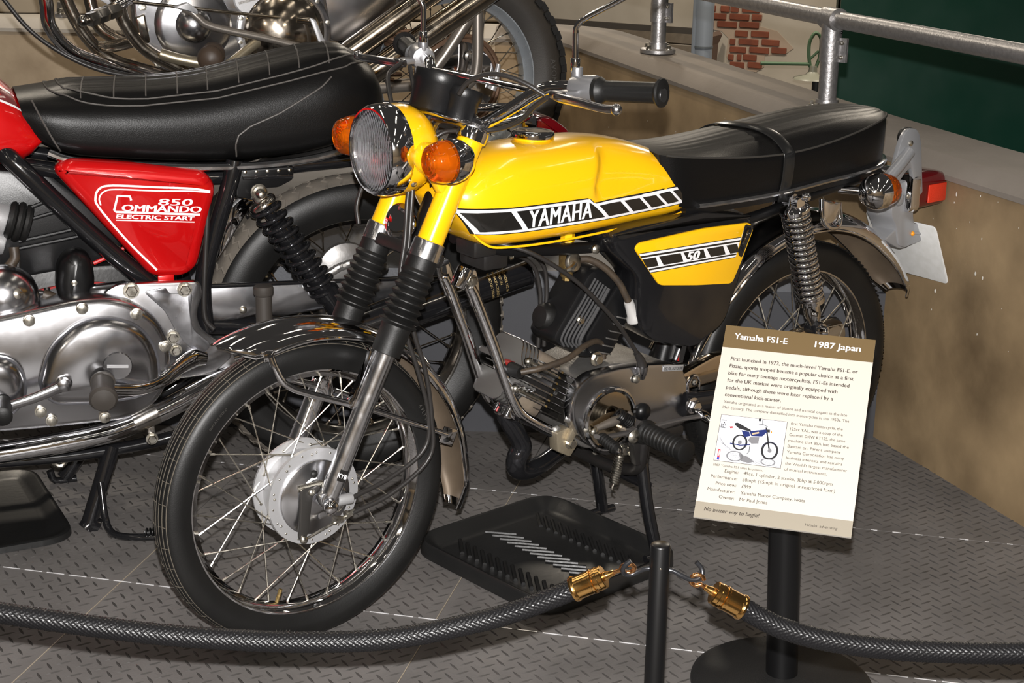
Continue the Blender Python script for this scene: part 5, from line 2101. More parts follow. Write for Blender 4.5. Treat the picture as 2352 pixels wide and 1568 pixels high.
for lw, x0_, x1_ in ((.116, -.622, .012), (.104, -.598, -.006)):
    pts = []
    for i in range(60):
        a = 2 * PI * i / 60
        c, s = cos(a), sin(a)
        px_ = (x0_ + x1_) / 2 + (x1_ - x0_) / 2 * math.copysign(abs(c) ** .35, c)
        pl_ = lw * math.copysign(abs(s) ** .55, s)
        pts.append(on_top(px_, pl_))
    b = MB()
    b.tube(pts, .0017, 6, 1, closed=True)
    nb(b, 'seat_piping', STITCH, ns)
for x in (-.563, -.501, -.440, -.379, -.320, -.258, -.196, -.136, -.075):
    b = MB()
    b.tube([on_top(x + .030 * (1 - abs(l) / .079) * 0 + (.03 - .03 * (l + .102) / .204), l, .0004) for l in [-.100 + .200 * k / 30 for k in range(31)]], .0016, 6, 1)
    nb(b, 'seat_seam', STITCH, ns)


def on_side(bvh, x, z, off=.0008):
    return drape(bvh, x, z, off, .13)


b = MB()
b.tube([on_side(SNB, p[0], p[1]) for p in [polyline([(-.271, .742), (-.2746, .765), (-.268, .785), (-.245, .802), (-.186, .8255), (-.0973, .8744), (-.075, .893)])(i / 30) for i in range(31)]], .0018, 6, 1)
nb(b, 'seat_seam', STITCH, ns)
b = MB()
b.tube([on_side(SNB, p[0], p[1]) for p in [polyline([(-.606, .765), (-.625, .80), (-.643, .84), (-.652, .86)])(i / 20) for i in range(21)]], .0018, 6, 1)
nb(b, 'seat_seam', STITCH, ns)
b = MB()
tr = [Vector((x, smooth_tab(NSw, x) * .965 + .006, smooth_tab(NSb, x) - .003)) for x in sxs[4:-2]]
b.tube(tr + [Vector((p.x, -p.y, p.z)) for p in tr[::-1]], .0100, 9, 1, flat=(1.1, .8))
nb(b, 'seat_trim', CHROME_F, ns)
# side cover
SC = round_poly([(-.628, .738, .03), (-.600, .757, .02), (-.47, .742), (-.340, .722, .03), (-.318, .690, .03), (-.362, .530, .02), (-.388, .512, .02), (-.452, .515, .02)], .015, 6)
b = MB()
b.prism(SC, NX, .10, .165, .020)
sc_ = nb(b, 'side_cover', RED, smooth=60)
b = MB()
b.box((-.425, .155, .507), (.032, .006, .022), None, .002)
nb(b, 'cover_tab', RED, sc_)


def strip2d(name, pts, w, lat, m=WHITE, parent=sc_, w1=None):
    P = [Vector(p) for p in pts]
    b = MB()
    L, Rr = [], []
    n = len(P)
    for i in range(n):
        t = (P[min(i + 1, n - 1)] - P[max(i - 1, 0)]).normalized()
        nn = Vector((-t.y, t.x))
        ww = w
        L.append(Vector((P[i].x + nn.x * ww / 2, lat, P[i].y + nn.y * ww / 2)))
        Rr.append(Vector((P[i].x - nn.x * ww / 2, lat, P[i].y - nn.y * ww / 2)))
    b.rings([[a, c] for a, c in zip(L, Rr)], closed=False)
    return nb(b, name, m, parent, 0)


def smooth2(pts, sub=5):
    return [(q.x, q.y) for q in catmull([Vector((p[0], p[1], 0)) for p in pts], sub)]


strip2d('cover_pinstripe', smooth2([(-.333, .683), (-.37, .6905), (-.44, .697), (-.518, .7043), (-.543, .7000), (-.552, .683), (-.546, .662), (-.499, .597), (-.443, .532)]), .0040, .1656)
strip2d('cover_pinstripe', smooth2([(-.333, .681), (-.37, .6855), (-.44, .690), (-.514, .6965), (-.536, .693), (-.545, .681), (-.543, .667)]), .0028, .1656)


def ntext(body, x0, x1, z0, z1, zs0, bold=.0, shear=.12, name='cover_lettering'):
    v, f = text_geo(body, .02, 0, shear)
    a, c = min(p[0] for p in v), max(p[0] for p in v)
    h = max(p[1] for p in v)
    b = MB()
    for k in (-1, 0, 1):
        dx, dz = k * bold * 1.3, abs(k) * bold * .5
        b.add([Vector((x0 + dx + (p[0] - a) / (c - a) * (x1 - x0), .1658 + k * .0001, z0 + dz + (z1 - z0) * p[1] / h + zs0 * (p[0] - a) / (c - a))) for p in v], f)
    return nb(b, name, WHITE, sc_, 0)


ntext('850', -.434, -.368, .6608, .6738, -.0045, .0006)
ntext('OMMANDO', -.503, -.352, .6535, .6660, -.0125, .0009)
ntext('ELECTRIC START', -.515, -.366, .6395, .6475, -.0130, .0006)
strip2d('cover_lettering', [(-.4855, .6735), (-.4875, .6815), (-.5105, .6840), (-.5185, .6560), (-.5150, .6525), (-.3550, .6378)], .0045, .1658)
strip2d('cover_lettering', [(-.516, .6365), (-.3660, .6235)], .0022, .1658)
# frame
for s in (1, -1):
    b = MB()
    b.tube([(-.72, s * .10, .775), (-.689, s * .128, .745), (-.569, s * .132, .611), (-.465, s * .132, .507), (-.42, s * .132, .47)], .0185, 16, 4)
    nb(b, 'frame_tube', BLACK)
    b = MB()
    b.tube([(-.276, s * .128, .735), (-.283, s * .130, .705), (-.316, s * .130, .604), (-.345, s * .130, .51), (-.35, s * .132, .45), (-.346, s * .14, .39)], .0175, 16, 4)
    nb(b, 'frame_tube', BLACK)
    b = MB()
    b.tube([(-.70, s * .09, .740), (-.5, s * .085, .705), (-.28, s * .085, .695), (-.16, s * .10, .713), (-.02, s * .10, .722), (.12, s * .09, .74)], .0160, 14, 4)
    nb(b, 'frame_tube', BLACK)
b = MB()
b.prism(round_poly([(-.272, .718), (-.156, .716), (-.160, .690), (-.19, .676), (-.225, .676), (-.245, .655), (-.275, .66)], .006), NX, .112, .128, .002)
bk = nb(b, 'shock_bracket', BLACK_S)
b = MB()
b.prism(round_poly([(-.262, .704), (-.160, .702), (-.160, .694), (-.262, .696)], .002), NX, .127, .134, .001)
nb(b, 'bracket_lip', BLACK, bk)
for k in range(5):
    b = MB()
    b.dome_bolt((-.256 + k * .0225, .128, .710), LAT, .0038, .002)
    nb(b, 'bracket_rivet', STEEL, bk)
b = MB()
b.prism(round_poly([(-.274, .655), (-.225, .638), (-.250, .60), (-.285, .545), (-.306, .515), (-.312, .515), (-.296, .60)], .006), NX, .03, .06, .003)
nb(b, 'mudguard_plate', CHROME)
# rear mudguard hidden by the seat, with tail lamp
b = MB()
ncr = lambda u: .372
b.rings(mudguard((0, .335), rad(50), rad(-62), lambda u: .420, lambda u: .398, lambda u: .062, 0, 40, 14))
nb(b, 'mudguard', BLACK_D, smooth=60)
b = MB()
b.prism(round_poly([(.395, .785), (.43, .782), (.470, .752), (.478, .722), (.43, .724), (.395, .735)], .010), NX, -.055, .055, .008)
nb(b, 'tail_lamp', REDLENS)
b = MB()
b.prism(round_poly([(.36, .78), (.397, .787), (.397, .730), (.36, .74)], .006), NX, -.052, .052, .006)
nb(b, 'tail_lamp_base', CHROME)
b = MB()
b.tube([(.05, .12, .80), (.18, .12, .79), (.30, .11, .785), (.37, .06, .79), (.38, 0, .79), (.37, -.06, .79), (.30, -.11, .785), (.05, -.12, .80)], .009, 12, 5)
nb(b, 'grab_rail', CHROME)
# shock absorber
for s in (1, -1):
    T_, B_ = Vector((-.240, s * .150, .668)), Vector((-.045, s * .150, .372))
    d = (B_ - T_).normalized()
    b = MB()
    b.lathe(T_, d, [(0, .012), (.012, .013), (.016, .027), (.020, .030), (.025, .030), (.027, .024)], 30)
    skn = nb(b, 'shock_cap', CHROME_D)
    b = MB()
    b.helix(T_ + d * .025, T_ + d * .245, .029, .0047, 10.5, 10, 22)
    nb(b, 'shock_spring', BLK_SHINE, skn)
    b = MB()
    b.lathe(T_, d, [(.022, .012), (.07, .012), (.072, .020), (.24, .021), (.246, .028), (.262, .028), (.264, .022), (.33, .022), (.335, .012), (.36, .010)], 28)
    nb(b, 'shock_body', BLACK, skn)
    b = MB()
    b.lathe(T_ + Vector((.005, s * .004, .006)), (0, s, 0), [(0, .017), (.004, .017), (.006, .014), (.012, .014), (.014, .010), (.022, .0095), (.026, .006), (.03, .005), (.031, .001)], 20)
    nb(b, 'shock_nut', STEEL, skn)
# chain guard / swing arm in bright alloy
b = MB()
b.prism(round_poly([(-.345, .483), (-.21, .478), (-.083, .473), (.144, .466), (.20, .44), (.20, .40), (.10, .385), (-.02, .395), (-.10, .412), (-.19, .404), (-.235, .412), (-.27, .405), (-.345, .402)], .010), NX, .105, .122, .004)
cgn = nb(b, 'chain_guard', ALU)
b = MB()
b.tube([(-.345, .126, .481), (-.20, .126, .477), (.0, .126, .470), (.15, .126, .464)], .0045, 10, 3)
nb(b, 'guard_bead', BLACK, cgn)
b = MB()
b.dome_bolt((-.268, .122, .425), LAT, .008, .006)
nb(b, 'guard_screw', STEEL, cgn)
for s in (1, -1):
    b = MB()
    b.tube([(-.40, s * .09, .40), (-.2, s * .095, .375), (.0, s * .10, .34), (.05, s * .10, .335)], .022, 16, 4)
    nb(b, 'swing_arm', BLACK)
# bright plate behind the chaincase
PLT = round_poly([(-.520, .515, .01), (-.364, .509, .012), (-.357, .486, .01), (-.373, .445, .02), (-.366, .410, .02), (-.330, .380, .02), (-.302, .372), (-.306, .345), (-.345, .312), (-.425, .310), (-.47, .34), (-.53, .42), (-.55, .50)], .01, 5)
b = MB()
b.prism(PLT, NX, .165, .188, .005)
pln = nb(b, 'footrest_plate', ALU)
b = MB()
b.prism(round_poly([(-.475, .497), (-.43, .502), (-.425, .489), (-.40, .486), (-.378, .488), (-.386, .445), (-.380, .41), (-.345, .378), (-.36, .36), (-.39, .375), (-.415, .41), (-.435, .455)], .012), NX, .186, .190, .0015)
nb(b, 'plate_recess', mat('alloy_shade', (0.40, 0.40, 0.42), 1, 0.30, rvar=(20, .1)), pln)
for p in ((-.4977, .5012, .012), (-.3947, .496, .011), (-.4218, .4002, .010), (-.417, .3727, .009), (-.3707, .3477, .009), (-.4192, .3212, .008)):
    b = MB()
    b.hexbolt((p[0], .190, p[1]), LAT, p[2], .009)
    nb(b, 'plate_bolt', STEEL, pln)
b = MB()
b.prism(round_poly([(-.575, .512), (-.50, .516), (-.50, .480), (-.575, .478)], .012), NX, .16, .178, .004)
nb(b, 'engine_lug', BLACK)
b = MB()
b.prism(round_poly([(-.345, .352), (-.285, .378), (-.26, .36), (-.28, .33), (-.35, .318)], .012), NX, .17, .18, .003)
nb(b, 'torque_plate', ALU_S)
b = MB()
b.dome_bolt((-.293, .181, .361), LAT, .008, .006)
nb(b, 'torque_bolt', BRASS_D)
# primary chaincase
PC = round_poly([(-1.02, .42, .05), (-.98, .455), (-.745, .478, .1), (-.60, .502, .06), (-.52, .497, .05), (-.452, .452, .06), (-.425, .37, .06), (-.452, .285, .05), (-.515, .248, .04), (-.68, .247), (-.98, .252), (-1.03, .30, .05)], .03, 8)
b = MB()
b.prism(PC, NX, .10, .232, .014)
pcn = nb(b, 'primary_cover', ALU, smooth=50)
PR = round_poly([(-.688, .335, .03), (-.665, .415, .05), (-.605, .462, .05), (-.555, .470, .04), (-.490, .448, .05), (-.458, .395, .05), (-.455, .325, .03), (-.49, .300, .03), (-.57, .293, .03), (-.66, .300, .03)], .03, 8)
b = MB()
b.prism(PR, NX, .225, .258, .022)
nb(b, 'clutch_bulge', ALU, pcn, 50)
b = MB()
b.prism(round_poly([(-.98, .415, .04), (-.80, .418, .04), (-.72, .40, .05), (-.70, .34, .05), (-.73, .285, .04), (-.98, .28, .04)], .03, 8), NX, .225, .262, .024)
nb(b, 'alternator_bulge', ALU, pcn, 50)
b = MB()
b.prism(PC, NX, .094, .100, 0)
nb(b, 'cover_gasket', mat('red_gasket', (0.30, 0.01, 0.008), 0, .5), pcn)
b = MB()
b.lathe((-.5385, .257, .372), LAT, [(0, .0275), (.002, .028), (.005, .0265), (.0055, .001)], 36)
icp = nb(b, 'inspection_cap', ALU, pcn)
b = MB()
b.box((-.5385, .2632, .3722), (.040, .003, .005), Matrix.Rotation(rad(5), 3, 'Y'))
nb(b, 'cap_slot', ALU_S, icp)
for p in ((-.5952, .4843), (-.6933, .4684), (-.4946, .4649), (-.443, .395), (-.5655, .262), (-.6651, .2655), (-.684, .2852)):
    b = MB()
    b.lathe((p[0], .231, p[1]), LAT, [(0, .012), (.004, .0115), (.0045, .009), (.007, .0085), (.0085, .002)], 16)
    nb(b, 'cover_screw', STEEL, pcn)
# alloy dome above the case
b = MB()
b.sph((-.735, .16, .500), .062, 26, (1.1, 1.0, .9), LAT)
nb(b, 'timing_dome', ALU)
b = MB()
b.lathe((-.71, .205, .515), (.2, 1, .3), [(0, .011), (.004, .010), (.006, .006), (.007, .001)], 14)
nb(b, 'dome_screw', STEEL)
# footrest and levers
b = MB()
b.lathe((-.568, .262, .345), (-.10, .98, -.16), [(0, .014), (.002, .0235), (.008, .0240), (.010, .0215), (.060, .0215), (.062, .024), (.066, .0265), (.074, .0265), (.080, .022), (.083, .010), (.084, .001)], 36, rf=lambda th, t: 1 + (.03 * (1 if int(th * 34 / PI) % 2 else -1) if .009 < t < .061 else 0))
nb(b, 'footrest_rubber', mat('brown_rubber', (0.040, 0.034, 0.029), 0, .55), smooth=30)
b = MB()
b.tube([(-.560, .28, .333), (-.50, .262, .322), (-.455, .245, .328), (-.42, .225, .345), (-.385, .205, .357), (-.36, .198, .352)], [.010, .011, .012, .014, .018, .012], 16, 5, flat=(.8, 1.1))
nb(b, 'footrest_arm', CHROME)
b = MB()
b.tube([(-.640, .268, .346), (-.68, .272, .332), (-.73, .276, .320), (-.80, .28, .31)], [.010, .009, .008, .008], 12, 4, flat=(.7, 1.2))
b.lathe((-.640, .245, .347), LAT, [(0, .02), (.012, .019), (.014, .014), (.03, .013), (.032, .009), (.033, .001)], 24)
gln = nb(b, 'gear_lever', ALU)
b = MB()
b.lathe((-.752, .262, .320), (-.1, .98, -.12), [(0, .012), (.002, .0165), (.05, .0165), (.054, .019), (.06, .019), (.064, .014), (.065, .001)], 26)
nb(b, 'lever_rubber', RUBBER, gln)
b = MB()
b.lathe((-.2415, .205, .405), (0, 0, 1), [(0, .014), (.002, .0165), (.07, .0165), (.072, .019), (.076, .0205), (.086, .0205), (.090, .018), (.091, .001)], 30, rf=lambda th, t: 1 + (.03 * (1 if int(th * 24 / PI) % 2 else -1) if .003 < t < .069 else 0))
nb(b, 'kick_lever_rubber', mat('brown_rubber'), smooth=30)
b = MB()
b.tube([(-.2415, .205, .415), (-.244, .203, .39), (-.26, .195, .36), (-.30, .185, .345)], .008, 12, 4)
nb(b, 'kick_lever', CHROME)
# exhaust: chrome pipe, clamp and black silencer
b = MB()
b.tube([(-1.0, .215, .195), (-.764, .215, .204), (-.642, .215, .213), (-.56, .212, .222), (-.50, .208, .238), (-.43, .202, .262), (-.33, .19, .300), (-.2, .185, .34)], .0215, 22, 5)
exn = nb(b, 'exhaust_pipe', CHROME)
b = MB()
b.tube([(-.508, .209, .236), (-.485, .207, .244), (-.462, .2045, .252)], .0235, 22, 2)
b.box((-.476, .215, .214), (.016, .012, .03), None, .003)
nb(b, 'pipe_clamp', CHROME_D, exn)
b = MB()
b.hexbolt((-.476, .222, .204), LAT, .009, .008)
nb(b, 'clamp_bolt', STEEL, exn)
b = MB()
d = Vector((.468, -.0, .134)).normalized()
s0 = Vector((-.158, .185, .352))
b.lathe(s0, d, [(-.10, .0215), (-.04, .026), (.0, .033), (.06, .038), (.45, .040), (.495, .040), (.497, .036), (.50, .030), (.506, .028)], 36)
sil = nb(b, 'silencer', BLACK)
b = MB()
b.lathe(s0 + d * .4955, d, [(0, .0405), (.002, .0408), (.006, .0405), (.008, .037)], 36)
nb(b, 'silencer_end', BLK_SHINE, sil)
b = MB()
GOLDT = mat('gold_print', (0.45, 0.33, 0.14), .3, .4)
up = Vector((-.134, 0, .468)).normalized()
bvS = None
for k, line in enumerate(('NORTON TRIUMPH', 'MANUFACTURED BY', 'NORTON', 'SILENCER NO. 06')):
    v, f = text_geo(line, .0075, .0001)
    pts = []
    for p in v:
        th = (p[0] - .028) / .0405      # lettering runs around the tube
        s_ = .405 + k * .011
        pts.append(s0 + d * (s_ + p[1]) + (Vector((0, 1, 0)) * cos(th) + up * -sin(th)) * .0408)
    b.add(pts, f)
nb(b, 'silencer_lettering', GOLDT, sil, 0)
b = MB()
b.dome_bolt(s0 + d * .47 + up * .034 + Vector((0, .018, 0)), up + Vector((0, .4, 0)), .006, .006)
nb(b, 'silencer_screw', STEEL, sil)
# lower frame rail and stands
for s in (1, -1):
    b = MB()
    b.tube([(-1.05, s * .13, .165), (-.764, s * .135, .156), (-.597, s * .135, .154), (-.42, s * .135, .172), (-.33, s * .14, .22)], .0125, 14, 4)
    nb(b, 'frame_tube', BLACK)
b = MB()
b.tube([(-.545, .135, .165), (-.575, .150, .085), (-.602, .160, .012)], .0165, 16, 3)
b.tube([(-.61, .162, .004), (-.60, .160, .012), (-.585, .160, .004)], .017, 12, 2)
nb(b, 'stand_leg', BLACK)
b = MB()
b.tube([(-.545, -.10, .165), (-.585, -.11, .075), (-.625, -.115, .012)], .0165, 16, 3)
b.tube([(-.655, -.115, .03), (-.645, -.115, .006), (-.60, -.115, .006)], .008, 10, 3)
nb(b, 'stand_leg', BLACK)
b = MB()
b.cyl((-.56, .15, .13), (-.57, -.11, .13), .012, n=14)
nb(b, 'stand_crossbar', BLACK)
b = MB()
b.tube([(-.575, .165, .10), (-.573, .19, .04), (-.566, .215, .014), (-.545, .24, .010), (-.50, .262, .012), (-.42, .275, .012)], .0075, 12, 5)
sdn = nb(b, 'stand_tang', BLACK)
b = MB()
b.helix((-.505, .262, .022), (-.455, .27, .022), .0075, .002, 8, 5, 10)
nb(b, 'tang_grip', BLACK_S, sdn)
b = MB()
b.tube([(-.655, .12, .150), (-.66, .12, .135), (-.645, .12, .128), (-.63, .12, .145)], .005, 8, 3)
nb(b, 'stand_hook', STEEL)
# dark parts ahead of the frame tube: air box, intake boot, carburettor
b = MB()
b.prism(round_poly([(-.74, .735), (-.63, .72), (-.50, .60), (-.50, .54), (-.70, .515), (-.74, .53)], .012), NX, -.09, .095, .008)
abx = nb(b, 'air_box', PLASTIC)
for k, (z, x0_, x1_) in enumerate(((.668, -.69, -.625), (.648, -.69, -.60), (.610, -.695, -.57), (.596, -.695, -.555))):
    b = MB()
    b.tube([(x0_, .098, z - .020), (x1_ - .01, .098, z + .0), (x1_, .098, z + .008)], .004, 8, 3)
    nb(b, 'air_box_rib', PLASTIC, abx)
AH = round_poly([(-.637, .505, .03), (-.628, .560, .03), (-.600, .584, .03), (-.566, .568, .03), (-.560, .510, .03), (-.580, .468, .03), (-.622, .468, .03)], .02, 5)
b = MB()
b.prism(AH, NX, .10, .175, .022)
ahn = nb(b, 'horn_cover', BLACK_S, smooth=50)
b = MB()
b.dome_bolt((-.602, .1755, .520), LAT, .006, .002)
nb(b, 'cover_rivet', STEEL, ahn)
b = MB()
b.tube([(-.65, .12, .50), (-.648, .13, .475), (-.62, .14, .455), (-.585, .14, .456), (-.56, .13, .48)], .006, 10, 5)
nb(b, 'rubber_strap', RUBBER, ahn)
b = MB()
b.cyl((-.80, .08, .66), (-.715, .08, .63), .036, n=26, bev=.004)
b.cyl((-.80, .08, .61), (-.72, .08, .585), .026, n=22, bev=.004)
nb(b, 'carburettor', ALU_S)
for k in range(3):
    b = MB()
    b.ring((-.706 + k * .014, .08, .632 - k * .004), (.95, 0, -.3), .034 + .002 * (k % 2), .008, 28, 8)
    nb(b, 'inlet_rubber', RUBBER)
b = MB()
b.tube([(-.80, .12, .53), (-.74, .125, .535), (-.708, .125, .56), (-.706, .12, .585)], .010, 12, 5)
nb(b, 'fuel_hose', HOSE_B)
b = MB()
b.tube([(-.70, .12, .56), (-.70, .125, .525), (-.68, .13, .50), (-.64, .13, .49), (-.60, .12, .49)], .005, 10, 5)
nb(b, 'wiring_loom', HOSE)
b = MB()
b.cyl((-.715, .10, .545), (-.708, .10, .520), .009, n=10)
nb(b, 'wire_plug', REDCAP)
b = MB()
b.prism(round_poly([(-.76, .55), (-.66, .53), (-.50, .53), (-.46, .49), (-.46, .25), (-.95, .25), (-.95, .55)], .02), NX, -.16, .09, .008)
nb(b, 'engine_block', BLACK_D)
b = MB()
b.tube([(-.66, .15, .495), (-.62, .155, .478), (-.585, .155, .462)], .011, 12, 3)
nb(b, 'breather_hose', HOSE_B)
b = MB()
b.tube([(-.56, .13, .545), (-.53, .128, .556), (-.50, .125, .57)], .004, 8, 3)
nb(b, 'red_wire', mat('red_wire', (0.45, 0.01, 0.01), 0, .4))
b = MB()
b.tube([(-.335, .150, .66), (-.345, .152, .55), (-.352, .154, .46), (-.350, .156, .42), (-.335, .158, .40)], .0055, 10, 4)
nb(b, 'brake_cable', HOSE)

# ================================================================== CHROME SCRAMBLER on the raised level (lower part in view)
TBK = thing('motorcycle', 'chromed scrambler motorcycle with knobbly rear tyre on the raised level', 'motorcycle', (-0.1833, 4.4972, 0.40), rad(20.0))


def tb(mb, name, m, parent=None, smooth=38, kind=None):
    mb.v = [(p[0], p[1], p[2] - .40) for p in mb.v]
    return mb.build(name, m, parent or TBK, True, smooth, kind)


TZ = .325
ty, rimt = make_wheel(TBK, (0, TZ), .325, .058, .2405, .040, (), .05, -.05, .07, 40, mat('tyre_brown', (0.035, 0.030, 0.025), 0, .55, bump=(300, .15), var=(10, .7, (0.016, 0.014, 0.012))), RIM3, CHROME_B, cross=48, sp_r=.0016, rim_in=.206)
b = MB()
c0 = Vector((0, 0, TZ + .40))
for k in range(44):
    a = 2 * PI * k / 44
    for l, da, w in ((0.0, 0, .022), (.026, .07, .018), (-.026, .07, .018), (.045, 0, .014), (-.045, 0, .014)):
        r = .325 - .08 * .16 * (abs(l) / .0464) ** 2.2
        b.box(c0 + Vector(((r + .004) * cos(a + da), l, (r + .004) * sin(a + da))), (.024, w, .016), Matrix.Rotation(-(a + da) + PI / 2, 3, 'Y'))
tb(b, 'tread_blocks', RUBBER, None, 0, kind='stuff')
tyre_text('AVON', (0, TZ + .40), .278, rad(4), lambda r: .0590, .022, TLET, None, tb)
b = MB()
b.lathe(c0, LAT, [(-.06, .02), (-.06, .05), (.03, .055), (.035, .100), (.060, .102), (.062, .09), (.066, .03)], 44)
hb3 = tb(b, 'wheel_hub', BLACK_S)
b = MB()
b.lathe(c0, LAT, [(.058, .100), (.058, .108), (.064, .108), (.066, .100)], 48)
tb(b, 'drum_rim', CHROME, hb3)
b = MB()
for k in range(56):
    a = 2 * PI * k / 56
    b.box(c0 + Vector((.122 * cos(a), .052, .122 * sin(a))), (.008, .005, .010), Matrix.Rotation(-a + PI / 2, 3, 'Y'))
b.lathe(c0, LAT, [(.050, .10), (.050, .120), (.055, .120), (.055, .10)], 56)
tb(b, 'sprocket', mat('rusty_steel', (0.13, 0.075, 0.045), .5, .6, bump=(200, .4)), hb3, 0)
b = MB()
b.tube([(-.40, .06, .80), (-.2, .058, .86), (0.0, .056, .848), (.07, .055, .83), (.115, .055, .77), (.115, .055, .68), (.05, .055, .61), (-.1, .058, .60), (-.40, .06, .66)], .007, 8, 5)
tb(b, 'drive_chain', mat('rusty_steel'))
for p in ((.030, .072, .793), (.06, .07, .66)):
    b = MB()
    b.lathe(p, LAT, [(0, .016), (.006, .015), (.008, .009), (.014, .008), (.015, .001)], 16)
    tb(b, 'axle_bolt', CHROME_D, hb3)
b = MB()
b.tube([(.095, .075, .70), (.105, .078, .73), (.112, .078, .77)], [.012, .009, .006], 10, 3)
tb(b, 'brake_lever', ALU_S, hb3)
# frame struts
STRUT = mat('grey_strut', (0.30, 0.27, 0.24), .75, .34)
b = MB()
b.tube([(-.10, .11, .75), (-.06, .12, .80), (.03, .12, .93), (.10, .12, 1.03)], .0165, 16, 3)
tb(b, 'frame_tube', STRUT)
b = MB()
b.tube([(.034, .125, 1.02), (.034, .125, .90), (.034, .125, .78), (.02, .122, .735), (-.03, .12, .70), (-.10, .118, .665)], .0155, 16, 5)
tb(b, 'frame_tube', STRUT)
b = MB()
b.tube([(.10, -.10, 1.02), (.085, -.10, .90), (.05, -.10, .78), (0, -.10, .725)], .0155, 16, 4)
tb(b, 'frame_tube', STRUT)
b = MB()
b.tube([(-.35, .09, 1.02), (-.26, .09, .97), (-.20, .09, .90)], .016, 14, 3)
tb(b, 'frame_tube', STRUT)
b = MB()
b.tube([(-.50, .10, .70), (-.3, .10, .715), (-.1, .10, .725), (.02, .10, .725)], .018, 14, 3)
tb(b, 'swing_arm', STRUT)
for p0, p1 in (((-.20, .10, .74), (-.19, .10, .90)),):
    b = MB()
    b.helix(p0, p1, .022, .006, 9, 8, 16)
    tb(b, 'suspension_spring', mat('rusty_steel'))
# twin upswept silencers
for a, c, r in (((-.42, .20, .775), (-.02, .21, 1.045), .030), ((-.40, .20, .695), (.16, .21, 1.06), .033)):
    b = MB()
    A, Cc = Vector(a), Vector(c)
    d = (Cc - A)
    b.lathe(A, d, [(0, r * .5), (.06, r * .8), (.10, r), (d.length, r)], 28)
    tb(b, 'silencer', CHROME_B)
b = MB()
b.tube([(-.60, .19, .70), (-.50, .195, .70), (-.42, .20, .73), (-.36, .20, .77)], .018, 16, 4)
tb(b, 'exhaust_pipe', CHROME_B)
# front frame loops
for pts, r in (([(-1.11, .15, 1.05), (-1.0902, .15, .9645), (-1.084, .15, .90), (-1.040, .15, .842), (-.969, .15, .808), (-.8637, .15, .773), (-.74, .15, .735), (-.55, .15, .70)], .0175),
               ([(-1.06, .12, 1.05), (-1.035, .12, .95), (-.995, .12, .87), (-.94, .12, .815), (-.86, .12, .785), (-.74, .12, .75), (-.55, .12, .715)], .0165),
               ([(-.965, .22, 1.06), (-.926, .22, .9685), (-.913, .22, .916), (-.869, .22, .8515), (-.796, .22, .807), (-.732, .22, .778), (-.60, .22, .74)], .0165),
               ([(-.985, .05, 1.05), (-.975, .05, .95), (-.955, .06, .885), (-.90, .08, .85)], .0165),
               ([(-.915, .02, 1.05), (-.91, .02, .96), (-.88, .03, .90), (-.83, .05, .87)], .0190),
               ([(-.965, .12, .845), (-.93, .15, .85), (-.88, .20, .868), (-.862, .215, .872)], .0150)):
    b = MB()
    b.tube(pts, r, 18, 5)
    tb(b, 'frame_tube', CHROME_B if r < .0168 else CHROME)
b = MB()
b.prism(round_poly([(-.885, .925), (-.862, .935), (-.852, .865), (-.875, .862)], .006), NX, .20, .225, .003)
tb(b, 'frame_gusset', CHROME_B)
b = MB()
b.tube([(-.862, .20, .985), (-.95, .30, .955), (-1.0, .33, .941)], .013, 14, 3)
pg = tb(b, 'highway_peg', CHROME)
b = MB()
b.sph((-1.022, .352, .9325), .014, 14)
b.lathe((-.935, .31, .955), (-.78, .45, -.22), [(0, .0175), (.006, .0185), (.03, .0185), (.032, .016), (.036, .0185), (.06, .0185), (.064, .016), (.068, .0175), (.088, .0175), (.09, .014)], 6)
tb(b, 'peg_sleeve', CHROME_D, pg)
b = MB()
b.box((-.965, .18, .985), (.15, .006, .032), Matrix.Rotation(rad(32), 3, 'Y'), .002)
pk = tb(b, 'drilled_bracket', ALU_S)
for k in range(3):
    b = MB()
    b.lathe((-.998 + k * .032, .1835, 1.006 - k * .020), LAT, [(0, .008), (.001, .008), (.0012, .004)], 14)
    tb(b, 'bracket_hole', BLACK_S, pk)
# engine: primary case and domes
P3 = round_poly([(-.90, 1.06), (-.893, .966), (-.887, .862, .05), (-.836, .796, .05), (-.686, .768, .05), (-.53, .742, .05), (-.438, .762, .05), (-.385, .85, .06), (-.40, .962), (-.42, 1.06)], .03, 6)
b = MB()
b.prism(P3, NX, -.05, .205, .012)
pc3 = tb(b, 'primary_case', ALU, smooth=50)
b = MB()
b.lathe((-.742, .203, .9055), LAT, [(0, .098), (.006, .094), (.010, .078), (.013, .062), (.016, .046), (.024, .044), (.036, .036), (.044, .022), (.048, .008), (.0485, .001)], 48)
tb(b, 'engine_dome', ALU, pc3, 50)
b = MB()
b.lathe((-.5135, .200, .882), LAT, [(0, .108), (.008, .107), (.012, .100), (.016, .098), (.030, .088), (.044, .068), (.054, .044), (.060, .018), (.061, .001)], 56)
tb(b, 'clutch_dome', CHROME_B, pc3, 60)
b = MB()
b.lathe((-.5135, .190, .882), LAT, [(.006, .108), (.006, .122), (.018, .122), (.020, .118), (.020, .108)], 56)
tb(b, 'clutch_flange', ALU, pc3, 50)
for k in range(12):
    b = MB()
    a = 2 * PI * k / 12 + .2
    b.lathe((-.5135 + .1155 * cos(a), .209, .882 + .1155 * sin(a)), LAT, [(0, .0065), (.004, .006), (.0045, .003)], 6)
    tb(b, 'flange_screw', STEEL, pc3)
b = MB()
b.lathe((-.600, .2045, .966), LAT, [(0, .040), (.003, .040), (.006, .037), (.0062, .001)], 36)
tb(b, 'filler_plug', ALU_S, pc3)
b = MB()
b.box((-.600, .2115, .963), (.058, .003, .006), Matrix.Rotation(rad(-14), 3, 'Y'))
tb(b, 'plug_slot', ALU_C, pc3)
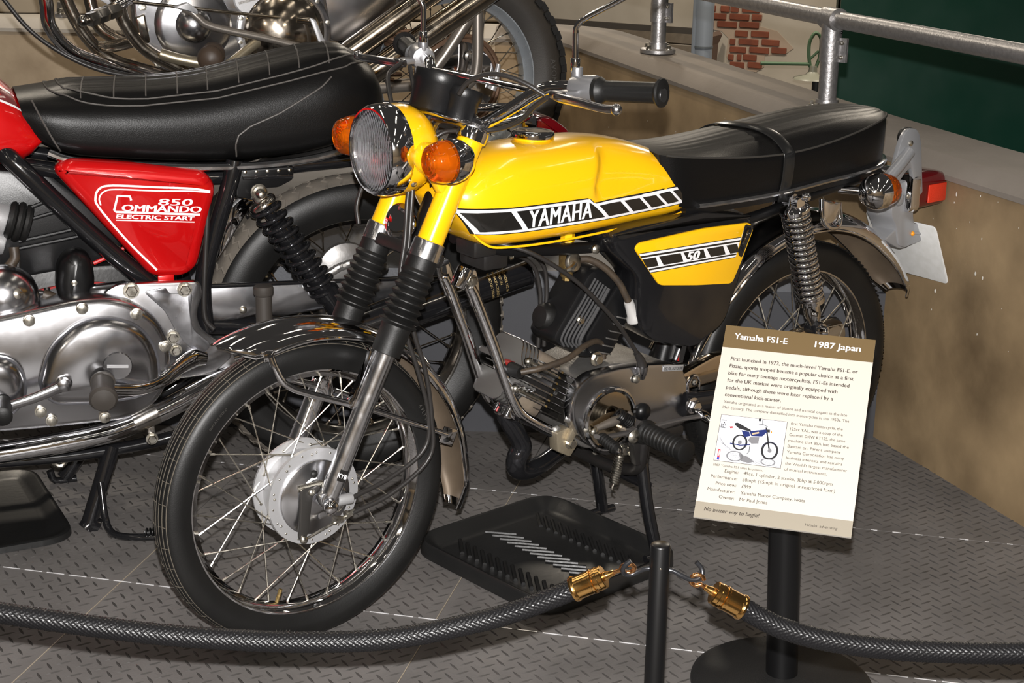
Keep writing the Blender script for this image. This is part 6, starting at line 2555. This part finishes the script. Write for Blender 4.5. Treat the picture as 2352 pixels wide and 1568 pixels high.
for p in ((-.862, .893), (-.832, .812), (-.80, .86), (-.775, .815), (-.735, .795), (-.70, .81), (-.865, .95), (-.66, .78), (-.80, .965)):
    b = MB()
    b.lathe((p[0], .205, p[1]), LAT, [(0, .011), (.004, .0105), (.0045, .006), (.007, .006), (.007, .001)], 6)
    tb(b, 'case_screw', STEEL, pc3)
b = MB()
b.prism(round_poly([(-.40, 1.06), (-.40, .86), (-.36, .845), (-.20, .872), (-.19, 1.06)], .012), NX, .06, .14, .008)
tb(b, 'gearbox_cover', ALU)
# levers
b = MB()
b.tube([(-.775, .262, .950), (-.755, .268, .942), (-.738, .27, .926), (-.7034, .27, .9047), (-.563, .27, .8722), (-.458, .27, .8428), (-.38, .26, .82)], .0095, 14, 5)
lv = tb(b, 'kick_lever', STRUT)
b = MB()
b.prism(round_poly([(-.800, .955), (-.765, .966), (-.742, .948), (-.742, .936), (-.765, .945)], .004), NX, .255, .285, .002)
tb(b, 'lever_pad', ALU_S, lv)
b = MB()
b.cyl((-.93, .25, .971), (-.469, .25, .9149), .0042, n=10)
b.cyl((-.49, .25, .9175), (-.455, .25, .9132), .0095, n=12)
rd = tb(b, 'brake_rod', CHROME_B)
b = MB()
b.prism(round_poly([(-.462, .925), (-.445, .918), (-.395, .800), (-.415, .798)], .006), NX, .262, .270, .002)
tb(b, 'rod_arm', ALU_S, rd)
b = MB()
b.tube([(-.565, .222, .872), (-.60, .235, .853), (-.66, .255, .815), (-.70, .265, .80)], [.014, .013, .011, .010], 14, 4)
b.lathe((-.562, .218, .874), LAT, [(0, .02), (.008, .02), (.010, .013), (.020, .012), (.021, .001)], 6)
ft = tb(b, 'gear_lever', mat('brassy_steel', (0.45, 0.39, 0.28), .85, .35))
b = MB()
b.lathe((-.700, .24, .838), (-.28, .96, -.10), [(0, .012), (.002, .0285), (.01, .030), (.04, .030), (.045, .0265), (.052, .030), (.066, .033), (.078, .030), (.086, .020), (.09, .002)], 32)
tb(b, 'footrest_rubber', mat('brown_peg', (0.055, 0.036, 0.024), 0, .5), smooth=50)
b = MB()
b.tube([(-.83, .235, .838), (-.79, .245, .826), (-.72, .255, .812)], .014, 14, 3)
tb(b, 'footrest_bar', mat('brassy_steel'))
for k in range(3):
    b = MB()
    b.hexbolt((-.755 + k * .03, .236, .775 - k * .004), (0, 1, .3), .010, .014)
    tb(b, 'frame_clamp_bolt', STEEL)
b = MB()
b.tube([(-1.25, .1, 1.06), (-1.19, .12, .97), (-1.13, .14, .89), (-1.05, .16, .83), (-.96, .17, .79), (-.85, .17, .77)], .0058, 10, 5)
tb(b, 'throttle_cable', HOSE)
b = MB()
b.prism(round_poly([(-.80, 1.06), (-.80, .75), (-.45, .72), (-.40, 1.06)], .02), NX, -.15, -.04, .008)
tb(b, 'engine_block', ALU_C)

# ================================================================== DRIP TRAYS
TRAYM = mat('black_tray', (0.013, 0.013, 0.013), 0, 0.36, bump=(90, .15), var=(12, .6, (0.008, 0.008, 0.008)))


def drip_tray(label, c, ang, L, Wd, ribs=True, hk=1.0):
    t = thing('drip_tray', label, 'tray', (c[0], c[1], 0.0), ang)
    b = MB()
    out = round_poly([(-L / 2, -Wd / 2), (L / 2, -Wd / 2), (L / 2, Wd / 2), (-L / 2, Wd / 2)], .07, 8)
    R = []
    for ins, z in ((0.004, .002), (0, .003), (.002, .028), (.006, .032), (.012, .031), (.030, .012), (.042, .006)):
        R.append([Vector((p[0], p[1], z * hk)) for p in inset(out, ins)])
    b.rings(R)
    o = b.build('tray_body', TRAYM, t, smooth=50)
    if ribs:
        # herringbone ribs moulded in the bottom: three bands
        for k in range(13):
            y = -.135 + k * .0225
            for xb, sl in ((-.105, 1.37), (0.0, -1.2), (.105, 1.37)):
                d_ = Vector((1, sl, 0)).normalized() * .032
                c_ = Vector((xb, y, .0075))
                r = MB()
                r.tube([c_ - d_, c_ + d_], .0042, 8, 1)
                r.build('tray_rib', TRAYM, t)
    return t


drip_tray('black ribbed plastic drip tray under the yellow motorcycle', (.075, 2.893), rad(41.9), .376, .400)
drip_tray('smooth black drip tray under the red motorcycle', (-1.115, 3.035), rad(-62), .42, .36, False, .45)

# ================================================================== INFORMATION SIGN
SGN = thing('sign_stand', 'black pole sign stand with a cream information panel', 'sign', (.462, 2.405, 0))


def sg(mb, name, m, parent=SGN, smooth=38):
    mb.v = [(p[0] - .462, p[1] - 2.405, p[2]) for p in mb.v]
    return mb.build(name, m, parent, False, smooth)


b = MB()
b.lathe((.462, 2.405, 0), (0, 0, 1), [(0, .150), (.003, .152), (.008, .151), (.016, .140), (.020, .05), (.024, .035)], 72)
sg(b, 'sign_base', mat('black_speckle', (0.010, 0.010, 0.010), 0, 0.5, bump=(500, .5)))
b = MB()
b.cyl((.462, 2.405, .015), (.437, 2.375, .455), .0265, n=36)
sg(b, 'sign_pole', BLACK_S)
SY, ST_ = rad(-15.05), rad(-44.34)
SRm = Matrix.Rotation(SY, 3, 'Z') @ Matrix.Rotation(ST_, 3, 'X') @ Matrix.Rotation(rad(.63), 3, 'Y')
SCL = 1.12
SP = Vector((0, 0, 1.3216)) + (Vector((.379, 2.073, .5776)) - Vector((0, 0, 1.3216))) * SCL
SW2, SH2 = .105 * SCL, .1485 * SCL


def sp(u, v, w=0.0):
    """panel coordinates: u 0..1 across, v 0..1 down, w off the face"""
    return SP + SRm @ Vector((-SW2 + 2 * SW2 * u, -w, SH2 - 2 * SH2 * v))


b = MB()
b.rings([[sp(u, v, w) for u, v in ((0, 0), (1, 0), (1, 1), (0, 1))] for w in (-.005, 0)])
panel = sg(b, 'sign_panel', mat('cream_panel', (0.50, 0.465, 0.41), 0, .45), SGN, 0)
BRZ = mat('bronze_print', (0.125, 0.082, 0.034), 0, .45)
FOOT = mat('foot_print', (0.26, 0.23, 0.18), 0, .45)
INK = mat('print_ink', (0.035, 0.025, 0.018), 0, .5)
for nm, m, v0, v1 in (('header_band', BRZ, 0, .120), ('footer_band', FOOT, .922, 1.0)):
    b = MB()
    b.add([sp(u, v, .0003) for u, v in ((0, v0), (1, v0), (1, v1), (0, v1))], [(0, 1, 2, 3)])
    sg(b, nm, m, panel, 0)
AS = SW2 / SH2


def sline(body, u0, v, h, m=INK, bold=0, shear=0, u1=None, align='L', name='sign_text', wmax=None):
    """one printed line; h = cap height as a share of the panel height; v = baseline"""
    ve, f = text_geo(body, 1.0, 0, shear)
    hh = .72
    a, c = min(p[0] for p in ve), max(p[0] for p in ve)
    k = h / hh * (2 * SH2)           # metres per unit
    if wmax:
        kx = wmax * 2 * SW2 / (c - a)
    else:
        kx = k
    wd = (c - a) * kx / (2 * SW2)
    st = u0 - wd if align == 'R' else u0
    b = MB()
    for q in ((-1, 1) if bold > .01 else (0,)):
        b.add([sp(st + (p[0] - a + q * bold) * kx / (2 * SW2), v - p[1] * k / (2 * SH2), .0008 + q * .0001) for p in ve], f)
    return sg(b, name, m, panel, 0)


sline('Yamaha FS1-E', .070, .071, .033, WHITE, .022, wmax=.355)
sline('1987 Japan', .610, .071, .033, WHITE, .022, wmax=.300)
para = ['First launched in 1973, the much-loved Yamaha FS1-E, or', 'Fizzie, sports moped became a popular choice as a first', 'bike for many teenage motorcyclists. FS1-Es intended', 'for the UK market were originally equipped with', 'pedals, although these were later replaced by a', 'conventional kick-starter.']
pw_ = [.840, .820, .798, .727, .705, .372]
for i, (t, w) in enumerate(zip(para, pw_)):
    sline(t, .070, .187 + i * .0383, .0195, INK, .016, wmax=w)
sline('Yamaha originated as a maker of pianos and musical organs in the late', .070, .414, .0145, INK, .004, wmax=.808)
sline('19th century. The company diversified into motorcycles in the 1950s. The', .070, .443, .0145, INK, .004, wmax=.826)
col2 = [('first Yamaha motorcycle, the', .335), ('125cc YA1, was a copy of the', .340), ('German DKW RT125; the same', .360), ('machine that BSA had based the', .387), ('Bantam on. Parent company', .340), ('Yamaha Corporation has many', .367), ('business interests and remains', .360), ('the World\'s largest manufacturer', .395), ('of musical instruments.', .273)]
for i, (t, w) in enumerate(col2):
    sline(t, .528, .487 + i * .0290, .0145, INK, .004, wmax=w)
sline('1987 Yamaha FS1 sales brochure.', .072, .738, .0115, INK, .002, wmax=.322)
spec = [('Engine:', '49cc, 1 cylinder, 2 stroke, 3bhp at 5,000rpm', .568), ('Performance:', '30mph (45mph in original unrestricted form)', .590), ('Price new:', '\u00a3599', .060), ('Manufacturer:', 'Yamaha Motor Company, Iwata', .412), ('Owner:', 'Mr Paul Jones', .178)]
for i, (a_, c_, w) in enumerate(spec):
    v_ = .765 + i * .0325
    sline(a_, .240, v_, .0165, INK, .004, align='R')
    sline(c_, .275, v_, .0165, INK, .004, wmax=w)
sline('No better way to begin!', .060, .964, .0195, INK, .016, .2, wmax=.355)
sline('Yamaha  advertising', .705, .974, .0135, INK, .0, .2, wmax=.205)
# the small brochure picture printed on the panel: a plain drawing of a dark blue motorcycle
b = MB()
pu0, pu1, pv0, pv1 = .068, .505, .474, .712
b.add([sp(u, v, .0005) for u, v in ((pu0, pv0), (pu1, pv0), (pu1, pv1), (pu0, pv1))], [(0, 1, 2, 3)])
sg(b, 'picture_border', INK, panel, 0)
b = MB()
e_ = .003
b.add([sp(u, v, .0007) for u, v in ((pu0 + e_, pv0 + e_ * .7), (pu1 - e_, pv0 + e_ * .7), (pu1 - e_, pv1 - e_ * .7), (pu0 + e_, pv1 - e_ * .7))], [(0, 1, 2, 3)])
sg(b, 'picture_ground', mat('picture_white', (0.68, 0.69, 0.74), 0, .4), panel, 0)


def pp(x, y, w=.0010):
    """picture coordinates 0..1 right, 0..1 down"""
    return sp(pu0 + (pu1 - pu0) * x, pv0 + (pv1 - pv0) * y, w)


def pline(name, pts, wid, m, w=.0012, closed=False):
    P = [Vector((p[0], p[1])) for p in pts]
    n = len(P)
    rings_ = []
    for i in range(n):
        t = (P[(i + 1) % n if closed else min(i + 1, n - 1)] - P[i - 1 if closed or i > 0 else 0])
        t = t.normalized() if t.length > 1e-9 else Vector((1, 0))
        nn = Vector((-t.y, t.x)) * wid / 2
        rings_.append([pp(P[i].x + nn.x, P[i].y + nn.y, w), pp(P[i].x - nn.x, P[i].y - nn.y, w)])
    b = MB()
    b.rings(rings_, closed=False, loop=closed)
    return sg(b, name, m, panel, 0)


def pfill(name, pts, m, w=.0013):
    b = MB()
    b.add([pp(x, y, w) for x, y in pts], [tuple(range(len(pts)))])
    return sg(b, name, m, panel, 0)


BLUE = mat('picture_blue', (0.010, 0.020, 0.11), 0, .4)
PGREY = mat('picture_grey', (0.16, 0.16, 0.17), 0, .5)
PK = mat('picture_black', (0.012, 0.012, 0.014), 0, .5)
for k in range(16):
    x0_ = .02 + k * .062
    y0_ = .42 + .028 * k
    pline('picture_line', [(max(.012, x0_ - .30), min(.98, y0_ + .02 + (.0 if x0_ > .3 else 0))), (min(.985, x0_ + .26), .985)] if k < 8 else [(x0_ - .30, .78 + .004 * k), (min(.985, x0_ + .05), .985)], .004, PGREY, .0008)
for k in range(10):
    pline('picture_line', [(.55 + k * .045, .985), (.985, .60 + k * .04)], .004, PGREY, .0008)
for k in range(14):
    pline('picture_line', [(.012, .50 + k * .035), (.30 + .01 * k, .44 + k * .04)], .003, PGREY, .0008)
ell = lambda cx, cy, rx, ry, n=28: [(cx + rx * cos(2 * PI * i / n), cy + ry * sin(2 * PI * i / n)) for i in range(n)]
pline('picture_shadow', ell(.30, .86, .115, .10), .022, PGREY, .0009, True)
pline('picture_shadow', ell(.80, .90, .10, .07), .022, PGREY, .0009, True)
pfill('picture_shadow', [(.36, .80), (.50, .84), (.60, .93), (.52, .97), (.40, .95)], PGREY, .0009)
pline('picture_wheel', ell(.345, .56, .098, .155), .030, PK, .0012, True)
pline('picture_wheel', ell(.800, .66, .112, .175), .034, PK, .0012, True)
pfill('picture_hub', ell(.345, .56, .03, .045), PGREY)
pfill('picture_hub', ell(.800, .66, .03, .045), PGREY)
pfill('picture_tank', [(.46, .30), (.70, .22), (.72, .28), (.66, .38), (.50, .40)], BLUE)
pfill('picture_tank', [(.34, .30), (.46, .31), (.48, .40), (.40, .44)], BLUE)
pfill('picture_stripe', [(.50, .335), (.60, .29), (.61, .32), (.51, .37)], mat('picture_tan', (0.45, 0.33, 0.2), 0, .5), .0014)
pfill('picture_seat', [(.23, .155), (.27, .145), (.48, .27), (.48, .31), (.30, .27), (.23, .20)], PK)
pfill('picture_engine', [(.48, .42), (.62, .40), (.62, .54), (.52, .56), (.46, .50)], PGREY)
pline('picture_fork', [(.70, .18), (.745, .40), (.795, .66)], .024, PK)
pline('picture_bar', [(.58, .14), (.64, .12), (.72, .16)], .012, PK)
pline('picture_mirror', [(.64, .12), (.63, .03)], .008, PK)
pfill('picture_mirror', ell(.59, .03, .02, .035, 14), PK)
pline('picture_mudguard', ell(.80, .62, .12, .14, 40)[22:36], .014, BLUE)
pline('picture_mudguard', ell(.345, .53, .115, .15, 40)[20:38], .014, mat('picture_silver', (.5, .5, .55), 0, .4))
pline('picture_silencer', [(.20, .60), (.36, .62), (.50, .58)], .022, BLUE)
pline('picture_stand', [(.50, .58), (.50, .74), (.46, .80)], .010, PK)
pfill('picture_lamp', [(.155, .25), (.20, .235), (.21, .27), (.17, .285)], mat('picture_red', (.35, .01, .02), 0, .4))
pfill('picture_lamp', [(.72, .22), (.76, .215), (.765, .28), (.73, .28)], PK)
pfill('picture_indicator', ell(.785, .265, .012, .02, 12), mat('picture_orange', (.8, .2, .01), 0, .4))
# upright print along the picture's left side
v_, f_ = text_geo('FS-1', 1.0, .01)
b = MB()
b.add([pp(.095 - (p[1] * .105), .30 - p[0] * .118 + .0, .0012) for p in v_], f_)
sg(b, 'picture_text', PK, panel, 0)
pfill('picture_badge', [(.045, .75), (.080, .75), (.080, .98), (.045, .98)], mat('picture_badge_red', (.5, .02, .03), 0, .4), .0011)
pfill('picture_badge', ell(.062, .945, .018, .028, 16), mat('picture_badge_blue', (.01, .06, .4), 0, .4), .0013)
v_, f_ = text_geo('YAMAHA', 1.0, .02)
b = MB()
b.add([pp(.075 - (p[1] * .030), .905 - p[0] * .030, .0014) for p in v_], f_)
sg(b, 'picture_text', WHITE, panel, 0)

# ================================================================== ROPE BARRIER
PX, PY = .197, 1.905
post = thing('rope_post', 'short black steel rope post with two hooks', 'post', (PX, PY, 0))


def po(mb, name, m, parent=post, smooth=38):
    mb.v = [(p[0] - PX, p[1] - PY, p[2]) for p in mb.v]
    return mb.build(name, m, parent, False, smooth)


b = MB()
b.lathe((PX, PY, 0), (0, 0, 1), [(0.0, .0132), (.472, .0132), (.4735, .0125), (.4745, .0110)], 32)
po(b, 'post_tube', BLACK_S)
b = MB()
b.lathe((PX, PY, 0), (0, 0, 1), [(0, .10), (.006, .10), (.010, .096), (.012, .02)], 48)
po(b, 'post_base', BLACK_S)
HK = mat('hook_steel', (0.035, 0.036, 0.04), .6, .28)
b = MB()
b.tube([(PX, PY, .4385), (PX - .016, PY + .002, .4385), (PX - .026, PY + .004, .4335), (PX - .036, PY + .004, .4285), (PX - .044, PY + .002, .430), (PX - .0475, PY - .002, .437), (PX - .045, PY - .004, .445), (PX - .038, PY - .004, .4515)], .0034, 12, 5)
po(b, 'post_hook', HK)
b = MB()
b.tube([(PX, PY, .4385), (PX + .016, PY - .002, .4380), (PX + .028, PY - .004, .4325), (PX + .040, PY - .004, .4270), (PX + .050, PY - .003, .4270), (PX + .056, PY, .4330), (PX + .0545, PY + .003, .4405), (PX + .048, PY + .004, .4480)], .0034, 12, 5)
po(b, 'post_hook', HK)
b = MB()
b.sph((PX, PY - .0128, .445), .0018, 10)
po(b, 'post_rivet', STEEL)
ROPE = mat('rope_braid', (0.009, 0.0088, 0.010), 0, 0.36, var=(600, .5, (0.005, 0.005, 0.0055)), spec=0.4)


def braid(path, r, name, parent, off, nr=60, step=.0017):
    """round braided rope: strands crossing over and under, as real relief"""
    P = catmull([Vector(p) for p in path], 40)
    L = [0.0]
    for a, c in zip(P, P[1:]):
        L.append(L[-1] + (c - a).length)
    n = int(L[-1] / step)
    pts = []
    j = 0
    for i in range(n + 1):
        d = L[-1] * i / n
        while j < len(P) - 2 and L[j + 1] < d:
            j += 1
        t = (d - L[j]) / max(1e-9, L[j + 1] - L[j])
        pts.append((P[j].lerp(P[j + 1], t), d))
    R = []
    K = 15
    lam = .0080
    _, a, c = basis(pts[1][0] - pts[0][0])
    for i, (p, d) in enumerate(pts):
        t = (pts[min(i + 1, n)][0] - pts[max(i - 1, 0)][0]).normalized()
        a = (a - t * a.dot(t)).normalized()
        c = t.cross(a)
        ring = []
        for k in range(nr):
            th = 2 * PI * k / nr
            u = K * th / (2 * PI)
            v = d / lam
            ha = abs(cos(PI * (u + v)))
            hb_ = abs(cos(PI * (u - v)))
            over = .5 + .5 * cos(2 * PI * u) * 1.0
            h = max(ha * (.35 + .65 * over), hb_ * (1.0 - .65 * over))
            rr = r * (.82 + .22 * h)
            ring.append(p + (a * cos(th) + c * sin(th)) * rr - off)
        R.append(ring)
    b = MB()
    b.rings(R)
    me = bpy.data.meshes.new(name)
    me.from_pydata(b.v, [], b.f)
    me.polygons.foreach_set('use_smooth', [True] * len(me.polygons))
    me.materials.append(ROPE)
    o = bpy.data.objects.new(name, me)
    COL.objects.link(o)
    o.parent = parent
    return o


def rope_end(root, off, p_cap, p_neck, p_ring, ring_n):
    """turned brass ferrule with its hook; p_cap: rope side, p_neck: outer face"""
    A, Bn = Vector(p_cap), Vector(p_neck)
    d = (Bn - A)
    L = d.length
    b = MB()
    b.lathe(A - off, d, [(0, .0140), (.001, .0172), (.004, .0178), (.007, .0168), (.008, .0160), (L * .60, .0160), (L * .62, .0168), (L * .68, .0168), (L * .70, .0150), (L * .74, .0150), (L * .76, .0165), (L * .84, .0165), (L * .86, .0158), (L - .001, .0158), (L, .0145), (L, .004)], 40)
    fe = b.build('brass_ferrule', BRASS, root, smooth=24)
    b = MB()
    q = Vector(p_ring)
    dn = d.normalized()
    b.lathe(Bn - off, dn, [(0, .0062), (.004, .0060), (.008, .0045), (.014, .0042)], 18)
    b.build('ferrule_neck', BRASS, root)
    b = MB()
    e = Bn + dn * .012
    rn = Vector(ring_n).normalized()
    # open hook: from the neck round the post hook
    ctr = q
    v0 = (e - ctr)
    ax_ = rn
    pts = [e]
    x_ = v0.normalized()
    y_ = ax_.cross(x_).normalized()
    rr = .0085
    for k in range(0, 11):
        a = rad(10 + k * 30)
        pts.append(ctr + (x_ * cos(a) + y_ * sin(a)) * rr)
    b.tube([p - off for p in pts], .0030, 12, 4)
    b.build('brass_hook', COPPER, root)
    return fe


off = Vector((-.30, 1.93, 0))
r1 = thing('barrier_rope', 'thick black braided rope hanging before the yellow motorcycle front wheel', 'rope', off)
braid([(-.95, 1.93, .385), (-.80, 1.93, .3655), (-.675, 1.93, .346), (-.502, 1.93, .3225), (-.386, 1.93, .3135), (-.27, 1.93, .311), (-.153, 1.93, .3185), (-.037, 1.93, .346), (.02, 1.925, .368), (.065, 1.92, .3900), (.090, 1.918, .4035)], .0142, 'rope', r1, off)
rope_end(r1, off, (.0855, 1.918, .4010), (.1260, 1.912, .4235), (.1560, 1.906, .4385), (.35, .75, .55))
off = Vector((.55, 1.90, 0))
r2 = thing('barrier_rope', 'thick black braided rope hanging across the sign stand pole', 'rope', off)
braid([(.306, 1.905, .3875), (.330, 1.904, .373), (.363, 1.902, .3580), (.421, 1.90, .343), (.508, 1.90, .332), (.594, 1.90, .3290), (.681, 1.90, .330), (.80, 1.90, .338)], .0142, 'rope', r2, off)
rope_end(r2, off, (.3095, 1.905, .3850), (.2690, 1.905, .4075), (.2465, 1.903, .4250), (.45, .80, -.3))
